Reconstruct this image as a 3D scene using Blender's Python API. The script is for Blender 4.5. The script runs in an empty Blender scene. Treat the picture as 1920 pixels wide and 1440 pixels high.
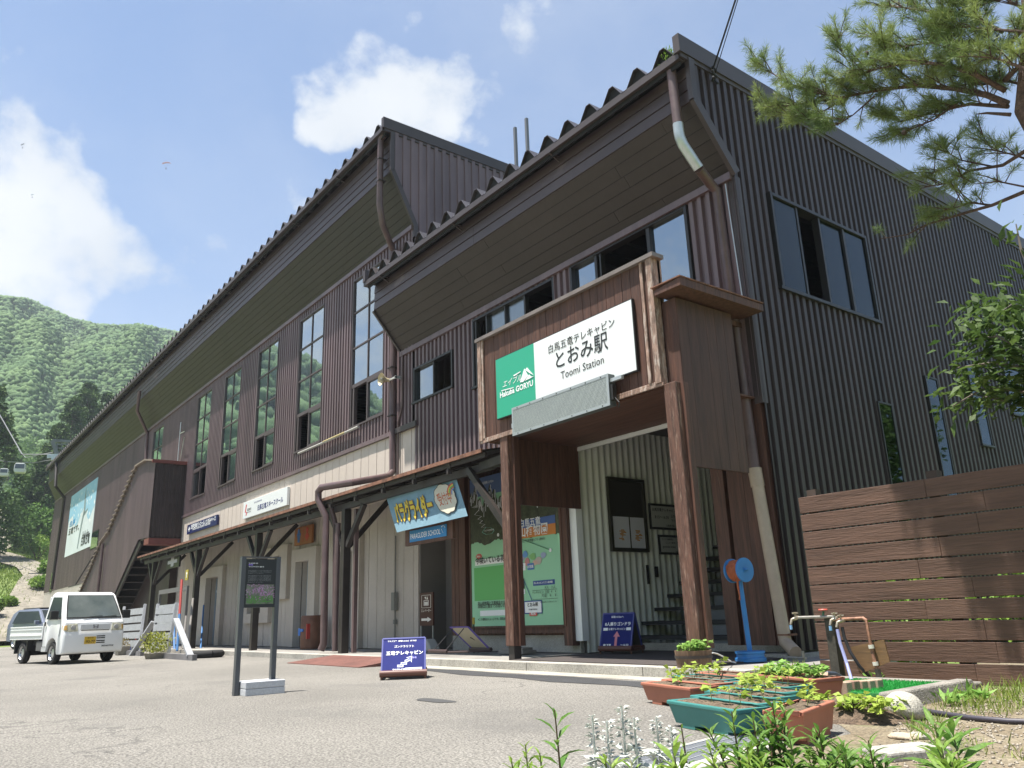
import bpy, bmesh, math, random
import numpy as np
from mathutils import Matrix, Vector
SC = bpy.context.scene
COL = SC.collection
rnd = random.Random(7)
rng = np.random.default_rng(7)
R = math.radians

# ------------------------------------------------------------------ camera
CAM_Z, FOC = 0.62, 1493.8
_yaw, _pit, _rol = R(-52.310), R(16.209), R(-2.007)
_f = Vector((math.sin(_yaw)*math.cos(_pit), math.cos(_yaw)*math.cos(_pit), math.sin(_pit)))
_r0 = Vector((math.cos(_yaw), -math.sin(_yaw), 0)); _u0 = _r0.cross(_f)
_r = math.cos(_rol)*_r0 + math.sin(_rol)*_u0; _u = _r.cross(_f)
cam = bpy.data.cameras.new('camera'); cam_o = bpy.data.objects.new('camera', cam); COL.objects.link(cam_o)
cam.sensor_width = 36; cam.lens = FOC/1920*36; cam.clip_start = 0.05; cam.clip_end = 6000
cam_o.matrix_world = Matrix(((_r.x, _u.x, -_f.x, 0), (_r.y, _u.y, -_f.y, 0), (_r.z, _u.z, -_f.z, CAM_Z), (0, 0, 0, 1)))
SC.camera = cam_o
CAM = Vector((0, 0, CAM_Z))
# surveying helpers: where the sight line through a photo pixel meets a known plane of the place
def ray(x, y): return (x-960)/FOC*_r - (y-720)/FOC*_u + _f
def PX(x, y, v): d = ray(x, y); return CAM + d*((v-CAM.x)/d.x)
def PY(x, y, v): d = ray(x, y); return CAM + d*((v-CAM.y)/d.y)
def PZ(x, y, v): d = ray(x, y); return CAM + d*((v-CAM.z)/d.z)
def PD(x, y, dist): d = ray(x, y); return CAM + d*(dist/math.hypot(d.x, d.y))

# ------------------------------------------------------------------ world, sun, exposure
SUN = Vector((-0.06, -0.225, 0.972)).normalized()
SC.view_settings.view_transform = 'Standard'; SC.view_settings.look = 'None'
SC.view_settings.gamma = 1; SC.view_settings.use_curve_mapping = False
SC.view_settings.exposure = 1.3
SC.cycles.max_bounces = 8; SC.cycles.transparent_max_bounces = 12
SC.cycles.use_denoising = True
sun = bpy.data.lights.new('sun', 'SUN'); sun.energy = 5.0; sun.angle = R(0.5); sun.color = (1, 0.95, 0.87)
sun_o = bpy.data.objects.new('sun', sun); COL.objects.link(sun_o)
sun_o.rotation_euler = SUN.to_track_quat('Z', 'Y').to_euler()
W_ = bpy.data.worlds.new('World'); SC.world = W_; W_.use_nodes = True
def world():
    nt = W_.node_tree; nt.nodes.clear(); N = nt.nodes.new; L = nt.links.new
    out = N('ShaderNodeOutputWorld'); bg = N('ShaderNodeBackground'); bg.inputs['Strength'].default_value = 0.066
    sky = N('ShaderNodeTexSky'); sky.sky_type = 'NISHITA'; sky.sun_disc = False
    sky.sun_elevation = math.asin(SUN.z); sky.sun_rotation = math.atan2(SUN.x, SUN.y)
    sky.altitude = 800; sky.air_density = 1.0; sky.dust_density = 0.35; sky.ozone_density = 1.2
    tc = N('ShaderNodeTexCoord')
    nrm = N('ShaderNodeVectorMath'); nrm.operation = 'NORMALIZE'; L(tc.outputs['Generated'], nrm.inputs[0])
    def noise(scale, det, rough, off=0.0):
        m = N('ShaderNodeMapping'); m.inputs['Location'].default_value = (off, off*.7, off*1.3); m.inputs['Scale'].default_value = (1, 1, 1.25)
        L(nrm.outputs[0], m.inputs[0])
        n = N('ShaderNodeTexNoise'); n.inputs['Scale'].default_value = scale; n.inputs['Detail'].default_value = det
        n.inputs['Roughness'].default_value = rough; L(m.outputs[0], n.inputs['Vector']); return n.outputs['Fac']
    def math_(op, a, b=None):
        m = N('ShaderNodeMath'); m.operation = op
        for i, v in enumerate((a, b)):
            if v is None: continue
            if isinstance(v, (int, float)): m.inputs[i].default_value = v
            else: L(v, m.inputs[i])
        return m.outputs[0]
    n1 = noise(5.0, 9, 0.62); n2 = noise(16, 8, 0.6, 3.1); n3 = noise(2.2, 7, 0.55, 9.4)
    def warp(vec, scale, amp, det):
        n = N('ShaderNodeTexNoise'); n.inputs['Scale'].default_value = scale; n.inputs['Detail'].default_value = det; L(vec, n.inputs['Vector'])
        s_ = N('ShaderNodeVectorMath'); s_.operation = 'SUBTRACT'; L(n.outputs['Color'], s_.inputs[0]); s_.inputs[1].default_value = (.5, .5, .5)
        k_ = N('ShaderNodeVectorMath'); k_.operation = 'SCALE'; L(s_.outputs[0], k_.inputs[0]); k_.inputs['Scale'].default_value = amp
        a_ = N('ShaderNodeVectorMath'); a_.operation = 'ADD'; L(vec, a_.inputs[0]); L(k_.outputs[0], a_.inputs[1])
        o_ = N('ShaderNodeVectorMath'); o_.operation = 'NORMALIZE'; L(a_.outputs[0], o_.inputs[0]); return o_.outputs[0]
    wd = warp(warp(nrm.outputs[0], 5, .17, 3), 15, .10, 8)
    # cumulus clouds standing in given directions of the sky: (pixel of centre, angular radius in degrees, weight)
    blobs = [((0, 440), 4.6, 1.0), ((95, 465), 4.4, 1.0), ((195, 480), 3.2, .8), ((130, 300), 2.2, .45), ((20, 540), 4.5, .95), ((300, 480), 2.6, .45),
             ((715, 185), 3.6, 1.15), ((790, 190), 3.4, 1.0), ((670, 225), 2.8, .95), ((890, 195), 2.8, .65), ((560, 375), 2.2, .5),
             ((1000, 80), 1.9, .55), ((738, 40), 1.3, .5), ((150, 135), 1.3, .45), ((5, 120), 2.0, .5), ((380, 345), 2.4, .28), ((350, 575), 3.2, .5)]
    acc = None
    for (px, py), rad, wt in blobs:
        d = ray(px, py).normalized()
        dot = N('ShaderNodeVectorMath'); dot.operation = 'DOT_PRODUCT'; L(wd, dot.inputs[0]); dot.inputs[1].default_value = d
        mr = N('ShaderNodeMapRange'); mr.interpolation_type = 'SMOOTHSTEP'
        mr.inputs['From Min'].default_value = math.cos(R(rad*1.7)); mr.inputs['From Max'].default_value = math.cos(R(rad*.15))
        mr.inputs['To Min'].default_value = 0; mr.inputs['To Max'].default_value = wt; L(dot.outputs['Value'], mr.inputs['Value'])
        acc = mr.outputs[0] if acc is None else math_('MAXIMUM', acc, mr.outputs[0])
    # broken cloud over the half of the sky that is behind the camera
    sep = N('ShaderNodeSeparateXYZ'); L(nrm.outputs[0], sep.inputs[0])
    back = N('ShaderNodeMapRange'); back.inputs['From Min'].default_value = 0.1; back.inputs['From Max'].default_value = -0.35
    L(sep.outputs['Y'], back.inputs['Value'])
    bk = math_('MULTIPLY', back.outputs[0], math_('MULTIPLY', n3, 1.1))
    acc = math_('MAXIMUM', acc, bk)
    dens = math_('ADD', acc, math_('ADD', math_('MULTIPLY', math_('SUBTRACT', n1, .5), 1.5), math_('MULTIPLY', math_('SUBTRACT', n2, .5), .95)))
    a = N('ShaderNodeMapRange'); a.interpolation_type = 'SMOOTHSTEP'; a.inputs['From Min'].default_value = .34; a.inputs['From Max'].default_value = 1.02
    L(dens, a.inputs['Value'])
    veil = N('ShaderNodeMapRange'); veil.interpolation_type = 'SMOOTHSTEP'; veil.inputs['From Min'].default_value = .35; veil.inputs['From Max'].default_value = .8
    veil.inputs['To Max'].default_value = .30; veil.inputs['To Min'].default_value = .05; L(n3, veil.inputs['Value'])
    alpha = math_('MAXIMUM', a.outputs[0], veil.outputs[0])
    shade = N('ShaderNodeMapRange'); shade.inputs['From Min'].default_value = .25; shade.inputs['From Max'].default_value = .75
    L(noise(3.2, 6, .5, 5.0), shade.inputs['Value'])
    cc = N('ShaderNodeMix'); cc.data_type = 'RGBA'; L(shade.outputs[0], cc.inputs['Factor'])
    cc.inputs['A'].default_value = (3.9, 4.2, 4.6, 1); cc.inputs['B'].default_value = (6.9, 6.85, 6.7, 1)
    mx = N('ShaderNodeMix'); mx.data_type = 'RGBA'; L(alpha, mx.inputs['Factor']); tn = N('ShaderNodeMix'); tn.data_type = 'RGBA'; tn.blend_type = 'MULTIPLY'; tn.inputs['Factor'].default_value = 1; L(sky.outputs[0], tn.inputs['A']); tn.inputs['B'].default_value = (.74, .96, 1.12, 1); L(tn.outputs['Result'], mx.inputs['A']); L(cc.outputs['Result'], mx.inputs['B'])
    L(mx.outputs['Result'], bg.inputs['Color']); L(bg.outputs[0], out.inputs['Surface'])
world()

# ------------------------------------------------------------------ materials
MATS = {}
def lin(c): return tuple((v/12.92 if v <= .04045 else ((v+.055)/1.055)**2.4) for v in c)
def mat(name, col, rough=.6, metal=0, var=0.0, vscale=3.0, stretch=(1, 1, 1), bump=0.0, bscale=40.0, fine=0.0, fscale=60.0, spec=.5, col2=None, trans=0.0, wear=None, bstretch=None, cracks=None):
    """Principled with two octaves of procedural colour variation and a bump, in world position."""
    if name in MATS: return MATS[name]
    m = bpy.data.materials.new(name); m.use_nodes = True; nt = m.node_tree; N = nt.nodes.new; L = nt.links.new
    b = nt.nodes['Principled BSDF']; b.inputs['Roughness'].default_value = rough; b.inputs['Metallic'].default_value = metal
    b.inputs['Specular IOR Level'].default_value = spec
    geo = N('ShaderNodeNewGeometry'); mp = N('ShaderNodeMapping'); mp.inputs['Scale'].default_value = stretch; L(geo.outputs['Position'], mp.inputs[0])
    c = None
    def mix(fac, A, B, blend='MIX'):
        x = N('ShaderNodeMix'); x.data_type = 'RGBA'; x.blend_type = blend
        if isinstance(fac, (int, float)): x.inputs['Factor'].default_value = fac
        else: L(fac, x.inputs['Factor'])
        for k, v in (('A', A), ('B', B)):
            if isinstance(v, tuple): x.inputs[k].default_value = (*v[:3], 1)
            else: L(v, x.inputs[k])
        return x.outputs['Result']
    def noise(scale, det, vec):
        n = N('ShaderNodeTexNoise'); n.inputs['Scale'].default_value = scale; n.inputs['Detail'].default_value = det; n.inputs['Roughness'].default_value = .6
        L(vec, n.inputs['Vector']); return n.outputs['Fac']
    def ramp(v, lo, hi):
        r_ = N('ShaderNodeMapRange'); r_.inputs['From Min'].default_value = lo; r_.inputs['From Max'].default_value = hi; r_.clamp = True; L(v, r_.inputs['Value']); return r_.outputs[0]
    cur = tuple(col)
    if var or col2:
        c2 = col2 if col2 else tuple(min(1, x*(1+var)) for x in col)
        c1 = col if col2 else tuple(x*(1-var) for x in col)
        cur = mix(ramp(noise(vscale, 5, mp.outputs[0]), .32, .68), tuple(c1), tuple(c2))
    if fine:
        cur = mix(1.0, cur, mix(ramp(noise(fscale, 3, mp.outputs[0]), .3, .7), (1-fine,)*3, (1+fine,)*3), 'MULTIPLY')
    if wear:   # (colour, scale, lo, hi): worn patches with a shape of their own
        cur = mix(ramp(noise(wear[1], 8, mp.outputs[0]), wear[2], wear[3]), cur, tuple(wear[0]))
    if cracks:   # thin wandering cracks, only here and there
        wv = N('ShaderNodeTexNoise'); wv.inputs['Scale'].default_value = 1.7; wv.inputs['Detail'].default_value = 5; L(geo.outputs['Position'], wv.inputs['Vector'])
        sc = N('ShaderNodeVectorMath'); sc.operation = 'SCALE'; L(wv.outputs['Color'], sc.inputs[0]); sc.inputs['Scale'].default_value = .9
        ad = N('ShaderNodeVectorMath'); ad.operation = 'ADD'; L(geo.outputs['Position'], ad.inputs[0]); L(sc.outputs[0], ad.inputs[1])
        vo = N('ShaderNodeTexVoronoi'); vo.feature = 'DISTANCE_TO_EDGE'; vo.inputs['Scale'].default_value = .42; L(ad.outputs[0], vo.inputs['Vector'])
        ln_ = ramp(vo.outputs['Distance'], .0055, .0018); mk_ = ramp(noise(.35, 3, geo.outputs['Position']), .50, .60)
        mm_ = N('ShaderNodeMath'); mm_.operation = 'MULTIPLY'; L(ln_, mm_.inputs[0]); L(mk_, mm_.inputs[1])
        m2_ = N('ShaderNodeMath'); m2_.operation = 'MULTIPLY'; L(mm_.outputs[0], m2_.inputs[0]); m2_.inputs[1].default_value = .55
        cur = mix(m2_.outputs[0], cur, tuple(cracks))
    if isinstance(cur, tuple): b.inputs['Base Color'].default_value = (*cur, 1)
    else: L(cur, b.inputs['Base Color'])
    if bump:
        vec = mp.outputs[0]
        if bstretch:
            m2 = N('ShaderNodeMapping'); m2.inputs['Scale'].default_value = bstretch; L(geo.outputs['Position'], m2.inputs[0]); vec = m2.outputs[0]
        bp = N('ShaderNodeBump'); bp.inputs['Strength'].default_value = bump; bp.inputs['Distance'].default_value = .02
        L(noise(bscale, 4, vec), bp.inputs['Height']); L(bp.outputs[0], b.inputs['Normal'])
    if trans:
        tr = N('ShaderNodeBsdfTranslucent'); ms = N('ShaderNodeMixShader'); ms.inputs[0].default_value = trans
        if isinstance(cur, tuple): tr.inputs[0].default_value = (*cur, 1)
        else: L(cur, tr.inputs[0])
        o = nt.nodes['Material Output']; L(b.outputs[0], ms.inputs[1]); L(tr.outputs[0], ms.inputs[2]); L(ms.outputs[0], o.inputs['Surface'])
    MATS[name] = m; return m
def glass(name, tint, refl, rough=.015, wave=.0):
    if name in MATS: return MATS[name]
    m = bpy.data.materials.new(name); m.use_nodes = True; nt = m.node_tree; N = nt.nodes.new; L = nt.links.new
    nt.nodes.remove(nt.nodes['Principled BSDF']); o = nt.nodes['Material Output']
    g = N('ShaderNodeBsdfGlossy'); g.inputs['Roughness'].default_value = rough; g.inputs['Color'].default_value = (.86, .95, .98, 1)
    d = N('ShaderNodeBsdfTransparent'); d.inputs['Color'].default_value = (*tint, 1)
    lw = N('ShaderNodeFresnel'); lw.inputs['IOR'].default_value = 1.5
    ad = N('ShaderNodeMath'); ad.operation = 'ADD'; ad.use_clamp = True; L(lw.outputs[0], ad.inputs[0]); ad.inputs[1].default_value = refl
    if wave:
        geo = N('ShaderNodeNewGeometry'); n = N('ShaderNodeTexNoise'); n.inputs['Scale'].default_value = 1.6; L(geo.outputs['Position'], n.inputs['Vector'])
        bp = N('ShaderNodeBump'); bp.inputs['Strength'].default_value = wave; bp.inputs['Distance'].default_value = .02; L(n.outputs['Fac'], bp.inputs['Height']); L(bp.outputs[0], g.inputs['Normal'])
    ms = N('ShaderNodeMixShader'); L(ad.outputs[0], ms.inputs[0]); L(d.outputs[0], ms.inputs[1]); L(g.outputs[0], ms.inputs[2]); L(ms.outputs[0], o.inputs['Surface'])
    MATS[name] = m; return m
def leafmat(name, c1, c2, trans=.35, scale=1.2, rough=.55, spec=.3):
    return mat(name, c1, rough, col2=c2, vscale=scale, fine=.3, fscale=scale*14, trans=trans, spec=spec)

# ------------------------------------------------------------------ mesh helpers
def wm(o):
    m = o.matrix_basis.copy()
    while o.parent: o = o.parent; m = o.matrix_basis @ m
    return m
def link(name, me, m, parent=None, local=False, smooth=False):
    if parent is not None:
        if not local: me.transform(wm(parent).inverted())
        off = None
    else:
        co = np.empty(len(me.vertices)*3); me.vertices.foreach_get('co', co); co = co.reshape(-1, 3)
        lo, hi = co.min(0), co.max(0); off = Vector(((lo[0]+hi[0])/2, (lo[1]+hi[1])/2, lo[2]))
        me.transform(Matrix.Translation(-off))
    o = bpy.data.objects.new(name, me); COL.objects.link(o)
    if parent is not None: o.parent = parent
    else: o.location = off
    for x in (m if isinstance(m, (list, tuple)) else [m]): me.materials.append(x)
    if smooth: me.polygons.foreach_set('use_smooth', [True]*len(me.polygons))
    return o
class MB:
    def __init__(s): s.v = []; s.f = []; s.mi = []; s.cur = 0
    def face(s, pts, flip=False):
        n = len(s.v); s.v += [tuple(p) for p in pts]; i = list(range(n, n+len(pts)))
        s.f.append(i[::-1] if flip else i); s.mi.append(s.cur)
    def hexa(s, p):   # 8 points: bottom 0-3 ccw, top 4-7
        n = len(s.v); s.v += [tuple(q) for q in p]
        for q in ((0, 3, 2, 1), (4, 5, 6, 7), (0, 1, 5, 4), (1, 2, 6, 5), (2, 3, 7, 6), (3, 0, 4, 7)):
            s.f.append([n+i for i in q]); s.mi.append(s.cur)
    def box(s, x0, x1, y0, y1, z0, z1):
        x0, x1 = min(x0, x1), max(x0, x1); y0, y1 = min(y0, y1), max(y0, y1); z0, z1 = min(z0, z1), max(z0, z1)
        s.hexa([(x0, y0, z0), (x1, y0, z0), (x1, y1, z0), (x0, y1, z0), (x0, y0, z1), (x1, y0, z1), (x1, y1, z1), (x0, y1, z1)])
    def obox(s, c, a, b, d, ha, hb, hd):   # oriented box
        c, a, b, d = Vector(c), Vector(a).normalized()*ha, Vector(b).normalized()*hb, Vector(d).normalized()*hd
        s.hexa([c-a-b-d, c+a-b-d, c+a+b-d, c-a+b-d, c-a-b+d, c+a-b+d, c+a+b+d, c-a+b+d])
    def beam(s, p, q, w, h, up=(0, 0, 1)):
        p, q = Vector(p), Vector(q); d = (q-p); l = d.length; d /= l; u = Vector(up)
        if abs(u.dot(d)) > .95: u = Vector((0, 1, 0)) if abs(d.y) < .9 else Vector((1, 0, 0))
        sd = d.cross(u).normalized(); u = sd.cross(d)
        s.obox((p+q)/2, d, sd, u, l/2, w/2, h/2)
    def tube(s, pts, r, n=10, caps=True):
        pts = [Vector(p) for p in pts]; rs = r if isinstance(r, (list, tuple)) else [r]*len(pts); rings = []
        t0 = (pts[1]-pts[0]).normalized(); ref = Vector((0, 0, 1)) if abs(t0.z) < .9 else Vector((1, 0, 0)); a = t0.cross(ref).normalized()
        for i, p in enumerate(pts):
            t = ((pts[min(i+1, len(pts)-1)]-p).normalized() + (p-pts[max(i-1, 0)]).normalized()).normalized() if 0 < i < len(pts)-1 else ((pts[1]-pts[0]) if i == 0 else (pts[-1]-pts[-2])).normalized()
            a = (a - t*a.dot(t)).normalized(); b = t.cross(a); n0 = len(s.v)
            s.v += [tuple(p+(a*math.cos(2*math.pi*k/n)+b*math.sin(2*math.pi*k/n))*rs[i]) for k in range(n)]; rings.append(n0)
        for i in range(len(pts)-1):
            for k in range(n):
                s.f.append([rings[i]+k, rings[i]+(k+1) % n, rings[i+1]+(k+1) % n, rings[i+1]+k]); s.mi.append(s.cur)
        if caps:
            s.f.append([rings[0]+k for k in range(n)][::-1]); s.f.append([rings[-1]+k for k in range(n)]); s.mi += [s.cur]*2
    def lathe(s, prof, c=(0, 0, 0), n=24, axis='z'):
        c = Vector(c); rings = []
        for rr, h in prof:
            n0 = len(s.v)
            for k in range(n):
                t = 2*math.pi*k/n; p = (rr*math.cos(t), rr*math.sin(t), h)
                if axis == 'y': p = (p[0], h, p[1])
                if axis == 'x': p = (h, p[0], p[1])
                s.v.append(tuple(c+Vector(p)))
            rings.append(n0)
        fl = axis == 'y'
        for i in range(len(prof)-1):
            for k in range(n):
                q = [rings[i]+k, rings[i]+(k+1) % n, rings[i+1]+(k+1) % n, rings[i+1]+k]; s.f.append(q[::-1] if fl else q); s.mi.append(s.cur)
    def prism(s, poly, O, U, V, N_, depth):   # polygon in plane (U,V) at O, extruded along N_ by depth
        O, U, V, N_ = Vector(O), Vector(U), Vector(V), Vector(N_); n = len(poly)
        a = [O+U*x+V*y for x, y in poly]; b = [p+N_*depth for p in a]; n0 = len(s.v)
        s.v += [tuple(p) for p in a+b]
        s.f.append(list(range(n0, n0+n))[::-1]); s.f.append(list(range(n0+n, n0+2*n))); s.mi += [s.cur]*2
        for i in range(n):
            j = (i+1) % n; s.f.append([n0+i, n0+j, n0+n+j, n0+n+i]); s.mi.append(s.cur)
    def build(s, name, m, parent=None, local=False, smooth=False, bevel=0, fix=True):
        me = bpy.data.meshes.new(name); me.from_pydata(s.v, [], s.f)
        me.polygons.foreach_set('material_index', s.mi)
        if fix or bevel:
            bm = bmesh.new(); bm.from_mesh(me)
            if bevel:
                bmesh.ops.remove_doubles(bm, verts=bm.verts, dist=1e-5)
                bmesh.ops.recalc_face_normals(bm, faces=bm.faces)
                ed = [e for e in bm.edges if len(e.link_faces) == 2 and e.calc_face_angle(0) > .45]
                bmesh.ops.bevel(bm, geom=ed, offset=bevel, segments=2, profile=.5, affect='EDGES', clamp_overlap=True)
            else: bmesh.ops.recalc_face_normals(bm, faces=bm.faces)
            bm.to_mesh(me); bm.free()
        me.update(); o = link(name, me, m, parent, local, smooth)
        if smooth:
            try: me.set_sharp_from_angle(angle=R(40))
            except Exception: pass
        return o
def np_mesh(name, V, F, m, parent=None, local=False, smooth=False):
    V = np.asarray(V, float).reshape(-1, 3); F = np.asarray(F, int); k = F.shape[1]
    me = bpy.data.meshes.new(name); me.vertices.add(len(V)); me.vertices.foreach_set('co', V.ravel())
    me.loops.add(F.size); me.loops.foreach_set('vertex_index', F.ravel())
    me.polygons.add(len(F)); me.polygons.foreach_set('loop_start', np.arange(0, F.size, k)); me.polygons.foreach_set('loop_total', np.full(len(F), k))
    me.update(calc_edges=True); me.validate()
    return link(name, me, m, parent, local, smooth)
def thing(name, label, cat, loc, rz=0, group=None):
    o = bpy.data.objects.new(name, None); COL.objects.link(o); o.location = loc; o.rotation_euler = (0, 0, rz); o.empty_display_size = .2
    o['label'] = label; o['category'] = cat
    if group: o['group'] = group
    return o
def tag(o, label, cat, group=None):
    o['label'] = label; o['category'] = cat
    if group: o['group'] = group
    return o
def struct(o): o['kind'] = 'structure'; return o
def stuff(o, label=None, cat=None):
    o['kind'] = 'stuff'
    if label: o['label'] = label; o['category'] = cat
    return o
def dup(root, loc, rz=None, label=None, group=None):
    r_ = root.copy(); COL.objects.link(r_); r_.location = loc
    if rz is not None: r_.rotation_euler = (0, 0, rz)
    if label: r_['label'] = label
    if group: r_['group'] = group
    for ch in list(root.children):
        c = ch.copy(); COL.objects.link(c); c.parent = r_
        for g in ch.children:
            d = g.copy(); COL.objects.link(d); d.parent = c
    return r_
_dg = None
def text(body, O, U, V, m, parent, size=.1, width=None, bold=0, name='lettering', align='L', depth=.002, height=None, off=.003, shear=0):
    """Lettering as a thin mesh standing off the sign face; O is the lower left (or centre) of the line."""
    cu = bpy.data.curves.new('t', 'FONT'); cu.body = body; cu.size = 1; cu.offset = bold; cu.resolution_u = 2; cu.shear = shear
    o = bpy.data.objects.new('t', cu); COL.objects.link(o); bpy.context.view_layer.update()
    me = bpy.data.meshes.new_from_object(o.evaluated_get(bpy.context.evaluated_depsgraph_get()))
    bpy.data.objects.remove(o); bpy.data.curves.remove(cu)
    n = len(me.vertices); co = np.empty(n*3); me.vertices.foreach_get('co', co); co = co.reshape(-1, 3)
    lo, hi = co.min(0), co.max(0); sx = sy = size
    if width: sx = width/(hi[0]-lo[0]); sy = sx if not height else height/(hi[1]-lo[1])
    elif height: sx = sy = height/(hi[1]-lo[1])
    x = (co[:, 0]-lo[0])*sx; y = (co[:, 1]-lo[1])*sy
    if align == 'C': x -= (hi[0]-lo[0])*sx/2; y -= (hi[1]-lo[1])*sy/2
    U, V = Vector(U).normalized(), Vector(V).normalized(); N_ = U.cross(V); O = Vector(O)+N_*off
    P = np.array(O)[None]+x[:, None]*np.array(U)+y[:, None]*np.array(V)
    me.vertices.foreach_set('co', P.ravel()); me.materials.clear(); me.update()
    return link(name, me, m, parent)
def quadmesh(name, c, U, V, hw, hh, m, parent, t=.004, off=0):
    b = MB(); N_ = Vector(U).cross(Vector(V)); b.obox(Vector(c)+N_*(off+t/2), U, V, N_, hw, hh, t/2); return b.build(name, m, parent)
def unit_leaf(n=3):
    return
def leaves(P, D, Nn, ln, wd, fold=.0):
    """flat pointed leaves: P base points, D directions, Nn normals, arrays of lengths/widths -> verts, quad faces (two quads a leaf)"""
    D = D/np.linalg.norm(D, axis=1, keepdims=True); S = np.cross(D, Nn); S /= np.linalg.norm(S, axis=1, keepdims=True)+1e-9; Nn = np.cross(S, D)
    ln = np.broadcast_to(ln, len(P))[:, None]; wd = np.broadcast_to(wd, len(P))[:, None]
    a = P; t = P+D*ln - Nn*ln*fold; m1 = P+D*ln*.42+S*wd*.5+Nn*ln*.06; m2 = P+D*ln*.42-S*wd*.5+Nn*ln*.06; mc = P+D*ln*.5
    V = np.stack([a, m1, t, m2], 1).reshape(-1, 3); F = np.arange(len(P)*4).reshape(-1, 4)
    return V, F
def sph(n): v = rng.normal(size=(n, 3)); return v/np.linalg.norm(v, axis=1, keepdims=True)
# ================================================================== palette
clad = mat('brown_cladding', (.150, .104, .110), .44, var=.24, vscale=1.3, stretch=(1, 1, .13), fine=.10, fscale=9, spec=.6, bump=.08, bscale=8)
clad_shaded = mat('brown_cladding_shaded', (.043, .030, .029), .45, var=.3, vscale=1.1, stretch=(1, 1, .10), fine=.10, fscale=9, spec=.5)  # same cladding as the front; shade of the sunless gable put into the colour
board = mat('brown_metal_boards', (.070, .050, .049), .45, var=.2, vscale=.7, stretch=(.4, 1, 1), fine=.08, fscale=14, wear=((.16, .12, .11), 2.2, .62, .74))
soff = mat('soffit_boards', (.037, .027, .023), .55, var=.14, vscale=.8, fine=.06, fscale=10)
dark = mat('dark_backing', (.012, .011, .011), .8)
roofm = mat('roof_steel', (.050, .042, .042), .42, var=.2, vscale=1.2, fine=.1, fscale=10)
rakem = mat('rake_flashing', (.062, .048, .047), .45, var=.15, vscale=.8)
pipe_br = mat('brown_pipe', (.115, .075, .075), .42, var=.2, vscale=4)
pipe_bg = mat('beige_pipe', (.42, .33, .25), .45, var=.1, vscale=6)
silver = mat('silver_pipe', (.52, .55, .55), .3, metal=.5, var=.1, vscale=9)
beige = mat('beige_panel', (.57, .49, .425), .75, var=.07, vscale=1.1, stretch=(1, 1, .35), fine=.04, fscale=30, bump=.1, bscale=60)
beige_d = mat('grey_beige_panel', (.47, .42, .375), .75, var=.08, vscale=1.4, fine=.04, fscale=30)
wood_p = mat('stained_porch_wood', (.090, .040, .026), .62, var=.34, vscale=5, stretch=(3.2, 3.2, .25), fine=.28, fscale=16, bump=.35, bscale=26, bstretch=(4, 4, .3), wear=((.30, .21, .16), 7, .66, .80))
wood_x = mat('stained_ceiling_wood', (.10, .045, .029), .6, var=.3, vscale=5, stretch=(.25, 3.2, 3.2), fine=.2, fscale=16)
wood_w = mat('weathered_trim_wood', (.26, .17, .13), .7, var=.5, vscale=9, stretch=(2, 2, .5), fine=.3, fscale=30, wear=((.5, .42, .36), 14, .5, .68))
fence_m = mat('fence_boards', (.112, .060, .040), .7, var=.22, vscale=4, stretch=(.22, 3, 3.2), fine=.16, fscale=22, bump=.3, bscale=24, bstretch=(.3, 4, 4), wear=((.07, .045, .035), 1.3, .6, .8))
steel_d = mat('dark_steel', (.035, .028, .026), .55, var=.2, vscale=5)
rust = mat('rusty_edge', (.20, .095, .06), .75, var=.45, vscale=7, fine=.3, fscale=40)
white = mat('white_enamel', (.80, .82, .81), .3, var=.02, vscale=2)
white_corr = mat('white_corrugated', (.80, .82, .74), .45, var=.1, vscale=1.2, stretch=(1, 1, .2), fine=.04, fscale=20)
black_f = mat('window_frame', (.022, .020, .019), .4)
concrete = mat('concrete', (.36, .34, .30), .85, var=.22, vscale=2.2, fine=.3, fscale=70, bump=.4, bscale=90)
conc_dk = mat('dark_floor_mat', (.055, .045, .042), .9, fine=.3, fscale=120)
asphalt = mat('asphalt', (.198, .186, .165), .9, var=.16, vscale=.35, fine=.75, fscale=75, bump=.8, bscale=90, wear=((.125, .12, .112), .55, .55, .8), cracks=(.06, .058, .055))
pane_m = glass('window_glass', (.35, .42, .38), .42, wave=.06)
pane_hi = glass('window_glass_bright', (.25, .3, .32), .36, wave=.05)
pane_dk = glass('window_glass_dim', (.45, .5, .45), .16, wave=.05)
inside = mat('interior_paint', (.10, .09, .08), .8)
ink = mat('dark_ink', (.022, .024, .026), .6)
WL = 7.80            # plane of the street front
AX0, AX1 = -13.75, -5.345      # annex
MX0, MX1 = -58.5, -13.28       # hall
FL = 0.093           # raised pavement

# ================================================================== ground
def ground():
    # one sheet with fine steps near by; far away it climbs into the mountain (height field in polar coordinates)
    pass
def ridge(az):   # elevation in degrees of the skyline seen from the car park
    pts = [(-180, 11), (-150, 11), (-130, 11.5), (-122, 13), (-117, 14.6), (-113, 16), (-110.5, 17.8), (-105, 19.2), (-97, 20.3), (-90, 20.3), (-87, 20.5), (-85.3, 20.55), (-83, 19.8), (-81.2, 19.55), (-78.8, 19.85), (-75.8, 19.7), (-70, 18.5), (-60, 15), (-50, 11), (-20, 8), (20, 7), (80, 8), (120, 12), (180, 11)]
    for (a, e), (b, g) in zip(pts, pts[1:]):
        if a <= az <= b: return e+(g-e)*(az-a)/(b-a)
    return 10
def hnoise(x, y):
    return (math.sin(x*.021+1.3)*math.cos(y*.017-.4)+.55*math.sin(x*.047+y*.039)+.35*math.sin(x*.083-y*.071+2)+.2*math.sin(x*.16+y*.13))
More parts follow.
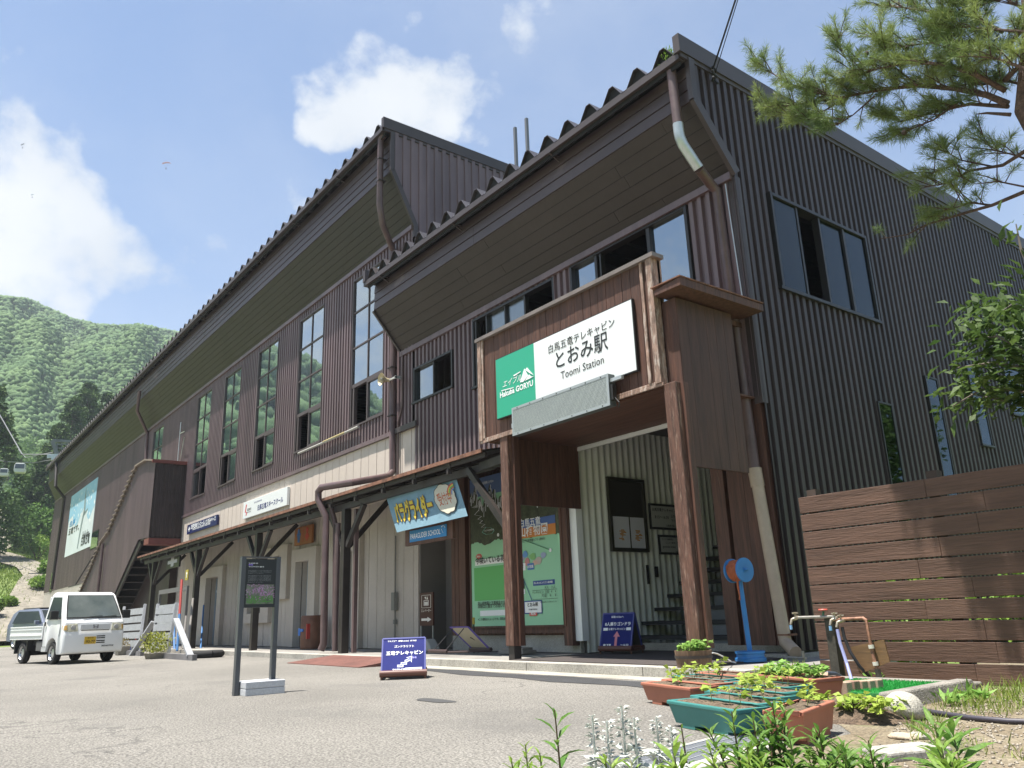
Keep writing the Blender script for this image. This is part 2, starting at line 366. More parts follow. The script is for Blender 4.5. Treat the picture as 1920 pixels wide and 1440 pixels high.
def terrain(x, y):
    r = math.hypot(x, y); az = math.degrees(math.atan2(x, y))
    r0 = 49 if -100 < az < -70 else 70
    if r <= r0: return 0.0
    top = 640; H = top*math.tan(R(ridge(az)))
    t = (r-r0)
    z1 = .155*t*min(1, t/30)                                    # ski slope
    s = min(1, max(0, (r-150)/(top-150))); s2 = s*s*(3-2*s)*.5+s*.5
    z = z1*(1-s)+H*s2
    z += hnoise(x, y)*18*s*(1-s)*2.2 + (9*math.sin(az*.9+r*.013)+6*math.sin(az*2.3-r*.02))*s*(1-s)*2
    if r > top: z = H-(r-top)*.25
    return max(0, min(z, r*math.tan(R(ridge(az)-.75))))
ground_m = mat('meadow_ground', (.085, .140, .025), .95, col2=(.15, .19, .05), vscale=.09, fine=.4, fscale=1.6, wear=((.17, .145, .10), .12, .62, .75))
def build_ground():
    b = MB(); nA, rs = 360, [0, 8, 20, 35, 45, 52, 60, 70, 82, 96, 112, 130, 150, 175, 190, 205, 222, 240, 260, 280, 300, 320, 340, 360, 380, 400, 420, 440, 460, 480, 500, 520, 540, 560, 580, 600, 620, 640, 700, 900]
    V = []; F = []
    for r in rs:
        for k in range(nA):
            az = -180+360*k/nA; x, y = r*math.sin(R(az)), r*math.cos(R(az)); V.append((x, y, -.02+(terrain(x, y) if r < 900 else -5)))
    for i in range(len(rs)-1):
        for k in range(nA):
            k2 = (k+1) % nA; F.append((i*nA+k, (i+1)*nA+k, (i+1)*nA+k2, i*nA+k2))
    m_ = nA*rs.index(175)
    F = np.array(F); lo = F[:m_]; hi = F[m_:]
    o = np_mesh('terrain', V, lo, ground_m, smooth=True); struct(o)
    o = np_mesh('mountain', V, hi, mat('forest_floor', (.030, .060, .022), .95, col2=(.06, .11, .035), vscale=.05, fine=.4, fscale=.5), smooth=True); struct(o)
build_ground()
def build_lot():
    b = MB()
    # car park asphalt up to the raised pavement; its right edge follows the drain and the planting bed
    p = [(-46, -26), (14, -26), (6, 1.0), (-2.0, 1.6), (-2.46, 2.62), (-2.64, 3.20), (-2.40, 3.24), (-2.40, 3.9), (-2.75, 4.3), (-2.95, 4.88), (-2.9, 5.78), (-4.3, 6.5), (-46, 6.5)]
    b.face([(x, y, .002) for x, y in p]); o = b.build('car_park', asphalt); struct(o)
    b = MB(); b.box(-41, -4.62, 6.06, 9.5, -.05, FL-.012); b.cur = 1
    x = -41
    while x < -4.7:
        x2 = min(x+1.85, -4.62); b.box(x, x2-.012, 6.02, 6.24, -.05, FL); x = x2
    o = b.build('pavement', [mat('pavement_slab', (.24, .225, .205), .85, var=.15, vscale=1.5, fine=.2, fscale=60), concrete]); struct(o)
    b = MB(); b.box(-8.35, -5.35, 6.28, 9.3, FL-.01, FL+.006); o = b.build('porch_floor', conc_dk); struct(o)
    # tar patch along the pavement and a dark stain
    def sheet(name, pts, m, z):
        b = MB(); b.face([(q[0], q[1], z) for q in pts]); o = b.build(name, m); struct(o); return o
    top = [(-9.6, 5.62), (-8.6, 5.72), (-7.6, 5.60), (-6.5, 5.66), (-5.6, 5.58), (-4.75, 5.66)]; bot = [(-4.75, 5.10), (-5.3, 5.22), (-6.2, 5.14), (-7.0, 5.28), (-7.9, 5.24), (-8.7, 5.40), (-9.6, 5.54)]
    sheet('tar_patch', top[::-1]+bot[::-1], mat('fresh_tar', (.045, .045, .047), .85, var=.2, vscale=3, fine=.3, fscale=80, bump=.5, bscale=90), .006)
    sheet('kerb_strip', [(-12, 6.02), (-12, 5.72), (-8, 5.70), (-4.62, 5.72), (-4.62, 6.02)], mat('pale_concrete_strip', (.34, .32, .27), .9, var=.2, vscale=1.2, fine=.25, fscale=70), .0045)
    sheet('oil_stain', [(-5.70+.24*math.cos(t)*(1+.12*math.sin(3*t)), 3.53+.10*math.sin(t)*(1+.2*math.cos(2*t))) for t in np.linspace(0, 2*math.pi, 22)[:-1]], mat('damp_stain', (.06, .06, .06), .7), .0055)
    # planting bed
    bed = [(6, 1.0), (-2.0, 1.6), (-2.46, 2.62), (-2.64, 3.20), (-2.40, 3.24), (-2.40, 3.9), (-2.75, 4.3), (-2.95, 4.88), (-2.75, 5.2), (-2.75, 5.9), (-4.0, 6.6), (-4.0, 12), (8, 12), (12, -10), (6, -26)]
    b = MB(); b.face([(x, y, .004) for x, y in bed]); o = b.build('planting_bed', mat('dry_soil', (.17, .132, .085), .95, col2=(.26, .22, .15), vscale=3.5, fine=.5, fscale=60, bump=.9, bscale=70, wear=((.10, .13, .035), 2.2, .55, .66))); struct(o)
    # gravel ski track winding up behind the hall
    tr = [PZ(20, 1236, 0), PZ(5, 1212, 0)]
    pts = []
    for px, py, d in ((10, 1190, 50), (28, 1130, 62), (55, 1080, 72), (80, 1050, 82), (70, 1030, 90), (30, 1015, 98), (5, 1000, 104), (-30, 985, 112), (15, 968, 120), (10, 930, 140), (6, 890, 165)):
        q = PD(px, py, d); pts.append((q.x, q.y))
    b = MB(); V = []
    for i, (x, y) in enumerate(pts):
        w = (6, 3.2, 2.6, 2.6, 3.0, 3.6, 4, 4, 3.4, 2.6, 2.0)[i]; r = math.hypot(x, y); nx, ny = y/r, -x/r
        V.append([(x-nx*w/2, y-ny*w/2), (x+nx*w/2, y+ny*w/2)])
    def zt(x, y): return terrain(x, y)+.25
    for (a, c), (d, e) in zip(V, V[1:]):
        S = 8
        for s in range(S):
            t0, t1 = s/S, (s+1)/S
            q = [(a[0]+(d[0]-a[0])*t, a[1]+(d[1]-a[1])*t) for t in (t0, t1)]; w_ = [(c[0]+(e[0]-c[0])*t, c[1]+(e[1]-c[1])*t) for t in (t0, t1)]
            b.face([(*q[0], zt(*q[0])), (*w_[0], zt(*w_[0])), (*w_[1], zt(*w_[1])), (*q[1], zt(*q[1]))])
    o = b.build('gravel_track', mat('track_gravel', (.20, .178, .14), .95, var=.2, vscale=.25, fine=.3, fscale=3), smooth=True); struct(o)
build_lot()

# ================================================================== cladding
def prof(u0, u1, pitch=.1425, dep=.05, k=None):
    """trapezoid rib profile between u0 and u1 in a fixed phase: list of (u, depth)"""
    k = k or [(0, 0), (.40, 0), (.47, 1), (.90, 1), (.97, 0)]
    i = math.floor(u0/pitch)-1
    raw = []
    while i*pitch < u1+pitch:
        raw += [((i+a)*pitch, d*dep) for a, d in k]; i += 1
    def at(u):
        for (a, d), (c, e) in zip(raw, raw[1:]):
            if a <= u <= c: return d+(e-d)*(u-a)/max(1e-9, c-a)
        return 0
    return [(u0, at(u0))]+[p for p in raw if u0+1e-4 < p[0] < u1-1e-4]+[(u1, at(u1))]
def corr(b, axis, u0, u1, zb, zt, plane, sgn, pitch=.1425, dep=.05, k=None):
    """corrugated sheet; axis 'x' faces -Y/+Y by sgn, axis 'y' faces +X/-X by sgn; zb, zt numbers or functions of u"""
    fb = zb if callable(zb) else (lambda u: zb); ft = zt if callable(zt) else (lambda u: zt)
    P = prof(u0, u1, pitch, dep, k)
    for (a, d), (c, e) in zip(P, P[1:]):
        if axis == 'x': q = [(a, plane+sgn*d, fb(a)), (c, plane+sgn*e, fb(c)), (c, plane+sgn*e, ft(c)), (a, plane+sgn*d, ft(a))]
        else: q = [(plane+sgn*d, a, fb(a)), (plane+sgn*e, c, fb(c)), (plane+sgn*e, c, ft(c)), (plane+sgn*d, a, ft(a))]
        b.face(q, flip=(axis == 'x' and sgn > 0) or (axis == 'y' and sgn < 0))
def wall_open(b, axis, u0, u1, z0, z1, plane, sgn, ops, **k):
    u = u0
    for (a, c, za, zc) in sorted(ops):
        if a > u: corr(b, axis, u, a, z0, z1, plane, sgn, **k)
        f0 = z0(a) if callable(z0) else z0; f1 = z1(a) if callable(z1) else z1
        if za > f0: corr(b, axis, a, c, z0, za, plane, sgn, **k)
        if zc < f1: corr(b, axis, a, c, zc, z1, plane, sgn, **k)
        u = c
    if u < u1: corr(b, axis, u, u1, z0, z1, plane, sgn, **k)
def wbox(b, axis, plane, sgn, u0, u1, z0, z1, d0, d1):
    """box on a wall plane: d0..d1 is the distance out from the plane"""
    p0, p1 = plane+sgn*d0, plane+sgn*d1
    if axis == 'x': b.box(u0, u1, p0, p1, z0, z1)
    else: b.box(p0, p1, u0, u1, z0, z1)
def window(parent, axis, plane, sgn, u0, u1, z0, z1, cells, bars_u, bars_z, glassm, fw=.045, name='window', fm=None, pr=.05):
    """frame with bars at bars_u/bars_z, glass only in the given cells (u0,u1,z0,z1,depth); an empty cell is an open sash"""
    b = MB(); w = lambda *a: wbox(b, axis, plane, sgn, *a)
    w(u0, u0+fw, z0, z1, -.08, pr); w(u1-fw, u1, z0, z1, -.08, pr)
    w(u0+fw, u1-fw, z1-fw, z1, -.08, pr+.002); w(u0-.03, u1+.03, z0-.012, z0+fw*.7, -.08, .075)
    for (bu, a, c, t) in bars_u: w(bu-t/2, bu+t/2, a, c, -.05, pr-.02)
    for (bz, a, c, t) in bars_z: w(a, c, bz-t/2, bz+t/2, -.05, pr-.016)
    fr = b.build(name, fm or black_f, parent)
    b = MB()
    for (a, c, za, zc, d) in cells: wbox(b, axis, plane, sgn, a, c, za, zc, d-.006, d)
    b.build('pane', glassm, fr)
    return fr
# ================================================================== the station hall (long building) and the annex in front of it
hall = thing('station_hall', 'long brown clad hall with a row of tall windows and serrated flat roof', 'building', (-36, 8, 0))
annex = thing('station_annex', 'lower brown clad building nearest the camera with ribbed gable wall and porch', 'building', (-9, 8, 0))

def roof(parent, x0, x1, yf, yb, zlo, zhi, pitch, rake_side_x):
    b = MB(); n = int(round((x1-x0)/pitch)); p = (x1-x0)/n; P = []
    for i in range(n):
        x = x0+i*p; P += [(x, zlo), (x+.10*p, zlo), (x+.42*p, zhi), (x+.58*p, zhi), (x+.90*p, zlo)]
    P.append((x1, zlo))
    for (a, za), (c, zc) in zip(P, P[1:]): b.face([(a, yf, za), (c, yf, zc), (c, yb, zc+.12), (a, yb, za+.12)])
    for (a, za), (c, zc) in zip(P, P[1:]): b.face([(a, yf, za-.012), (a, yb, za+.108), (c, yb, zc+.108), (c, yf, zc-.012)])
    for (a, za), (c, zc) in zip(P, P[1:]): b.face([(a, yf, za-.012), (c, yf, zc-.012), (c, yf, zc), (a, yf, za)])
    r_ = b.build('roof', roofm, parent, fix=False)
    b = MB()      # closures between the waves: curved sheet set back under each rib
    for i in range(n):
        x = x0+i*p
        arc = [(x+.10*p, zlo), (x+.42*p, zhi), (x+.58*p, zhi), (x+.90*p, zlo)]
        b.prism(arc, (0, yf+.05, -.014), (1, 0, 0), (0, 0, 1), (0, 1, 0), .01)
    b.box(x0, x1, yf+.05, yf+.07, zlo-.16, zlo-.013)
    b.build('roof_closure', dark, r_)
    b = MB()
    for i in range(1, n):
        x = x0+i*p; b.obox((x+.0*p, yf+.035, zlo+.004), (1, 0, 0), (0, 1, 0), (0, 0, 1), .028, .012, .012); b.obox((x, yf+.035, zlo+.004), (1, 0, 0), (0, 1, 0), (0, 0, 1), .01, .012, .03)
    b.build('roof_clip', mat('galvanised', (.6, .6, .6), .35, metal=.6), r_)
    b = MB(); b.box(rake_side_x-.10, rake_side_x+.0, yf-.02, yb, zlo-.01, zhi+.035); b.box(rake_side_x-.08, rake_side_x-.02, yf+.02, yb, zlo-.07, zlo-.01)
    b.box(x0-.10, x0, yf-.02, yb, zlo-.01, zhi+.035)
    b.build('bargeboard', rakem, parent)
def eave(parent, x0, x1, yf, zf0, zf1, nf, zs, ns, gut_y, gut_z):
    b = MB(); h = (zf1-zf0)/nf
    for i in range(nf):      # lapped fascia boards
        z0 = zf0+i*h; L = 3.6; x = x0
        while x < x1-.01:
            x2 = min(x1, x+L); j = rnd.uniform(-.002, .002)
            b.hexa([(x+.001, yf-.016+j, z0), (x2-.001, yf-.016+j, z0), (x2-.001, yf+.03, z0), (x+.001, yf+.03, z0), (x+.001, yf-.002+j, z0+h-.008), (x2-.001, yf-.002+j, z0+h-.008), (x2-.001, yf+.03, z0+h-.008), (x+.001, yf+.03, z0+h-.008)]); x = x2
    b.build('fascia', board, parent)
    b = MB(); d = Vector((0, WL-yf, zs-zf0)); L = d.length; d /= L; nn = Vector((0, d.z, -d.y)); st = L/ns
    for i in range(ns):
        x = x0-rnd.uniform(0, 2)
        while x < x1-.01:
            xa, x2 = max(x0, x), min(x1, x+4.0); x += 4.0
            if x2 <= xa: continue
            c = Vector(((xa+x2)/2, yf, zf0))+d*(st*(i+.5))-nn*.012+nn*rnd.uniform(-.001, .0015)
            b.obox(c, (1, 0, 0), d, nn, (x2-xa)/2-.0012, st/2-.0035, .011)
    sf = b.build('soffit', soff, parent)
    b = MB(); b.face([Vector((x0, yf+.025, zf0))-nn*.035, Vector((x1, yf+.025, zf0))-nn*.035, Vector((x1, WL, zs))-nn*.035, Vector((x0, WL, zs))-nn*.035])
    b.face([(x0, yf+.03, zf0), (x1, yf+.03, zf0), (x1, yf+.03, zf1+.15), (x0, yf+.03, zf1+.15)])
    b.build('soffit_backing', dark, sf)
    b = MB(); b.box(x0, x1, WL-.085, WL-.003, zs-.08, zs+.02); b.build('soffit_trim', clad, parent)
    b = MB(); pr = [(-.06, 0), (.055, 0), (.055, .085), (.045, .085), (.045, .012), (-.05, .012), (-.05, .1), (-.06, .1)]
    b.prism([(-a, c) for a, c in pr], (x0-.1, gut_y, gut_z), (0, -1, 0), (0, 0, 1), (1, 0, 0), x1-x0+.12)
    x = x0+.6
    while x < x1: b.box(x-.012, x+.012, gut_y-.06, yf, gut_z-.02, gut_z-.003); b.hexa([(x-.012, gut_y-.07, gut_z-.02), (x+.012, gut_y-.07, gut_z-.02), (x+.012, yf, gut_z-.12), (x-.012, yf, gut_z-.12), (x-.012, gut_y-.07, gut_z-.004), (x+.012, gut_y-.07, gut_z-.004), (x+.012, yf, gut_z-.1), (x-.012, yf, gut_z-.1)]); x += 2.65
    b.build('gutter', rakem, parent)

clad_frame = mat('brown_window_frame', (.085, .066, .067), .45, var=.1)
# ---- hall
wx = [-16.05, -19.20, -22.22, -25.23, -28.12, -34.12]; ww = 1.55
WZ0, WZM, WZ1 = 4.77, 5.74, 8.36
ops = [(x, x+ww, WZ0, WZ1) for x in wx]
b = MB(); wall_open(b, 'x', MX0, MX1, 4.30, 8.60, WL, -1, ops)
corr(b, 'x', MX0, -29.2, 2.95, 4.30, WL, -1); b.build('wall', clad, hall)
roof(hall, MX0, MX1, 7.02, 24, 10.72, 10.93, .535, MX1+.06)
eave(hall, MX0, MX1, 7.24, 9.76, 10.66, 5, 8.62, 8, 7.05, 10.64)
b = MB(); corr(b, 'y', 7.25, 24, lambda y: (9.76+(8.6-9.76)*(y-7.24)/(WL-7.24)) if y < WL else 4.0, 10.72, MX1+.012, 1, pitch=.2, dep=.03)
corr(b, 'y', 7.25, 24, lambda y: (9.76+(8.6-9.76)*(y-7.24)/(WL-7.24)) if y < WL else 0, 10.72, MX0-.012, -1, pitch=.2, dep=.03)
b.build('side_wall', clad, hall)
b = MB()          # corner flashing along the raking end of the eave
b.beam((MX1+.035, 7.225, 10.66), (MX1+.035, 7.225, 9.74), .09, .06, (1, 0, 0)); b.beam((MX1+.035, 7.235, 9.76), (MX1+.035, WL, 8.60), .11, .06, (1, 0, 0)); b.box(MX1-.06, MX1+.06, WL-.045, WL+.05, 8.35, 8.62)
b.build('corner_flashing', rakem, hall)
b = MB(); b.box(MX0, MX1, WL+.02, WL+.06, 8.4, 10.7); b.box(MX0, MX1, 23.6, 24, 0, 10.7); b.box(MX0, MX0+.1, WL+.06, 23.6, 0, 10.7); b.box(MX1-.1, MX1-.02, WL+.06, 23.6, 4, 10.7)
b.box(MX0+.1, MX1-.1, WL+.06, 23.6, 4.2, 4.3); b.build('inner_shell', inside, hall)
for i, x in enumerate(wx):
    f = .035; mid = x+ww/2; h = (WZ1-WZM)/3; zs = [WZM+.05+h*k-.01 for k in range(4)]; zs[3] = WZ1-f
    cells = []; 
    for k in range(3):
        za = zs[k]+.025; zc = zs[k+1]-(.0 if k == 2 else -.0)
        for a, c in ((x+f, mid-.025), (mid+.025, x+ww-f)): cells.append((a, c, WZM+.05+h*k if k else WZM+.05, min(WZM+.03+h*(k+1), WZ1-f), .012))
    op_left = i != 4 and i != 5
    a, c = (mid-.02, x+ww-f) if op_left else (x+f, mid+.02)
    cells.append((a, c, WZ0+.05, WZM-.04, .0))
    bu = [(mid, WZM, WZ1, .032), ((a+.02) if op_left else (c-.02), WZ0+.03, WZM-.04, .05), ((c-.015) if op_left else (a+.015), WZ0+.03, WZM-.04, .035)]
    if op_left: bu.append((x+.11, WZ0+.03, WZM-.04, .07))
    bz = [(WZM, x, x+ww, .085)]+[(WZM+.04+h*k, x, x+ww, .034) for k in (1, 2)]+[(WZ0+.055, a, c, .045), (WZM-.06, a, c, .04)]
    window(hall, 'x', WL, -1, x, x+ww, WZ0, WZ1, cells, bu, bz, pane_m, fw=.035, fm=clad_frame, pr=.052)
# band, beige base wall in strips
b = MB(); b.box(-29.2, -13.93, WL-.075, WL-.001, 4.235, 4.32); b.box(-13.93, -13.08, WL-.07, WL-.001, 4.235, 4.33); b.build('band', clad, hall)
def beige_strips(parent, x0, x1, z0, z1, m, y=WL, wd=.36, nm='lower_wall', skip=()):
    b = MB(); g = sorted(set([round(x0+wd*i, 4) for i in range(int((x1-x0)/wd)+1)]+[x1]+[v for h in skip for v in h[:2] if x0 < v < x1]))
    for x, x2 in zip(g, g[1:]):
        if x2-x < .012: continue
        segs = [(z0, z1)]
        for a, c, za, zc in skip:
            if x < c-.001 and x2 > a+.001: segs = [(z0, za), (zc, z1)] if za > z0+.01 else [(zc, z1)]
        for s0, s1 in segs:
            if s1 > s0: b.box(x+.007, x2-.007, y-.022+rnd.uniform(-.002, .002), y+.03, s0, s1)
    o = b.build(nm, m, parent, bevel=.004)
    b = MB()
    if not skip: b.box(x0, x1, y+.031, y+.05, z0, z1)
    else:
        e = [x0]+[v for h in sorted(skip) for v in h[:2]]+[x1]
        for i in range(0, len(e), 2): b.box(e[i], e[i+1], y+.031, y+.05, z0, z1)
    b.build('joint', mat('panel_joint', (.12, .10, .085), .9), o); return o
beige_strips(hall, -29.2, -13.09, 2.95, 4.232, beige)
def opening(px0, px1, py0, py1, sx0, sx1, sy0, sy1, kind, leafm=None):
    """deep framed opening in the base wall, its outline read on the wall plane"""
    u0, u1 = PY(px0, py1, WL).x, PY(px1, py1, WL).x; z1 = PY((px0+px1)/2, py0, WL).z; z0 = max(FL, PY((px0+px1)/2, py1, WL).z)
    s0, s1 = PY(sx0, sy1, WL).x, PY(sx1, sy1, WL).x; t1 = PY((sx0+sx1)/2, sy0, WL).z; t0 = max(FL, PY((sx0+sx1)/2, sy1, WL).z)
    if kind == 'door': z0 = t0 = FL
    b = MB(); y0, y1 = WL-.14, WL-.02
    b.box(s0, u0, y0, y1, t0, t1); b.box(u1, s1, y0, y1, t0, t1); b.box(u0, u1, y0, y1, z1, t1)
    if t0 < z0: b.box(u0, u1, y0, y1, t0, z0)
    b.box(u0-.02, u0, y1, WL+.3, z0, z1); b.box(u1, u1+.02, y1, WL+.3, z0, z1); b.box(u0, u1, y1, WL+.3, z1, z1+.02)
    fr = b.build('door' if kind == 'door' else 'window', beige_d, hall, bevel=.006)
    b = MB(); w = u1-u0
    if kind == 'door':
        b.box(u0, u1, WL+.2, WL+.24, z0, z1); b.build('door_leaf', leafm, fr)
        b = MB(); b.box(u0+.0, u0+.06, WL+.17, WL+.199, z0, z1); b.box(u1-.06, u1, WL+.17, WL+.199, z0, z1); b.box(u0+.06, u1-.06, WL+.17, WL+.199, z1-.42, z1-.36)
        b.build('door_frame', mat('blue_grey_frame', (.30, .38, .47), .4), fr)
        b = MB(); b.box(u0+w*.58, u0+w*.84, WL+.185, WL+.198, z0+(z1-z0)*.45, z0+(z1-z0)*.80); b.build('pane', pane_dk, fr)
        b = MB(); b.box(u0+w*.2, u0+w*.25, WL+.15, WL+.199, 1.0, 1.16); b.build('handle', silver, fr)
    else:
        b.box(u0, u1, WL+.15, WL+.16, z0, z1); b.build('pane', pane_dk, fr)
        b = MB(); b.box((u0+u1)/2-.02, (u0+u1)/2+.02, WL+.12, WL+.149, z0, z1); b.box(u0, u1, WL+.12, WL+.148, z0, z0+.04); b.build('sash', black_f, fr)
    return (u0, u1, z0, z1)
blue_leaf = mat('pale_blue_door', (.34, .45, .60), .4, var=.06)
grey_leaf = mat('grey_door', (.23, .215, .20), .5, var=.06)
holes = [opening(386, 409, 1084, 1213, 376, 417, 1066, 1213, 'door', grey_leaf), opening(521, 531, 1043, 1106, 515, 545, 1024, 1124, 'window'),
         opening(472, 497, 1050, 1150, 463, 511, 1034, 1168, 'window'), opening(558, 583, 1053, 1212, 550, 597, 1029, 1212, 'door', blue_leaf),
         opening(644, 668, 1034, 1208, 632, 682, 1008, 1208, 'door', blue_leaf), opening(288, 314, 1090, 1150, 280, 323, 1075, 1165, 'window')]
b = MB(); b.box(MX0, -41, WL-.02, WL+.05, -.2, 2.95); b.build('end_base_wall', beige_d, hall)
beige_strips(hall, -41, -13.10, FL, 2.95, beige_d, skip=holes, nm='arcade_wall')
b = MB(); b.box(-57, -13, WL+.6, WL+.65, 0, 4.2); b.build('inner_back', dark, hall)
# strip of old panelling between the down pipe and the annex; grey alcove, brown boards
b = MB(); b.box(-13.10, -11.98, 8.35, 8.4, FL, 3.4); b.box(-13.10, -13.06, WL, 8.35, FL, 3.4); b.box(-12.42, -12.39, 8.335, 8.35, FL, 3.4)
b.build('alcove_wall', mat('alcove_grey', (.17, .155, .145), .8, var=.05), annex)
b = MB()
x = -11.98
while x < -8.72:
    b.box(x+.004, min(x+.115, -8.7)-.004, WL-.02+rnd.uniform(-.004, .004), WL+.05, .33, 3.4); x += .115
b.build('board_wall', wood_p, annex)
b = MB(); b.box(-11.98, -8.72, WL-.012, WL+.05, FL, .33); b.build('plinth', concrete, annex)
# downpipes of the hall
def pipe(parent, pts, r, m, name='downpipe', n=12): b = MB(); b.tube(pts, r, n); return b.build(name, m, parent, smooth=True)
yp = WL-.1
p0 = PY(714, 262, 7.10); p1 = PY(712, 385, 7.10)
dp = pipe(hall, [p0+Vector((.12, .02, .06)), p0, p1, PY(717, 420, 7.2), PY(737, 470, yp), PY(738, 560, yp)+Vector((0, 0, 0)), Vector((PY(736, 700, yp).x, yp, PY(736, 700, yp).z)), PY(736, 884, yp), PY(728, 893, 7.55), PY(660, 905, 6.6), PY(603, 914, 6.36), PY(597, 922, 6.34), PY(597, 938, 6.34), PY(611, 968, 6.42), PY(607, 1206, 6.5), PY(602, 1219, 6.47)], .068, pipe_br)
b = MB()
for py in (690, 780): q = PY(736, py, yp); b.box(q.x-.085, q.x+.085, yp-.08, WL, q.z-.012, q.z+.012)
for py in (300, 340): q = PY(713, py, 7.1); b.box(q.x-.08, q.x+.08, 7.03, 7.2, q.z-.01, q.z+.01)
b.build('pipe_clamp', steel_d, dp)
q = PY(752, 690, yp); pipe(hall, [(q.x, yp+.03, 5.9), (q.x, yp+.03, 4.75), (q.x-.16, yp+.03, 4.45), (q.x-.16, yp+.03, 3.3)], .022, pipe_br, 'conduit', 8)
q = PY(622, 1100, 6.55); pipe(hall, [PY(618, 940, 6.5), PY(629, 985, 6.6), PY(628, 1214, 6.6)], .05, pipe_br)
p0 = PY(262, 733, 7.1); p1 = PY(257, 770, 7.1)
pipe(hall, [p0, p1, PY(276, 812, yp), PY(273, 870, yp)], .07, pipe_br)
p0 = PY(106, 862, 7.1); pipe(hall, [p0, PY(104, 912, 7.1), PY(121, 934, yp), PY(97, 1105, yp)], .09, steel_d)
b = MB()   # expansion joint between cladding bays
for x in (-39.9,): b.box(x-.03, x+.03, WL-.04, WL, 4.32, 8.56)
b.build('joint_strip', steel_d, hall)
b = MB(); q0, q1 = PY(126, 1030, WL), PY(112, 1068, WL); b.box(-56.3, -55.6, WL-.05, WL-.02, 2.9, 4.1); wf = b.build('window', black_f, hall); b = MB(); b.box(-56.22, -55.68, WL-.06, WL-.051, 2.98, 4.02); b.build('pane', pane_dk, wf)
b = MB(); q0 = PY(174, 1022, WL); q1 = PY(193, 990, WL); b.box(-45.0, -43.2, WL-.05, WL-.02, 4.45, 5.35); wf = b.build('window', black_f, hall); b = MB(); b.box(-44.9, -43.3, WL-.06, WL-.051, 4.52, 5.28); b.build('pane', pane_dk, wf)

# ---- annex
ops = [(-13.25, -11.83, 4.70, 5.44), (-11.16, -8.86, 4.50, 5.80), (-8.47, -6.11, 4.50, 5.83)]
b = MB(); wall_open(b, 'x', -13.10, AX1, 2.98, 5.90, WL, -1, ops); b.build('wall', clad, annex)
roof(annex, AX0, AX1, 6.92, 21, 7.33, 7.54, .455, AX1+.07)
eave(annex, AX0, AX1, 7.13, 6.72, 7.26, 3, 5.90, 6, 6.98, 7.235)
eb = lambda y: (6.72+(5.88-6.72)*(y-7.13)/(WL-7.13)) if y < WL else FL+.06
ops = [(8.45, 10.80, 4.475, 5.84), (10.36, 10.74, 1.2, 3.26), (11.88, 12.26, 2.0, 3.86), (13.40, 13.80, 2.95, 4.30), (14.87, 15.55, 3.63, 4.52)]
b = MB(); wall_open(b, 'y', 7.14, 8.45, eb, 7.33, AX1, 1, [], dep=.038); 
wall_open(b, 'y', 8.45, 21, FL+.06, 7.33, AX1, 1, [o for o in ops if o[0] != 10.36]) if False else None
# the big window and the first narrow window share columns, so clad the bays by hand
corr(b, 'y', 8.45, 10.80, 5.84, 7.33, AX1, 1, dep=.038); corr(b, 'y', 8.45, 10.80, 3.26, 4.475, AX1, 1, dep=.038); corr(b, 'y', 8.45, 10.36, FL+.06, 3.26, AX1, 1, dep=.038); corr(b, 'y', 10.74, 10.80, FL+.06, 3.26, AX1, 1, dep=.038); corr(b, 'y', 10.36, 10.74, FL+.06, 1.2, AX1, 1, dep=.038)
wall_open(b, 'y', 10.80, 21, FL+.06, 7.33, AX1, 1, ops[2:], dep=.038)
b.build('side_wall', clad_shaded, annex)
b = MB(); corr(b, 'y', 7.14, WL, eb, 7.33, AX0, -1); b.box(AX0-.0, AX0+.02, 7.14, 21, 7.0, 7.33); b.build('end_wall', clad_shaded, annex)
b = MB(); b.beam((AX1+.03, 7.115, 7.30), (AX1+.03, 7.115, 6.70), .10, .07, (1, 0, 0)); b.beam((AX1+.034, 7.12, 6.72), (AX1+.034, WL, 5.90), .13, .06, (1, 0, 0)); b.beam((AX0-.02, 7.12, 6.72), (AX0-.02, WL, 5.90), .07, .05, (1, 0, 0)); b.box(AX1-.075, AX1+.035, WL-.035, WL+.07, 2.9, 5.86)
b.build('corner_flashing', rakem, annex)
b = MB(); b.box(AX0, AX1-.05, WL+.02, WL+.06, 5.86, 7.3); b.box(AX0, AX1-.1, 20.6, 21, 0, 7.3); b.box(AX0, AX0+.1, WL+.06, 20.6, 2.9, 7.3)
b.box(AX0+.1, AX1-.1, 12.6, 20.6, 3.36, 3.46); b.box(AX0+.1, AX1-.1, WL+.06, 12.6, 3.36, 3.46); b.box(-8.95, -8.66, WL+.06, 20.6, 0, 3.36); b.box(AX0, -8.7, 9.5, 9.6, 0, 3.36); b.build('inner_shell', inside, annex)
b = MB(); b.box(-13.9, -13.08, WL-.10, WL-.072, 4.225, 4.335); b.build('cap', rakem, annex)
f = .04
window(annex, 'x', WL, -1, -13.25, -11.83, 4.70, 5.44, [(-13.21, -12.50, 4.75, 5.40, -.02)], [(-12.52, 4.7, 5.44, .045)], [], pane_hi)
z0, z1 = 4.50, 5.80
window(annex, 'x', WL, -1, -11.16, -8.86, z0, z1, [(-10.72, -10.20, z0+.04, z1-.04, -.03), (-10.18, -9.66, z0+.04, z1-.04, -.02)], [(-10.74, z0, z1, .04), (-10.19, z0, z1, .03), (-9.64, z0, z1, .04), (-11.08, z0, z1, .06)], [], glass('window_glass_frosted', (.3, .3, .3), .24, rough=.25))
z1 = 5.83
window(annex, 'x', WL, -1, -8.47, -6.11, z0, z1, [(-8.43, -7.92, z0+.04, z1-.04, -.03), (-6.80, -6.15, z0+.04, z1-.04, -.02)], [(-7.90, z0, z1, .05), (-7.80, z0, z1, .03), (-6.83, z0, z1, .06)], [], pane_hi)
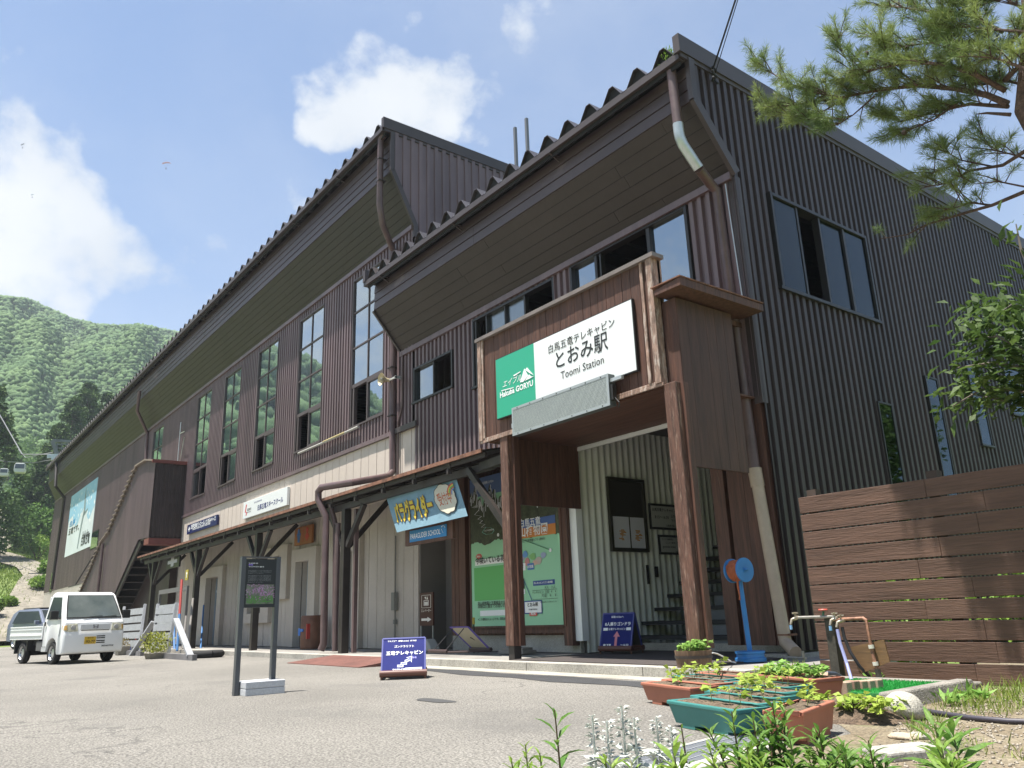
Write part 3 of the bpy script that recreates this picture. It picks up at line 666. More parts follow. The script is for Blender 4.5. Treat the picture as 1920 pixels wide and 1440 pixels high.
# brown ceiling slats seen through the open sash
pane_gb = glass('window_glass_gable', (.30, .36, .36), .0, wave=.05)
z0, z1 = 4.475, 5.84
window(annex, 'y', AX1, 1, 8.45, 10.80, z0, z1, [(8.49, 9.03, z0+.04, z1-.04, .04), (9.60, 10.18, z0+.04, z1-.04, .02), (10.20, 10.76, z0+.04, z1-.04, .04)], [(9.05, z0, z1, .04), (9.58, z0, z1, .04), (10.19, z0, z1, .05)], [], pane_gb, pr=.07)
for (a, c, za, zc) in ops[1:]: window(annex, 'y', AX1, 1, a, c, za, zc, [(a+.025, c-.025, za+.025, zc-.025, .046)], [], [], pane_gb, fw=.025, pr=.056)
st = mat('window_sticker', (.55, .62, .60), .6)
b = MB(); q = (AX1-.012, 8.83, 4.80)
for k in range(14):
    t0, t1 = 2*math.pi*k/14, 2*math.pi*(k+1)/14; b.face([(q[0], q[1]+.075*math.cos(t0), q[2]+.11*math.sin(t0)), (q[0], q[1]+.075*math.cos(t1), q[2]+.11*math.sin(t1)), (q[0], q[1]+.05*math.cos(t1), q[2]+.08*math.sin(t1)), (q[0], q[1]+.05*math.cos(t0), q[2]+.08*math.sin(t0))])
b.box(q[0]-.001, q[0], q[1]-.045, q[1]-.005, q[2]-.04, q[2]+.04); b.box(q[0]-.001, q[0], q[1]-.06, q[1]+.06, q[2]-.21, q[2]-.16)
b.build('sticker', st, annex)
# corner downpipe of the annex: brown, silver elbow, beige foot
yp = WL-.085
a0 = PY(1259, 138, 7.02); a1 = PY(1271, 232, 7.02)
dpa = pipe(annex, [a0+Vector((0, 0, .03)), a1], .062, pipe_br)
a2 = PY(1275, 258, 7.04); a3 = PY(1310, 316, 7.28); a4 = PY(1344, 358, yp); a5 = PY(1415, 878, yp)
pipe(annex, [a1, PY(1273, 248, 7.03), a2, PY(1281, 272, 7.07), a3], .066, silver, 'pipe_elbow')
pipe(annex, [a3, PY(1332, 345, yp-.1), a4, a5], .062, pipe_br)
a6 = PY(1470, 1190, yp); pipe(annex, [a5, PY(1416, 886, yp), PY(1421, 912, yp)], .078, pipe_bg, 'pipe_collar'); pipe(annex, [PY(1420, 905, yp), a6, PY(1473, 1204, yp-.01), PY(1492, 1224, yp-.14)], .068, pipe_bg)
b = MB(); b.tube([a6-Vector((0, 0, .008)), a6+Vector((0, 0, .008))], .073, 14); b.box(a6.x+.06, a6.x+.11, a6.y-.02, a6.y+.08, a6.z-.010, a6.z+.010); b.build('pipe_clamp', rust, annex)
pipe(annex, [PY(1360, 345, yp), PY(1368, 400, yp), PY(1392, 560, yp)], .008, silver, 'cable', 6)
SOFTK = [(0, 0), (.12, .12), (.28, .5), (.40, .9), (.5, 1), (.60, .9), (.72, .5), (.88, .12)]
# porch interior: ribbed white passage wall, stair, back wall
b = MB(); corr(b, 'y', 7.84, 12.6, FL, 3.36, -8.66, 1, pitch=.13, dep=.020, k=SOFTK); corr(b, 'x', -8.66, AX1-.1, 1.2, 3.36, 12.55, -1, pitch=.13, dep=.020, k=SOFTK)
b.build('passage_wall', white_corr, annex)
b = MB(); b.box(-8.74, -8.60, 7.72, 7.84, FL+.16, 2.95); b.box(-8.60, -5.5, 7.755, 7.79, 2.90, 2.955); b.build('passage_trim', white, annex)
b = MB(); b.box(AX1-.14, AX1-.1, WL+.06, 12.6, FL, 3.36); b.build('passage_inner_wall', mat('grey_passage', (.14, .145, .15), .7), annex)
st_m = mat('stair_grey', (.16, .17, .18), .7, var=.1); st_d = mat('stair_dark', (.03, .03, .032), .7)
for k in range(11):
    y = 8.62+.30*k; z = FL+.19*(k+1)
    b = MB(); b.box(-8.63, -5.62, y, y+.36, z-.05, z); o = b.build('stair_tread', st_d, annex)
b = MB()
for k in range(11):
    y = 8.62+.30*k; z = FL+.19*(k+1); b.box(-7.75, -6.25, y+.03, y+.3, FL, z-.052)
b.box(-8.63, -5.62, 12.0, 12.5, FL, 2.1)
b.build('stair_carriage', st_m, annex)
b = MB(); b.box(-8.6, -5.6, 8.5, 8.6, FL, FL+.10); b.build('stair_plinth', concrete, annex)
# jamb boards at the right of the porch
b = MB()
for x0, x1, y in ((-6.16, -5.98, WL-.05), (-5.95, -5.72, WL-.02), (-5.71, -5.53, WL-.03), (-5.52, -5.36, WL-.02)): b.box(x0, x1, y, WL+.25, FL+.12, 2.97)
b.build('jamb_boards', wood_p, annex)
b = MB(); b.box(-5.66, -5.30, 7.62, 8.3, -.05, .13); b.build('footing', concrete, annex)
# window, door pulls and notices on the passage wall
pw = -8.63
def pwb(b, px, py0, py1, d0, d1):
    pass
q0 = PX(1135, 894, pw); q1 = PX(1214, 1036, pw)
b = MB(); t = .045
b.box(pw, pw+.05, q0.y, q1.y, q0.z-t, q0.z); b.box(pw, pw+.05, q0.y, q1.y, q1.z, q1.z+t); b.box(pw, pw+.05, q0.y, q0.y+t, q1.z+t, q0.z-t); b.box(pw, pw+.05, q1.y-t, q1.y, q1.z+t, q0.z-t); b.box(pw-.02, pw+.012, q0.y+t, q1.y-t, q1.z+t, q0.z-t)
fr = b.build('window', mat('dark_olive', (.035, .032, .02), .4), annex)
paper = mat('paper', (.72, .73, .78), .8)
b = MB()
for k in range(2):
    yy = q0.y+.085+k*.36; b.box(pw+.013, pw+.016, yy, yy+.33, q1.z+.06, q1.z+.52)
pp = b.build('notice', paper, fr)
b = MB()
for k in range(2):
    yy = q0.y+.085+k*.36
    for j in range(9): b.box(pw+.0162, pw+.0168, yy+.08+rnd.uniform(0, .1), yy+.14+rnd.uniform(0, .12), q1.z+.17+j*.018, q1.z+.185+j*.018)
b.build('notice_print', mat('orange_print', (.6, .3, .08), .8), pp)
b = MB(); q = PX(1211, 1075, pw)
b.box(pw+.03, pw+.05, q.y-.02, q.y+.02, q.z-.16, q.z+.12); b.box(pw+.03, pw+.045, q.y+.16, q.y+.23, q.z-.06, q.z+.1); b.build('door_pull', black_f, annex)
def plate(px0, py0, px1, py1, lines, name='notice_board'):
    a, c = PX(px0, py0, pw), PX(px1, py1, pw); b = MB(); x = pw+.03
    b.box(x, x+.02, a.y, c.y, c.z, a.z); fr = b.build(name, black_f, annex)
    b = MB(); b.box(x+.02, x+.023, a.y+.035, c.y-.035, c.z+.035, a.z-.035); b.build('face', mat('notice_face', (.50, .51, .47), .6), fr)
    h = a.z-c.z
    for s, fy, fx, fw_ in lines: text(s, (x+.0235, a.y+(c.y-a.y)*fx, c.z+h*fy), (0, 1, 0), (0, 0, 1), ink, fr, width=(c.y-a.y)*fw_, bold=.012)
plate(1212, 944, 1287, 996, [('白馬五竜テレキャビン営業時間', .70, .07, .86), ('8:15～16:30', .42, .12, .36), ('上り最終 16:00', .48, .54, .38), ('下り最終 16:30', .30, .54, .38), ('五竜遠見駅', .11, .40, .22)])
plate(1230, 1003, 1281, 1041, [('ゴンドラ乗車券は', .72, .1, .45), ('ここにて販売しています', .54, .25, .66), ('gondola ticket', .30, .12, .5), ('ticket 窓口', .1, .6, .3)])
# dark blue board and small plate on the back wall
b = MB(); a, c = PY(1322, 912, 12.45), PY(1376, 1026, 12.45); b.box(a.x-.1, c.x+.55, 12.42, 12.47, c.z, a.z+.06); b.build('blue_board', mat('blue_board', (.025, .045, .085), .5), annex)
a = PY(1335, 892, 12.4); b = MB(); b.box(a.x, a.x+.45, 12.42, 12.44, a.z-.1, a.z+.08); pl = b.build('plate', mat('notice_face', (.5, .5, .5)), annex)
text('乗車口 入口', (a.x+.04, 12.418, a.z), (1, 0, 0), (0, 0, 1), ink, pl, width=.36, bold=.01)
# horn loudspeaker on the hall, roof ladder, antenna
q = PY(722, 712, WL-.28)
hs = thing('horn_loudspeaker', 'small beige horn loudspeaker fixed beside the tall window nearest the annex', 'loudspeaker', q)
b = MB(); b.lathe([(.0, .10), (.035, .1), (.04, .04), (.055, .0), (.085, -.05), (.13, -.09), (.135, -.1)], (0, 0, 0), 16, 'y'); b.build('horn', mat('beige_horn', (.55, .47, .30), .5), hs, local=True, smooth=True)
b = MB(); b.lathe([(.0, .02), (.03, -.02), (.03, -.09), (.0, -.1)], (0, 0, 0), 12, 'y'); b.build('driver', mat('grey_driver', (.2, .2, .19), .5), hs, local=True, smooth=True)
b = MB(); b.box(-.02, .3, .08, .11, -.02, .02); b.box(.26, .30, .08, .3, -.03, .03); b.build('bracket', silver, hs, local=True)
q = PY(968, 300, 9.5)
ld = thing('roof_ladder', 'grey metal ladder rails rising above the annex roof', 'ladder', (q.x, 9.5, 7.45))
b = MB()
t0, t1 = PY(966, 239, 9.5), PY(988, 249, 9.5); hz = t0.z-7.45
b.box(-.03, .03, -.03, .03, 0, hz); b.box(t1.x-q.x-.03, t1.x-q.x+.03, -.03, .03, 0, hz); b.build('rail', mat('grey_ladder', (.2, .2, .2), .4, metal=.5), ld, local=True)
b = MB()
for k in range(6): b.box(.03, t1.x-q.x-.03, -.02, .02, .25+k*.33, .28+k*.33)
b.build('rung', mat('grey_ladder', (.2, .2, .2)), ld, local=True)
q = PY(333, 868, 7.55)
an = thing('antenna', 'thin grey aerial mast with crossbar beside the stair landing', 'antenna', (q.x, 7.55, q.z))
b = MB(); hz = PY(335, 795, 7.55).z-q.z; b.tube([(0, 0, -.1), (0, 0, hz)], .018, 6); b.tube([(0, 0, hz*.72), (.55, 0, hz*.70)], .014, 6); b.tube([(.25, 0, -.05), (.6, 0, hz*.55)], .012, 6); b.build('mast', silver, an, local=True)
# yellow tipped pipe lying along two window sills
a, c = PY(560, 850, WL-.12), PY(672, 800, WL-.12)
b = MB(); b.tube([a, (a+c)/2+Vector((0, 0, -.01)), c], .03, 8); pp = b.build('sill_pipe', [mat('grey_pipe', (.42, .40, .37), .5)]); tag(pp, 'long pale pipe lying along the sills of two tall windows', 'pipe')
b = MB(); m_ = a.lerp(c, .45); n_ = a.lerp(c, .8); b.tube([m_, n_], .033, 8); b.build('yellow_sleeve', mat('yellow_sleeve', (.40, .33, .16), .6), pp)
# ================================================================== porch with the sign box
porch = thing('entrance_porch', 'stained timber entrance porch with boxed sign front on square posts', 'porch', (-7.2, 6.5, FL))
BX0, BX1, BY, BZ0, BZ1 = -9.00, -5.56, 6.36, 2.985, 4.49
b = MB(); x = BX0+.09
while x < BX1-.10:
    w = rnd.uniform(.125, .15); x2 = min(x+w, BX1-.09); b.box(x+.003, x2-.003, BY+rnd.uniform(0, .006), BY+.08, BZ0+.03, BZ1-.03); x = x2
b.build('front_boards', wood_p, porch)
b = MB(); b.box(BX0, BX0+.085, BY-.03, BY+.12, BZ0, BZ1-.03); b.box(BX1-.085, BX1, BY-.03, BY+.12, BZ0, BZ1-.03)
b.box(BX0+.085, BX1-.085, BY-.012, BY+.1, BZ0, BZ0+.03); b.box(BX0, BX1+.02, BY-.02, BY+.002, BZ0-.035, BZ0-.002); b.build('edge_trim', wood_w, porch, bevel=.004)
b = MB(); b.box(BX0+.09, BX0+.13, BY-.02, BY, BZ0+.03, BZ1-.03); b.box(BX1-.19, BX1-.15, BY-.02, BY, BZ0+.03, BZ1-.03); b.build('cover_strip', wood_w, porch)
b = MB(); b.box(BX0-.03, BX1+.05, BY-.05, BY+.14, BZ1-.03, BZ1+.02); b.build('cap', mat('grey_cap', (.19, .16, .145), .5, var=.2), porch)
b = MB(); b.box(BX1-.06, BX1, BY+.08, 6.50, BZ0, BZ1-.03); b.box(BX0, BX0+.06, BY+.08, 7.78, BZ0, BZ1-.03); b.build('return_boards', wood_w, porch)
b = MB(); b.box(BX1+.002, -5.362, 6.452, 6.475, BZ0-.03, 3.93); b.build('filler_board', wood_p, porch)
b = MB(); y = BY+.11
while y < 7.76:
    y2 = min(y+.13, 7.78); b.box(BX0+.06, BX1+.155, y+.002, y2-.002, BZ0-.02, BZ0); y = y2
b.build('ceiling', wood_x, porch)
b = MB(); b.box(BX0+.06, BX1+.155, BY+.1, 7.43, BZ0+.005, BZ0+.04); b.box(BX0+.06, BX1+.1, BY+.14, 7.78, 3.86, 3.92); b.build('deck', wood_p, porch)
# side panels along both ends, shallow roof over the right one
PXR = -5.36
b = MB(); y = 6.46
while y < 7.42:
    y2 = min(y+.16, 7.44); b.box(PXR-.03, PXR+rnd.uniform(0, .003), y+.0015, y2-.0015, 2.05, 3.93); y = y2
b.build('side_panel', mat('shaded_porch_wood', (.072, .032, .021), .6, var=.25, vscale=5, stretch=(3, 3, .25), fine=.18, fscale=16), porch)  # same wood as the porch front, darkened to paint in this side's shade
b = MB(); y = 6.52
while y < 7.76:
    y2 = min(y+.16, 7.77); b.box(-8.56, -8.53, y+.0015, y2-.0015, 2.06, BZ0-.022); y = y2
b.build('side_panel', wood_p, porch)
b = MB(); b.hexa([(BX1+.04, 6.30, 3.965), (-5.14, 6.30, 3.965), (-5.14, 7.76, 3.965), (BX1, 7.76, 3.965), (BX1+.04, 6.30, 4.03), (-5.14, 6.30, 4.06), (-5.14, 7.76, 4.05), (BX1, 7.76, 4.02)]); rf = b.build('side_roof', wood_p, porch, bevel=.004)
b = MB(); b.box(BX1, -5.13, 6.285, 7.76, 4.062, 4.075); b.build('roof_sheet', rust, rf)
for (x, y) in ((-5.47, 6.43), (-8.46, 6.43)):
    b = MB(); b.box(x-.085, x+.085, y-.075, y+.085, FL+.16, BZ0-.022); p = b.build('post', mat('post_wood', (.115, .055, .037), .7, var=.4, vscale=5, stretch=(5, 5, .5), fine=.35, fscale=22, bump=.5, bscale=30, wear=((.36, .25, .19), 9, .56, .7)), porch, bevel=.008)
    b = MB(); b.box(x-.06, x+.06, y-.05, y+.06, FL-.02, FL+.16); b.build('post_foot', steel_d, p)
    b = MB(); b.box(x+.086, x+.13, y+.0, y+.08, FL+.16, BZ0-.03); b.build('post_cheek', wood_p, p)
# frame of the map board bay
b = MB(); b.box(-8.92, -8.74, 7.66, 7.79, FL+.1, 2.98); b.box(-11.55, -11.40, 7.68, 7.78, .38, 3.2); b.box(-11.40, -8.92, 7.69, 7.78, .36, .46); b.build('bay_frame', wood_p, porch)
a = PX(1270, 815, -7.3)
pl = thing('ceiling_light', 'small square lamp on the dark passage ceiling behind the porch', 'lamp', (-7.6, 9.0, 3.31))
b = MB(); b.box(-.25, .25, -.16, .16, -.02, .05); b.build('housing', mat('lamp_grey', (.5, .5, .48), .5), pl, local=True)
b = MB(); b.box(-.22, .22, -.13, .13, -.03, -.021); b.build('diffuser', mat('lamp_diffuser', (.75, .75, .7), .4), pl, local=True)

# ---- station sign and display
X_, Z_ = Vector((1, 0, 0)), Vector((0, 0, 1))
sy = 6.335
TL, TR_, BLp, BR_ = PY(931, 677, sy), PY(1186, 561, sy), PY(935, 785, sy), PY(1195, 695, sy)
sx0, sx1, sz0, sz1 = (TL.x+BLp.x)/2, (TR_.x+BR_.x)/2, (BLp.z+BR_.z)/2, (TL.z+TR_.z)/2
sgn = thing('station_sign', 'white and green station sign mounted on the porch front', 'sign', (sx0, sy, sz0))
gx = PY(1005, 700, sy).x
b = MB(); b.box(gx, sx1, sy-.02, sy+.015, sz0, sz1); b.build('white_panel', white, sgn)
b = MB(); b.box(sx0, gx, sy-.02, sy+.015, sz0, sz1); b.build('green_panel', mat('sign_green', (.03, .37, .225), .4), sgn)
b = MB(); b.box(sx0-.012, sx1+.012, sy-.018, sy+.02, sz1+.0005, sz1+.012); b.box(sx0-.012, sx1+.012, sy-.018, sy+.02, sz0-.012, sz0-.0005); b.box(sx1+.0005, sx1+.014, sy-.018, sy+.02, sz0, sz1); b.build('rim', black_f, sgn)
fy = sy-.0205
def tx(s, px, py, px2, py2, m, par, y, bold=0, height=None, **k):
    a, c = PY(px, py, y), PY(px2, py2, y); return text(s, (a.x, y, (a.z+c.z)/2), X_, Z_, m, par, width=c.x-a.x, bold=bold, height=height, **k)
tx('白馬五竜テレキャビン', 1029, 663, 1153, 613, ink, sgn, fy, .008)
tx('とおみ駅', 1043, 691, 1141, 657, ink, sgn, fy, .009)
tx('Toomi Station', 1052, 709, 1133, 683, ink, sgn, fy, .004)
wi = mat('white_ink', (.85, .86, .86), .6)
tx('Hakuba GORYU', 938, 746, 1000, 724, wi, sgn, fy, .03)
tx('エイブル', 943, 727, 979, 713, wi, sgn, fy, .0, shear=.35)
b = MB()   # two pointed peaks with a sweeping cut
P_ = lambda px, py: PY(px, py, fy-.004)
def poly(pts): b.prism([(q.x, q.z) for q in [P_(*p) for p in pts]], (0, fy-.002, 0), (1, 0, 0), (0, 0, 1), (0, -1, 0), .003)
poly([(975, 717), (983, 691), (990, 704), (981, 716)]); poly([(984, 714), (992, 702), (996, 706), (1001, 705), (993, 710), (986, 713)]); poly([(984.5, 693.5), (988, 689), (1000, 703), (993, 699.5)]); poly([(940, 732), (963, 726), (963, 727.5), (940, 733.5)]); poly([(962, 704), (976, 696), (976, 697.5), (964, 705.5)])
b.build('mountain_mark', wi, sgn)
sy2 = 6.20
TLp, TRp, BLq, BRq = PY(959, 771, sy2), PY(1139, 695, sy2), PY(963, 816, sy2), PY(1146, 761, sy2)
lx0, lx1, lz0, lz1 = (TLp.x+BLq.x)/2, (TRp.x+BRq.x)/2, (BLq.z+BRq.z)/2, (TLp.z+TRp.z)/2
led = thing('led_display', 'grey dotted message display panel hanging below the white station sign', 'display', (lx0, sy2, lz0))
b = MB(); b.box(lx0, lx1, sy2, sy2+.10, lz0, lz1); b.build('case', mat('display_case', (.10, .115, .115), .4, metal=.3), led, bevel=.006)
b = MB(); t = .032; y0, y1 = sy2-.008, sy2-.0005
b.box(lx0, lx1, y0, y1, lz1-t, lz1); b.box(lx0, lx1, y0, y1, lz0, lz0+t); b.box(lx0, lx0+t, y0, y1, lz0+t, lz1-t); b.box(lx1-t, lx1, y0, y1, lz0+t, lz1-t)
fr = b.build('frame', mat('display_frame', (.42, .45, .45), .35, metal=.4), led)
b = MB()
for k in range(7):
    xx = lx0+.12+(lx1-lx0-.24)*k/6; b.box(xx-.006, xx+.006, y0-.004, y0, lz1-t+.006, lz1-.01); b.box(xx-.006, xx+.006, y0-.004, y0, lz0+.008, lz0+t-.008)
b.build('clips', black_f, fr)
nx_, nz_ = 88, 22; V = []; F = []
dx = (lx1-lx0-2*t)/nx_; dz = (lz1-lz0-2*t)/nz_
for i in range(nx_):
    for j in range(nz_):
        x, z = lx0+t+(i+.5)*dx, lz0+t+(j+.5)*dz; h = .30
        n = len(V); V += [(x-dx*h, sy2-.006, z-dz*h), (x+dx*h, sy2-.006, z-dz*h), (x+dx*h, sy2-.006, z+dz*h), (x-dx*h, sy2-.006, z+dz*h)]; F.append((n, n+1, n+2, n+3))
np_mesh('dots', V, F, mat('display_dots', (.62, .68, .66), .4), led)
b = MB(); b.box(lx0-.05, lx0, sy2+.02, sy2+.06, lz0+.12, lz0+.18); b.box(lx1, lx1+.18, sy2+.02, sy2+.06, lz1-.10, lz1-.06); b.box(lx0+.2, lx0+.26, sy2+.1, BY, lz0+.1, lz1-.1); b.box(lx1-.26, lx1-.2, sy2+.1, BY, lz0+.1, lz1-.1); b.build('bracket', silver, led)
b = MB(); b.box(lx1, lx1+.04, sy2+.01, sy2+.07, lz0+.06, lz0+.24); b.tube([(lx1+.03, sy2+.04, lz0+.1), (lx1+.09, sy2+.05, lz0+.02), (lx1+.07, sy2+.06, lz0-.03), (lx1+.02, sy2+.1, lz0+.0)], .008, 6); b.build('power_lead', black_f, led)

# ================================================================== arcade canopy
can = thing('walkway_canopy', 'low rust edged lean-to roof on dark posts along the hall', 'canopy', (-19, 6.5, FL))
CX0, CX1 = -28.7, -9.02
b = MB(); b.hexa([(CX0, 6.40, 2.86), (CX1, 6.40, 2.86), (CX1, WL-.03, 3.14), (CX0, WL-.03, 3.14), (CX0, 6.40, 2.885), (CX1, 6.40, 2.885), (CX1, WL-.03, 3.165), (CX0, WL-.03, 3.165)])
rf = b.build('roof', steel_d, can)
b = MB(); b.box(CX0, CX1, 6.375, 6.395, 2.845, 2.90); b.build('roof_edge', rust, rf)
b = MB()
for y, z in ((6.46, 2.83), (6.85, 2.90), (7.3, 2.985)): b.box(CX0+.05, CX1, y-.02, y+.02, z-.045, z+.02)
b.build('purlin', steel_d, can)
b = MB(); x = CX0+.4
while x < CX1: b.beam((x, 6.43, 2.80), (x, WL-.05, 3.06), .05, .09); b.box(x-.025, x+.025, 6.40, 6.47, 2.68, 2.76); x += 1.02
b.build('rafter', steel_d, can)
b = MB(); b.box(CX0+.2, CX1, 6.56, 6.64, 2.63, 2.74); b.build('beam', steel_d, can)
for x in (-13.72, -18.22, -22.75, -27.3):
    b = MB(); b.box(x-.07, x+.07, 6.53, 6.67, FL-.02, 2.63); p = b.build('post', mat('dark_post', (.028, .022, .019), .5, var=.3, vscale=4), can, bevel=.006)
    b = MB()
    for s in (-1, 1): b.beam((x+s*.07, 6.6, 1.95), (x+s*.72, 6.6, 2.64), .08, .09)
    b.beam((x, 6.66, 1.95), (x, 7.5, 2.86), .08, .09, (1, 0, 0)); b.build('brace', steel_d, p)
b = MB(); b.beam(PY(878, 880, 6.5), PY(951, 990, 6.5), .07, .09); b.beam((CX1-.3, 6.6, 2.7), (-8.5, 6.5, 2.7), .1, .12); b.build('brace', mat('dark_post', (.03, .02, .02)), can)
b = MB(); b.box(-13.45, -13.38, 6.62, 6.69, FL, 2.6); b.tube([(-13.98, 6.56, FL+.02), (-13.98, 6.56, 2.4)], .05, 10); b.build('standpipe', pipe_br, can)

# ================================================================== signs on and under the canopy
def sign_box(name, label, px0, py0, px1, py1, y, m, t=.06, h=None):
    a, c = PY(px0, py0, y), PY(px1, py1, y)
    return a, c
# ski school board
y = WL-.10
a, c = PY(457, 938, y), PY(537, 959, y); zt = (PY(457, 938, y).z+PY(537, 918, y).z)/2; zb = (PY(457, 973, y).z+PY(537, 947, y).z)/2
sk = thing('ski_school_sign', 'long white ski school board on the beige wall band', 'sign', (a.x, y, zb))
b = MB(); b.box(a.x, c.x, y, y+.07, zb, zt); b.build('panel', white, sk, bevel=.004)
navy = mat('navy_ink', (.03, .035, .16), .6); red = mat('red_ink', (.6, .03, .04), .6); W = c.x-a.x; H = zt-zb
text('白馬五竜スキースクール', (a.x+W*.36, y, zb+H*.22), X_, Z_, navy, sk, width=W*.56, bold=.02)
text('SKI & SNOWBOARD', (a.x+W*.27, y, zb+H*.72), X_, Z_, navy, sk, width=W*.18)
text('GORYU', (a.x+W*.105, y, zb+H*.40), X_, Z_, ink, sk, width=W*.10, bold=.02)
text('SKI SCHOOL', (a.x+W*.105, y, zb+H*.28), X_, Z_, ink, sk, width=W*.10)
b = MB(); b.prism([(0, 0), (.07, 0), (.13, .22), (.06, .22)], (a.x+W*.05, y-.001, zb+H*.35), X_, Z_, (0, -1, 0), .002); b.prism([(0, 0), (.06, 0), (.09, .1), (.03, .1)], (a.x+W*.075, y-.001, zb+H*.16), X_, Z_, (0, -1, 0), .002); b.build('emblem', red, sk)
# patrol base board
a, c = PY(350, 1003, y), PY(406, 985, y); zt = (PY(350, 984, y).z+PY(406, 967, y).z)/2; zb = (PY(350, 1003, y).z+PY(406, 983, y).z)/2
pb = thing('patrol_sign', 'navy patrol base board with a white cross on the beige band', 'sign', (a.x, y, zb))
b = MB(); b.box(a.x, c.x, y, y+.06, zb, zt); b.build('panel', mat('navy_board', (.012, .018, .10), .4), pb); W = c.x-a.x; H = zt-zb
text('白馬五竜パトロール / とおみベース', (a.x+W*.14, y, zb+H*.42), X_, Z_, wi, pb, width=W*.82, bold=.03)
text('Hakuba Goryu ski patrol Toomi base', (a.x+W*.2, y, zb+H*.16), X_, Z_, wi, pb, width=W*.6, bold=.01)
b = MB(); b.box(a.x+W*.05, a.x+W*.11, y-.004, y-.001, zb+H*.44, zb+H*.58); b.box(a.x+W*.07, a.x+W*.09, y-.0045, y-.001, zb+H*.26, zb+H*.76); b.build('cross', wi, pb)
# hanging first aid cross
y = 6.7
a, c = PY(313, 1045, y), PY(335, 1062, y); cs = thing('first_aid_sign', 'black hanging sign with a grey cross under the far end of the canopy', 'sign', ((a.x+c.x)/2, y, c.z)); w = (c.x-a.x)/2; h = (a.z-c.z)
b = MB(); b.box(-w, w, 0, .05, 0, h); b.build('panel', black_f, cs, local=True)
b = MB(); b.box(-w*.72, w*.72, -.012, -.001, h*.36, h*.64); b.box(-w*.2, w*.2, -.013, -.001, h*.12, h*.88); b.build('cross', mat('cross_grey', (.45, .45, .44), .6), cs, local=True)
b = MB(); b.box(-.015, .015, .01, .04, h, 2.86-c.z); b.build('hanger', steel_d, cs, local=True)
# toilets board
y = 7.66
a, c = PY(553, 991, y), PY(584, 1017, y); ts = thing('toilet_sign', 'square orange toilet board with blue and red figures under the canopy', 'sign', (a.x, y, c.z))
W, H = c.x-a.x, a.z-c.z
b = MB(); b.box(0, W, 0, .05, 0, H); b.build('panel', mat('orange_board', (.30, .12, .035), .6, var=.15), ts, local=True)
for k, (cx, colr) in enumerate(((.26, (.05, .16, .42)), (.74, (.45, .06, .03)))):
    b = MB(); b.lathe([(0, -.01), (W*.06, -.01), (W*.06, -.001)], (W*cx, 0, H*.76), 14, 'y')
    b.prism([(-.08*W, .5*H), (.08*W, .5*H), (.045*W, .15*H), (-.045*W, .15*H)] if k == 0 else [(0, .66*H), (.12*W, .4*H), (0, .14*H), (-.12*W, .4*H)], (W*cx, -.001, 0), X_, Z_, (0, -1, 0), .006); 
    if k == 0: b.prism([(-.1*W, .66*H), (.1*W, .66*H), (.1*W, .51*H), (-.1*W, .51*H)], (W*cx, -.001, 0), X_, Z_, (0, -1, 0), .006)
    b.build('figure', mat('figure_%d' % k, colr, .6), ts, local=True)
b = MB(); b.box(W*.49, W*.51, -.004, -.001, H*.15, H*.85); b.build('divider', mat('figure_1', (.4, .06, .03)), ts, local=True)
# small yellow plate on the far post
q = PY(350, 1078, 6.5); b = MB(); b.box(q.x-.13, q.x+.13, 6.5, 6.52, q.z-.14, q.z+.14); yp_ = b.build('yellow_plate', mat('yellow_plate', (.42, .34, .05), .6)); tag(yp_, 'small yellow plate with a pale arrow fixed to a canopy post', 'sign')
b = MB(); b.prism([(-.02, -.08), (.02, -.08), (.02, .02), (.06, .02), (0, .09), (-.06, .02), (-.02, .02)], (q.x, 6.499, q.z), X_, Z_, (0, -1, 0), .004); b.build('arrow', wi, yp_)
# paraglider banner: cloth hung under the canopy, lower edge kicked forward
A, B_, C_, D_ = PY(723, 931, 6.62), PY(853, 894, 6.62), PY(876, 967, 6.50), PY(743, 998, 6.50)
Ub = (B_-A); Wb = Ub.length; Ub.normalize(); Vb = (A-D_); Hb = Vb.length; Vb.normalize(); Nb = Ub.cross(Vb).normalized()
bn = thing('paraglider_banner', 'faded blue cloth banner with yellow brush lettering hung under the canopy', 'banner', D_)
b = MB(); S = 16
for i in range(S):
    for j in range(4):
        def pt(u, v): return D_.lerp(C_, u).lerp(A.lerp(B_, u), v)-Nb*.012+Nb*.004*math.sin(u*9+v*3)
        b.face([pt(i/S, j/4), pt((i+1)/S, j/4), pt((i+1)/S, (j+1)/4), pt(i/S, (j+1)/4)])
b.build('cloth', mat('banner_blue', (.17, .29, .36), .8, var=.12, vscale=3), bn, smooth=True)
def bp(u, v, o=.0): return D_.lerp(C_, u).lerp(A.lerp(B_, u), v)+Nb*o
yl = mat('banner_yellow', (.62, .46, .04), .7); dk_red = mat('banner_dark_red', (.16, .05, .04), .7)
Ubb = (C_-D_).normalized()
def btext(s, u, v, w, h, m, bold, o, nm='lettering'): return text(s, bp(u, v), Ubb, Vb, m, bn, width=w*Wb, height=h*Hb, bold=bold, off=o, name=nm)
btext('パラグライダー', .06, .17, .55, .60, dk_red, .075, .006); btext('パラグライダー', .065, .185, .54, .57, yl, .045, .010)
def disc(cx, cy, rx, ry, o, m, nm, bumps=0, n=40):
    b = MB(); pts = []
    for k in range(n):
        t = 2*math.pi*k/n; r_ = 1+(.09*abs(math.sin(bumps*t/2)) if bumps else 0); pts.append(bp(cx+rx*r_*math.cos(t), cy+ry*r_*math.sin(t), o))
    b.face(pts); b.face([p-Nb*.001 for p in pts][::-1]); return b.build(nm, m, bn, fix=False)
disc(.805, .53, .135, .37, .005, ink, 'cloud_outline', 9); disc(.805, .53, .127, .35, .007, mat('banner_cream', (.55, .52, .42), .8), 'cloud', 9)
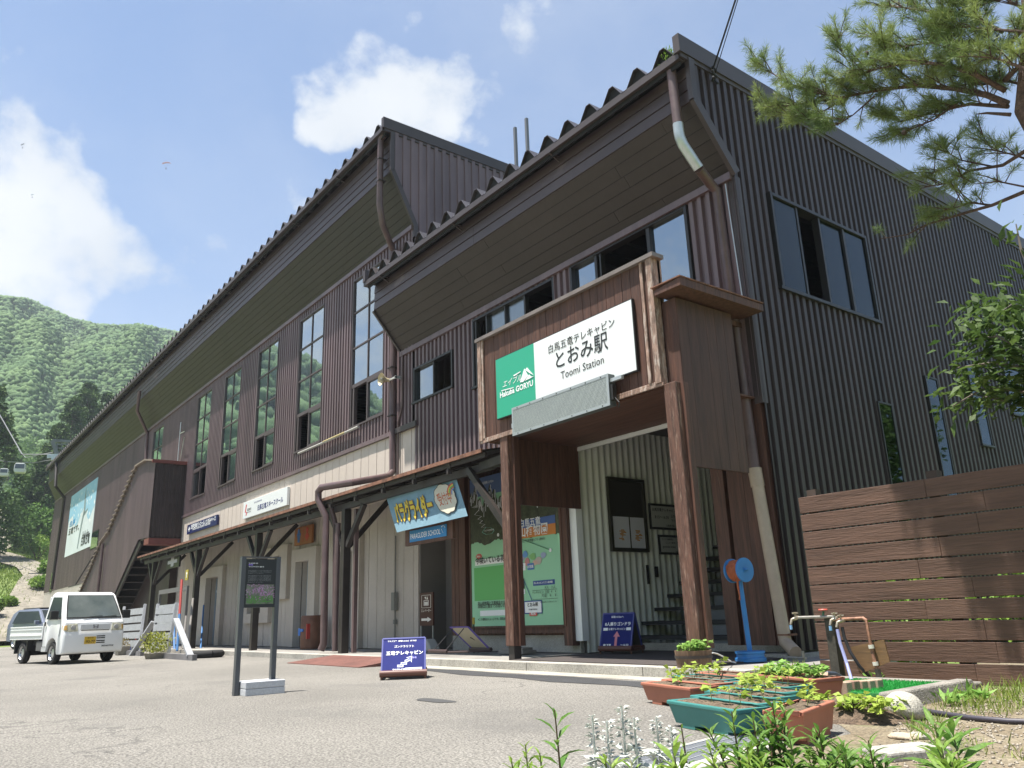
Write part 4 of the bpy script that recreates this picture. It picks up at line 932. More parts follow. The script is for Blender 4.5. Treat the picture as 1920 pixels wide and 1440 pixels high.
btext('受付中', .715, .37, .17, .32, mat('banner_rust', (.45, .13, .06), .7), .012, .011)
for k, cl in enumerate(((.5, .06, .05), (.6, .45, .05), (.1, .4, .12), (.55, .12, .05), (.08, .25, .5))):
    b = MB(); r0, r1 = .105-.013*k, .094-.013*k; cx, cy = .955, .60
    arc = [(math.pi*.5+math.pi*.55*t/10) for t in range(11)]
    for t0, t1 in zip(arc, arc[1:]): b.face([bp(cx+r0*math.cos(t0), cy+r0*2.5*math.sin(t0), .009), bp(cx+r0*math.cos(t1), cy+r0*2.5*math.sin(t1), .009), bp(cx+r1*math.cos(t1), cy+r1*2.5*math.sin(t1), .009), bp(cx+r1*math.cos(t0), cy+r1*2.5*math.sin(t0), .009)])
    b.build('rainbow_stripe', mat('rainbow_%d' % k, cl, .7), bn, fix=False)
b = MB(); b.tube([A+Vector((-.05, 0, .02)), B_+Vector((.05, 0, .02))], .014, 8); b.build('pole', steel_d, bn)
# paraglider school board
y = 6.66
a, c = PY(769, 998, y), PY(838, 1003, y); zt = (PY(769, 998, y).z+PY(838, 980, y).z)/2; zb = (PY(769, 1019, y).z+PY(838, 1003, y).z)/2
ps = thing('paraglider_school_sign', 'blue painted board in a carved brown frame below the cloth banner', 'sign', (a.x, y, zb)); W, H = c.x-a.x, zt-zb
b = MB(); b.box(0, W, -.01, .02, 0, H); b.build('panel', mat('school_blue', (.025, .20, .46), .5), ps, local=True)
b = MB(); b.box(-.16, 0, .0, .05, -.05, H+.06); b.box(W, W+.16, 0, .05, -.05, H+.06); b.box(0, W, 0, .05, -.05, 0); b.box(0, W, 0, .05, H, H+.06); b.build('frame', wood_p, ps, local=True)
text('PARAGLIDER SCHOOL', (a.x+W*.03, y-.01, zb+H*.25), X_, Z_, wi, ps, width=W*.82, height=H*.45, bold=.004)
b = MB(); 
for k in range(6): t0, t1 = .3+.35*k, .3+.35*(k+1); b.beam((W*.92+.06*math.cos(t0), -.014, H*.62+.05*math.sin(t0)), (W*.92+.06*math.cos(t1), -.014, H*.62+.05*math.sin(t1)), .004, .012, (0, 1, 0))
b.beam((W*.92-.05, -.014, H*.66), (W*.92, -.014, H*.3), .003, .006, (0, 1, 0)); b.build('paraglider_mark', wi, ps, local=True)
b = MB(); b.box(.1, .13, .02, .04, H, 2.8-zb); b.box(W-.13, W-.10, .02, .04, H, 2.8-zb); b.build('hanger', steel_d, ps, local=True)

# ================================================================== garden map board
y = 7.66
mx0, mx1, mz0, mz1 = PY(886, 1172, y).x, PY(1058, 1170, y).x, .475, 2.86
mp = thing('garden_map_board', 'tall printed map board of the alpine garden, green below and mountains above', 'map board', (mx0, y, mz0))
W, H = mx1-mx0, mz1-mz0
green = mat('map_green', (.28, .56, .36), .45, spec=.4)
def mm(n, c): return mat('map_'+n, c, .5)
def rect(nm, u0, u1, v0, v1, m, o): b = MB(); b.box(mx0+W*u0, mx0+W*u1, y-o, y-o+.0015, mz0+H*v0, mz0+H*v1); return b.build(nm, m, mp)
b = MB(); b.box(mx0, mx1, y, y+.03, mz0, mz1); b.build('panel', green, mp)
b = MB(); b.box(mx0-.04, mx0-.002, y-.01, y+.03, mz0-.02, mz1+.03); b.box(mx1+.002, mx1+.05, y-.01, y+.03, mz0-.02, mz1+.03); b.box(mx0, mx1, y-.01, y+.03, mz0-.03, mz0-.002); b.build('frame', wood_p, mp)
rect('sky_print', 0, 1, .87, 1, mm('sky', (.10, .16, .33)), .003)
# mountain print: dark forest slopes, snowy peaks
b = MB(); N = 60
top = [.86+.05*math.sin(i*.5)+.03*math.sin(i*1.7+1)+.02*rnd.random() for i in range(N+1)]; bot = [.54+.012*math.sin(i*.4)+.01*rnd.random() for i in range(N+1)]
for i in range(N):
    u0, u1 = i/N, (i+1)/N; b.face([(mx0+W*u0, y-.005, mz0+H*bot[i]), (mx0+W*u1, y-.005, mz0+H*bot[i+1]), (mx0+W*u1, y-.005, mz0+H*top[i+1]), (mx0+W*u0, y-.005, mz0+H*top[i])])
b.build('forest_print', mat('map_forest', (.045, .055, .025), .6, var=.5, vscale=9, fine=.3, fscale=40), mp, fix=False)
b = MB()
for i in range(N):
    for k in range(2):
        u = (i+rnd.random())/N; v = top[i]-.01-.05*rnd.random()*k; h = .02+.035*rnd.random(); s = .004+.005*rnd.random()
        b.face([(mx0+W*(u-s), y-.0065, mz0+H*(v-h)), (mx0+W*(u+s*.3), y-.0065, mz0+H*(v-h*1.2)), (mx0+W*(u+s), y-.0065, mz0+H*v), (mx0+W*u, y-.0065, mz0+H*(v+.006))])
b.build('snow_print', mm('snow', (.62, .64, .66)), mp, fix=False)
rect('orange_title', .50, .965, .535, .60, mm('orange', (.55, .20, .04)), .008); rect('blue_title', .50, .965, .60, .65, mm('blue', (.06, .12, .32)), .008)
def mt(s, u, v, w, m, bold=.02, h=None): return text(s, (mx0+W*u, y-.0150, mz0+H*v), X_, Z_, m, mp, width=W*w, bold=bold, height=h and H*h, off=.001)
wt = mm('white', (.78, .80, .80)); mt('白馬五竜', .60, .607, .22, wt, .012); mt('高山植物園', .51, .543, .38, wt, .014)
rect('map_field', .035, .53, .165, .385, mm('field', (.10, .40, .11)), .004)
rect('blank_strip', .10, .60, .065, .10, wt, .004)
rect('title_strip', .05, .50, .40, .438, wt, .004); mt('今咲いている花々', .06, .406, .40, ink, .02)
b = MB(); b.lathe([(0, -.004), (1, -.004)], (0, 0, 0), 20, 'y'); b.v = [(mx0+W*.10+x*W*.038, y-.004, mz0+H*.46+z*H*.018) for x, _, z in b.v]; b.build('badge', mm('red', (.55, .10, .08)), mp, fix=False)
mt('見頃の', .08, .452, .045, wt)
for k, (s, v) in enumerate((('高山植物園と五竜植生のお花に関しまして', .135), ('詳細は係員までお問い合わせください。', .115), ('※この看板はイメージです。開花状況により異なります。', .035))): mt(s, .08, v, .52, ink, .01)
def line(nm, pts, w, m, o=.010):
    b = MB()
    for (u0, v0), (u1, v1) in zip(pts, pts[1:]): b.beam((mx0+W*u0, y-o, mz0+H*v0), (mx0+W*u1, y-o, mz0+H*v1), .002, w, (1, 0, 0))
    return b.build(nm, m, mp)
dkg = mm('dark_green', (.01, .06, .03))
line('lift_line', [(.345, .585), (.6, .535), (.905, .44)], .014, dkg); line('lift_line', [(.58, .335), (.70, .14)], .010, mm('navy', (.03, .07, .25)))
line('trail', [(.12, .78), (.06, .75), (.15, .73), (.10, .715), (.16, .70), (.12, .685), (.19, .67), (.14, .655), (.2, .65)], .008, wt); line('trail', [(.2, .65), (.26, .64), (.3, .62), (.27, .60), (.2, .60), (.15, .62), (.2, .65)], .007, mm('teal', (.2, .5, .4)))
for u, v in ((.345, .585), (.905, .44)):
    b = MB(); b.lathe([(0, -.013), (.028, -.013), (.028, -.010)], (mx0+W*u, y, mz0+H*v), 16, 'y'); b.build('station_dot', wt, mp)
pal = [(.55, .36, .30), (.35, .28, .40), (.55, .45, .12), (.12, .28, .55), (.50, .22, .22), (.20, .42, .15), (.45, .38, .34), (.30, .35, .5)]
cells = [(.53, .49, .07, .05), (.60, .47, .06, .045), (.55, .44, .08, .04), (.64, .49, .05, .04), (.66, .44, .05, .05), (.72, .47, .06, .04), (.78, .44, .06, .045), (.83, .47, .05, .035), (.74, .43, .05, .03), (.60, .43, .05, .03)]
for k, (u, v, w, h) in enumerate(cells):
    b = MB(); v -= .055; P = [(u+w*.55*math.cos(t)*(1+.2*math.sin(k+3*t)), v+h*.55*math.sin(t)) for t in np.linspace(0, 2*math.pi, 10)[:-1]]
    b.face([(mx0+W*p, y-.0075-.0002*k, mz0+H*q) for p, q in P]); b.build('garden_bed_print', mm('bed%d' % (k % 8), pal[k % 8]), mp, fix=False)
rect('blue_square', .66, .73, .335, .375, mm('blue2', (.06, .16, .42)), .0095); mt('お花畑', .665, .345, .06, wt)
rect('name_plate', .53, .64, .335, .38, wt, .0095); mt('大平駅', .54, .35, .08, ink)
rect('table_head', .71, .93, .235, .265, mm('navy', (.02, .05, .16)), .004); mt('テレキャビン/リフト料金表', .725, .243, .19, wt, .02)
for s, u, v, w in (('大人   小人', .83, .21, .11), ('テレキャビン  往復    ¥     ¥', .705, .186, .24), ('片道    ¥     ¥', .80, .162, .145)): mt(s, u, v, w, ink, .0)
rect('table_rule', .70, .95, .206, .208, ink, .004); rect('table_rule', .70, .95, .152, .154, ink, .004); mt('※料金は変更になる場合があります', .78, .13, .17, ink, 0)
rect('station_plate', .62, .79, .075, .14, wt, .0125); rect('station_plate_edge', .613, .797, .068, .147, mm('navy', (.02, .05, .2)), .0115); mt('とおみ駅', .65, .11, .11, ink, .02); mt('TOOMI STATION', .66, .09, .09, ink); rect('red_tag', .665, .745, .055, .075, mm('red', (.55, .1, .1)), .0135); mt('現在地', .68, .06, .05, wt)
b = MB(); b.box(mx0+W*.565, mx0+W*.62, y-.012, y-.010, mz0+H*.225, mz0+H*.285); b.box(mx0+W*.59, mx0+W*.595, y-.012, y-.010, mz0+H*.285, mz0+H*.31); b.build('gondola_print', ink, mp); rect('name_plate', .565, .625, .19, .22, wt, .0095); mt('8人乗り', .57, .197, .045, ink)
mt('アルプス平展望リフト (約8分)', .60, .505, .26, ink, .01)
for s, u, v, w in (('一の背髪 1,676m', .03, .795, .14), ('見返り坂', .3, .72, .09), ('地蔵の頭 1,673m', .03, .83, .0), ('アルプス平自然遊歩道', .18, .62, .12), ('白馬連峰 2,932m', .15, .945, .16)):
    if w: mt(s, u, v, w, wt, .01)
# ================================================================== poster on the hall's far end
y = WL-.06
px0, px1, pz0, pz1 = -52.3, -44.9, 4.66, 8.15
po = thing('ski_poster', 'huge pale blue ski poster at the far end of the hall wall', 'poster', (px0, y, pz0)); W, H = px1-px0, pz1-pz0
b = MB(); b.box(px0, px1, y, y+.03, pz0, pz1); b.build('panel', mat('poster_snow', (.62, .68, .70), .5, var=.06, vscale=.7), po)
b = MB(); N = 24; e = [.52+.10*math.sin(i*.55)+.05*rnd.random() for i in range(N+1)]
for i in range(N): b.face([(px0+W*i/N, y-.003, pz0+H*e[i]), (px0+W*(i+1)/N, y-.003, pz0+H*e[i+1]), (px0+W*(i+1)/N, y-.003, pz1), (px0+W*i/N, y-.003, pz1)])
b.build('sky_print', mat('poster_sky', (.20, .47, .66), .5, col2=(.42, .60, .70), vscale=.35), po, fix=False)
b = MB()
for k in range(70):
    u, v = rnd.random(), .35+.6*rnd.random(); s = .03+.10*rnd.random(); b.face([(px0+W*u-s, y-.005, pz0+H*v), (px0+W*u, y-.005, pz0+H*v-s), (px0+W*u+s, y-.005, pz0+H*v+s*.3), (px0+W*u, y-.005, pz0+H*v+s)])
b.build('snow_spray', wi, po, fix=False)
b = MB(); b.prism([(.50, .06), (.53, .05), (.60, .42), (.66, .62), (.63, .82), (.60, .98), (.585, .80), (.60, .62), (.55, .42)], (px0, y-.006, pz0), (W, 0, 0), (0, 0, H), (0, -1, 0), .002); b.prism([(.62, .52), (.75, .58), (.76, .61), (.63, .58)], (px0, y-.006, pz0), (W, 0, 0), (0, 0, H), (0, -1, 0), .002)
b.build('skier_print', mat('poster_figure', (.20, .26, .27), .6), po)
text('白馬', (px0+W*.08, y-.004, pz0+H*.47), X_, Z_, mat('poster_blue', (.04, .25, .5), .6), po, width=W*.22, height=H*.10, bold=.02)
text('五竜です。', (px0+W*.06, y-.004, pz0+H*.34), X_, Z_, ink, po, width=W*.42, height=H*.11, bold=.02)
text('Hakuba', (px0+W*.66, y-.004, pz0+H*.16), X_, Z_, ink, po, width=W*.24); text('白馬五竜', (px0+W*.64, y-.004, pz0+H*.06), X_, Z_, ink, po, width=W*.3, bold=.02)
# ================================================================== covered outside stair on the hall
yf = 6.74
sx = thing('covered_stair', 'brown ribbed stair enclosure with stepped roof climbing the hall wall', 'stair', (-32, yf, 0))
T = [PY(p[0], p[1], yf) for p in ((297, 862), (277, 864), (258, 876), (204, 1002), (191, 1019), (168, 1076))]
Bm = [PY(p[0], p[1], yf) for p in ((289, 1004), (260, 1012), (216, 1111))]
XR = -28.95
tp = [(XR, T[0].z)]+[(p.x, p.z) for p in T[1:]]; d = ((tp[-1][1]-tp[2][1])/(tp[-1][0]-tp[2][0])); tp.append((tp[-1][0]-2.2, tp[-1][1]-d*2.2))
bt = [(XR, Bm[0].z)]+[(p.x, p.z) for p in Bm[1:]]; d2 = (bt[2][1]-bt[1][1])/(bt[2][0]-bt[1][0]); bt[2] = (bt[1][0]-(bt[1][1]-.02)/d2, .02); bt.append((tp[-1][0], .02))
def pw_(pts):
    pts = sorted(pts)
    def fn(u):
        for (a, za), (c, zc) in zip(pts, pts[1:]):
            if a-1e-6 <= u <= c+1e-6: return za+(zc-za)*(u-a)/(c-a)
        return pts[0][1] if u < pts[0][0] else pts[-1][1]
    return fn
zt_, zb_ = pw_(tp), pw_(bt)
xs = sorted(set([p[0] for p in tp+bt])); b = MB()
for a, c in zip(xs, xs[1:]):
    if c-a > .01: corr(b, 'x', a, c, lambda u: min(zb_(u), zt_(u)-.02), zt_, yf, -1, pitch=.11, dep=.02)
b.build('side_cladding', clad_shaded if False else clad, sx)
b = MB(); corr(b, 'y', yf, WL-.04, Bm[0].z, T[0].z-.02, XR, 1, pitch=.13, dep=.018)
for k in range(4): z = Bm[0].z+(T[0].z-Bm[0].z)*(.2+.2*k); b.box(XR+.019, XR+.022, yf+.03, WL-.05, z-.006, z+.006)
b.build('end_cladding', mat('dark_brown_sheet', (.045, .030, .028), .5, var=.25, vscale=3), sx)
b = MB()
for (a, za), (c, zc) in zip(tp, tp[1:]):
    n = max(1, int(math.hypot(a-c, za-zc)/.30))
    for k in range(n):
        t0, t1 = k/n, (k+1)/n; p = (a+(c-a)*t0, za+(zc-za)*t0); q = (a+(c-a)*t1, za+(zc-za)*t1)
        if abs(za-zc) > .4: b.beam((p[0], (yf-.10+WL)/2, p[1]+.03), (q[0], (yf-.10+WL)/2, q[1]+.03), WL-yf+.06, .07); b.box(q[0]-.16, p[0]+.08, yf-.13, WL-.03, q[1]+.03, q[1]+.065)
        else: b.beam((p[0], (yf-.13+WL)/2, p[1]+.03), (q[0], (yf-.13+WL)/2, q[1]+.03), WL-yf+.1, .06)
b.build('roof', mat('sand_sheet', (.21, .165, .13), .6, var=.15, vscale=3), sx)
b = MB(); b.box(XR+.0, XR+.10, yf-.14, WL+.0, T[0].z-.06, T[0].z+.05); b.box(XR-.6, XR+.03, yf-.02, WL-.05, Bm[0].z-.22, Bm[0].z-.02); b.build('red_flashing', mat('red_brown_flashing', (.17, .05, .04), .55, var=.2), sx)
b = MB(); 
for y in (yf+.06, WL-.3): b.beam((bt[1][0]+.15, y, bt[1][1]-.06), (bt[2][0]+.1, y, .1), .06, .24)
b.build('stringer', steel_d, sx)
b = MB(); n = 15
for k in range(n):
    t = (k+.5)/n; x = bt[1][0]+(bt[2][0]-bt[1][0])*t+.14; z = bt[1][1]*(1-t); b.box(x-.15, x+.13, yf+.1, WL-.32, z-.03, z)
b.build('tread', mat('stair_steel', (.06, .05, .047), .6), sx)
b = MB(); b.box(bt[1][0], XR, yf+.03, WL-.05, Bm[0].z-.01, Bm[0].z+.04); b.box(bt[2][0]-.4, XR-.1, WL-.28, WL-.05, .0, 4.2); b.build('landing', mat('dark_brown_sheet', (.045, .03, .028)), sx)
q = PY(193, 1019, yf-.12); pipe(sx, [q, (q.x, yf-.12, 0.05)], .06, pipe_br)
# small awning further along the wall
a, c = PY(128, 1100, 6.9), PY(180, 1078, 6.9)
b = MB(); b.hexa([(a.x, 6.9, a.z-.05), (c.x+2, 6.9, a.z-.05), (c.x+2, WL-.03, a.z+.25), (a.x, WL-.03, a.z+.25), (a.x, 6.9, a.z), (c.x+2, 6.9, a.z), (c.x+2, WL-.03, a.z+.3), (a.x, WL-.03, a.z+.3)])
aw = b.build('door_awning', steel_d); tag(aw, 'small dark awning hung from a rod on the hall wall left of the stair', 'awning')
b = MB(); b.tube([(a.x+1.5, 6.95, a.z), (a.x+3.2, WL-.03, a.z+2.3)], .03, 6); b.build('tie_rod', steel_d, aw)

# ================================================================== small white flatbed truck
paint = mat('truck_white', (.78, .79, .79), .28, spec=.6, var=.015); rub = mat('tyre_rubber', (.018, .018, .018), .85, fine=.2, fscale=60); alu = mat('wheel_silver', (.55, .56, .57), .3, metal=.6)
blk = mat('black_plastic', (.02, .02, .021), .5); carglass = glass('car_glass', (.30, .36, .35), .10); lampg = mat('headlamp', (.50, .49, .38), .12, spec=.9, var=.3, vscale=18)
K = .80
_fa, _ra = PZ(137, 1244.5, 0), None
hd = R(13); tr_c = Vector((-18.83, 3.30, 0))-Vector((math.cos(hd), math.sin(hd), 0))*.95*K
trk = thing('flatbed_truck', 'small white flatbed truck with yellow plate facing the car park', 'truck', tr_c, hd); trk.scale = (K, K, K)
def arcpts(cx, cz, r, a0, a1, n): return [(cx+r*math.cos(R(a0+(a1-a0)*k/n)), cz+r*math.sin(R(a0+(a1-a0)*k/n))) for k in range(n+1)]
hw = .735
prf = [(.33, .30), (.58, .30)]+arcpts(.93, .29, .335, 178, 2, 10)+[(1.30, .24), (1.545, .24), (1.585, .27), (1.60, .36), (1.60, .66), (1.585, .74), (1.565, .80), (1.55, .97), (1.49, 1.06), (1.13, 1.655), (1.06, 1.70), (.96, 1.725), (.50, 1.735), (.40, 1.70), (.34, 1.10)]
b = MB(); 
def sect(y, prf, tuck):   # tumblehome: the cab leans in above the belt line
    return [(x-(.012 if abs(y) > .6 and x > 1.4 else 0), (y/abs(y) if y else 0)*(abs(y)-max(0, (z-1.0))*tuck), z) for x, z in prf]
ys = [-hw, -hw+.035, 0, hw-.035, hw]; n = len(prf); ring = []
for j, y in enumerate(ys):
    pts = sect(y, prf, .16 if abs(y) > .1 else 0)
    if j in (0, 4): pts = [(x-(.035 if x > 1.2 else 0), yy, z-(.02 if z > 1.6 else 0)) for x, yy, z in pts]
    ring.append(len(b.v)); b.v += pts
for j in range(4):
    for k in range(n): k2 = (k+1) % n; b.f.append([ring[j]+k, ring[j]+k2, ring[j+1]+k2, ring[j+1]+k]); b.mi.append(0)
b.f.append([ring[0]+k for k in range(n)]); b.f.append([ring[4]+k for k in range(n)][::-1]); b.mi += [0, 0]
b.build('cab', paint, trk, local=True, smooth=True, bevel=.012)
def quad_on(nm, pts, m, par, t=.006, smooth=False, nrm=None):
    b = MB(); P = [Vector(p) for p in pts]; nn = (P[1]-P[0]).cross(P[2]-P[0]).normalized()*t
    k = len(P); b.v = [tuple(p) for p in P]+[tuple(p+nn) for p in P]; b.f = [list(range(k))[::-1], list(range(k, 2*k))]+[[i, (i+1) % k, k+(i+1) % k, k+i] for i in range(k)]; b.mi = [0]*len(b.f)
    return b.build(nm, m, par, local=True)
def ws(t, w, o=.004): x, z = 1.49+(1.13-1.49)*t, 1.06+(1.655-1.06)*t; return (x+o, w*(hw-.05-max(0, z-1)*.16), z+o*.6)
seal = quad_on('windscreen_seal', [ws(.02, -1), ws(.02, 1), ws(.5, 1.0), ws(.98, .97), ws(.98, -.97), ws(.5, -1.0)], blk, trk, .004)
darkin = mat('cab_interior', (.06, .065, .065), .6, var=.4, vscale=6)
quad_on('windscreen', [ws(.06, -.965, .009), ws(.06, .965, .009), ws(.95, .93, .009), ws(.95, -.93, .009)], mat('windscreen', (.075, .095, .095), .06, spec=.9, col2=(.15, .17, .165), vscale=1.6), trk, .003)
b = MB(); b.box(-.012, .012, -.2, .2, -.006, .006)
for s in (-.42, .12):
    p, q = Vector(ws(.03, s, .02)), Vector(ws(.10, s+.72 if s < 0 else s+.7, .022)); b.beam(p, q, .012, .012)
b.v = b.v[8:]; b.f = [[i-8 for i in f] for f in b.f[6:]]; b.mi = b.mi[6:]
b.build('wiper', blk, trk, local=True)
for s in (-1, 1):   # doors: window, handle, mirror; head lamps
    yy = lambda z, o=.004: s*(hw+o-max(0, z-1.0)*.16)
    b = MB(); P = [(.44, 1.08), (1.30, 1.08), (1.03, 1.60), (.50, 1.62)]
    q = [Vector((x, yy(z, .001), z)) for x, z in P]; o_ = Vector((0, s*.006, 0)); b.hexa([*q, *[p+o_ for p in q]]); b.build('door_glass', mat('dark_side_glass', (.035, .045, .05), .05, spec=.9), trk, local=True)
    b = MB()
    for (x0, z0, x1, z1) in ((.37, .42, .37, 1.02), (.37, .42, .60, .42), (1.32, .66, 1.33, 1.04)): b.beam((x0, yy(z0, .0015), z0), (x1, yy(z1, .0015), z1), .008, .008)
    b.build('door_seam', mat('seam_grey', (.15, .15, .15), .7), trk, local=True)
    b = MB(); b.box(.43, .47, s*(hw+.002), s*(hw+.022), .92, 1.02); b.build('door_handle', blk, trk, local=True)
    b = MB(); b.beam((1.28, s*(hw-.02), 1.08), (1.30, s*(hw+.13), 1.12), .03, .04); b.box(1.22, 1.33, s*(hw+.06), s*(hw+.24), 1.06, 1.27); b.build('wing_mirror', blk, trk, local=True, bevel=.02)
    b = MB(); b.hexa([(1.50, s*.40, .78), (1.50, s*.735, .76), (1.572, s*.70, .76), (1.594, s*.40, .765), (1.46, s*.43, .95), (1.44, s*.735, .945), (1.535, s*.70, .945), (1.560, s*.42, .95)]); h = b.build('headlight', lampg, trk, local=True, bevel=.015)
    b = MB(); b.lathe([(.0, .0), (.055, .004), (.06, -.02)], (1.586, s*.52, .86), 16, 'x'); b.build('reflector', alu, h, local=True, smooth=True)
    b = MB(); b.hexa([(1.50, s*.68, .80), (1.50, s*.738, .80), (1.565, s*.71, .80), (1.583, s*.66, .80), (1.47, s*.68, .91), (1.46, s*.738, .91), (1.54, s*.71, .91), (1.566, s*.66, .91)]); b.build('turn_lamp', mat('amber_lamp', (.50, .30, .08), .2), h, local=True)
    b = MB(); b.box(-.05, .30, s*(hw-.06), s*(hw-.02), .32, .55) if s < 0 else b.box(-.3, .2, s*(hw-.2), s*(hw-.05), .32, .52); b.build('side_tank', mat('grey_tank', (.12, .12, .12), .6), trk, local=True, bevel=.01)
b = MB(); b.box(1.586, 1.605, -.36, .36, .80, .93); b.build('nose_panel', mat('truck_white_grey', (.62, .63, .64), .3), trk, local=True, bevel=.006)
b = MB(); b.box(1.598, 1.607, -.34, .34, .775, .792); b.build('nose_slot', blk, trk, local=True)
b = MB()      # letter-like emblem on the nose: two uprights joined by a bar, splayed at the top
b.beam((1.608, -.035, .835), (1.608, -.045, .905), .010, .012, (1, 0, 0)); b.beam((1.608, .035, .835), (1.608, .045, .905), .010, .012, (1, 0, 0)); b.beam((1.608, -.036, .862), (1.608, .036, .862), .010, .012, (1, 0, 0)); b.beam((1.607, -.06, .83), (1.607, -.065, .912), .006, .006, (1, 0, 0)); b.beam((1.607, .06, .83), (1.607, .065, .912), .006, .006, (1, 0, 0)); b.beam((1.607, -.065, .912), (1.607, .065, .912), .006, .006, (1, 0, 0)); b.beam((1.607, -.06, .83), (1.607, .06, .83), .006, .006, (1, 0, 0))
b.build('emblem', mat('chrome', (.35, .35, .37), .2, metal=.8), trk, local=True)
b = MB()
for i in range(2):
    for j in range(4): b.box(1.5965, 1.603, .05+.105*i*1.0, .15+.105*i, .47+.045*j+(.02 if j > 1 else 0), .495+.045*j+(.02 if j > 1 else 0))
b.build('grille', blk, trk, local=True)
b = MB(); b.box(1.602, 1.612, -.24, .035, .46, .63); np_ = b.build('number_plate', mat('plate_yellow', (.62, .40, .03), .5), trk, local=True)
wtx = lambda s, y, z, w, m, par, **k: text(s, wm(trk) @ Vector((1.6125, y, z)), wm(trk).to_3x3() @ Vector((0, 1, 0)), (0, 0, 1), m, par, width=w*K, **k)
wtx('93-77', -.20, .48, .21, ink, np_, bold=.02); wtx('松本 480', -.17, .585, .14, ink, np_, bold=.01); wtx('く', -.232, .49, .025, ink, np_)
wtx('BRIDGESTONE', .18, .385, .30, ink, trk, bold=.03, shear=.3, name='lettering')
b = MB(); b.box(-1.795, .30, -.735, .735, .60, .66); b.box(-1.795, .28, -.735, -.70, .66, .92); b.box(-1.795, .28, .70, .735, .66, .92); b.box(-1.795, -1.76, -.70, .70, .66, .92); b.box(.28, .315, -.735, .735, .60, 1.0)
for s in (-1, 1):
    for z in (.69, .83): b.box(-1.78, .26, s*.735, s*.75, z, z+.025)
    b.box(-1.79, .27, s*.74, s*.755, .895, .925)
b.build('cargo_bed', paint, trk, local=True, bevel=.005)
b = MB()
for s in (-1, 1): b.tube([(.30, s*.62, .95), (.30, s*.62, 1.62)], .018, 8)
b.tube([(.30, -.62, 1.62), (.30, .62, 1.62)], .018, 8)
for k in range(9): b.tube([(.30, -.5+.125*k, .98), (.30, -.5+.125*k, 1.45)], .008, 6)
b.build('cab_guard', paint, trk, local=True)
b = MB(); b.box(-1.7, 1.35, -.35, .35, .28, .42); b.box(-1.05, -.85, -.6, .6, .2, .34); b.box(.85, 1.0, -.6, .6, .2, .32); b.box(-1.6, -.2, -.6, -.5, .45, .6); b.build('chassis', blk, trk, local=True)
b = MB(); 
for s in (-1, 1): b.box(-1.42, -1.38, s*.5, s*.73, .25, .58); b.box(-.62, -.58, s*.5, s*.73, .32, .58)
b.build('mud_flap', blk, trk, local=True)
def wheel(par, x, y, s, r=.268):
    b = MB(); w = .075; b.lathe([(r*.62, -w), (r*.90, -w), (r*.985, -w*.7), (r, -w*.2), (r, w*.2), (r*.985, w*.7), (r*.90, w), (r*.62, w)], (x, y, r), 28, 'y'); wl = b.build('wheel', rub, par, local=True, smooth=True)
    b = MB(); b.lathe([(0, s*w*.55), (r*.2, s*w*.6), (r*.56, s*w*.35), (r*.64, s*w*.9), (r*.66, s*w*.9), (r*.64, -s*w*.5)], (x, y, r), 28, 'y'); rim = b.build('rim', alu, wl, local=True, smooth=True)
    b = MB()
    for k in range(10): t = 2*math.pi*k/10; b.lathe([(0, s*w*.62), (r*.06, s*w*.62), (r*.06, s*w*.4)], (x+r*.46*math.cos(t), y, r+r*.46*math.sin(t)), 8, 'y')
    b.build('rim_hole', blk, wl, local=True)
for x in (.93, -.95):
    for s in (-1, 1): wheel(trk, x, s*.64, s)

# the car parked behind the truck
cc = PZ(62, 1216, 0); cc = PD(88, 1200, 38); cc.z = 0
car = thing('parked_car', 'silver blue car half hidden behind the white truck', 'car', cc, R(20))
cprf = [(-1.65, .32), (-1.3, .30)]+arcpts(-1.05, .3, .33, 178, 2, 8)+[(-.6, .26), (.6, .26)]+arcpts(1.05, .3, .33, 178, 2, 8)+[(1.5, .28), (1.68, .36), (1.70, .62), (1.62, .84), (.95, .98), (.38, 1.46), (.1, 1.52), (-1.2, 1.50), (-1.5, 1.36), (-1.68, .9)]
b = MB(); ring = []; n = len(cprf)
for y in (-.74, -.68, .68, .74): ring.append(len(b.v)); b.v += [(x, (y/abs(y))*(abs(y)-max(0, z-.95)*.22), z) for x, z in cprf]
for j in range(3):
    for k in range(n): k2 = (k+1) % n; b.f.append([ring[j]+k, ring[j]+k2, ring[j+1]+k2, ring[j+1]+k]); b.mi.append(0)
b.f.append([ring[0]+k for k in range(n)]); b.f.append([ring[3]+k for k in range(n)][::-1]); b.mi += [0, 0]
b.build('body', mat('car_silver_blue', (.22, .25, .33), .3, metal=.4), car, local=True, smooth=True, bevel=.015)
for s in (-1, 1):
    P = [(-1.35, .98), (.85, .99), (.36, 1.42), (-1.15, 1.44)]; q = [Vector((x, s*(.742-max(0, z-.95)*.22), z)) for x, z in P]; b = MB(); b.hexa([*q, *[p+Vector((0, s*.006, 0)) for p in q]]); b.build('side_glass', mat('dark_side_glass', (.035, .045, .05)), car, local=True)
    b = MB(); b.box(.62, .74, s*.76, s*.92, .92, 1.06); b.build('wing_mirror', mat('car_silver_blue', (.2, .2, .3)), car, local=True, bevel=.02)
    b = MB(); b.box(1.5, 1.66, s*.45, s*.70, .62, .78); b.build('headlight', lampg, car, local=True, bevel=.02)
b = MB(); q = [Vector((.93, -.64, 1.0)), Vector((.93, .64, 1.0)), Vector((.40, .55, 1.45)), Vector((.40, -.55, 1.45))]; o_ = Vector((.006, 0, .008)); b.hexa([*q, *[p+o_ for p in q]]); b.build('windscreen', mat('dark_side_glass', (.035, .045, .05)), car, local=True)
b = MB(); b.box(-1.1, .2, -.5, .5, 1.52, 1.56); b.build('roof_rail', blk, car, local=True)
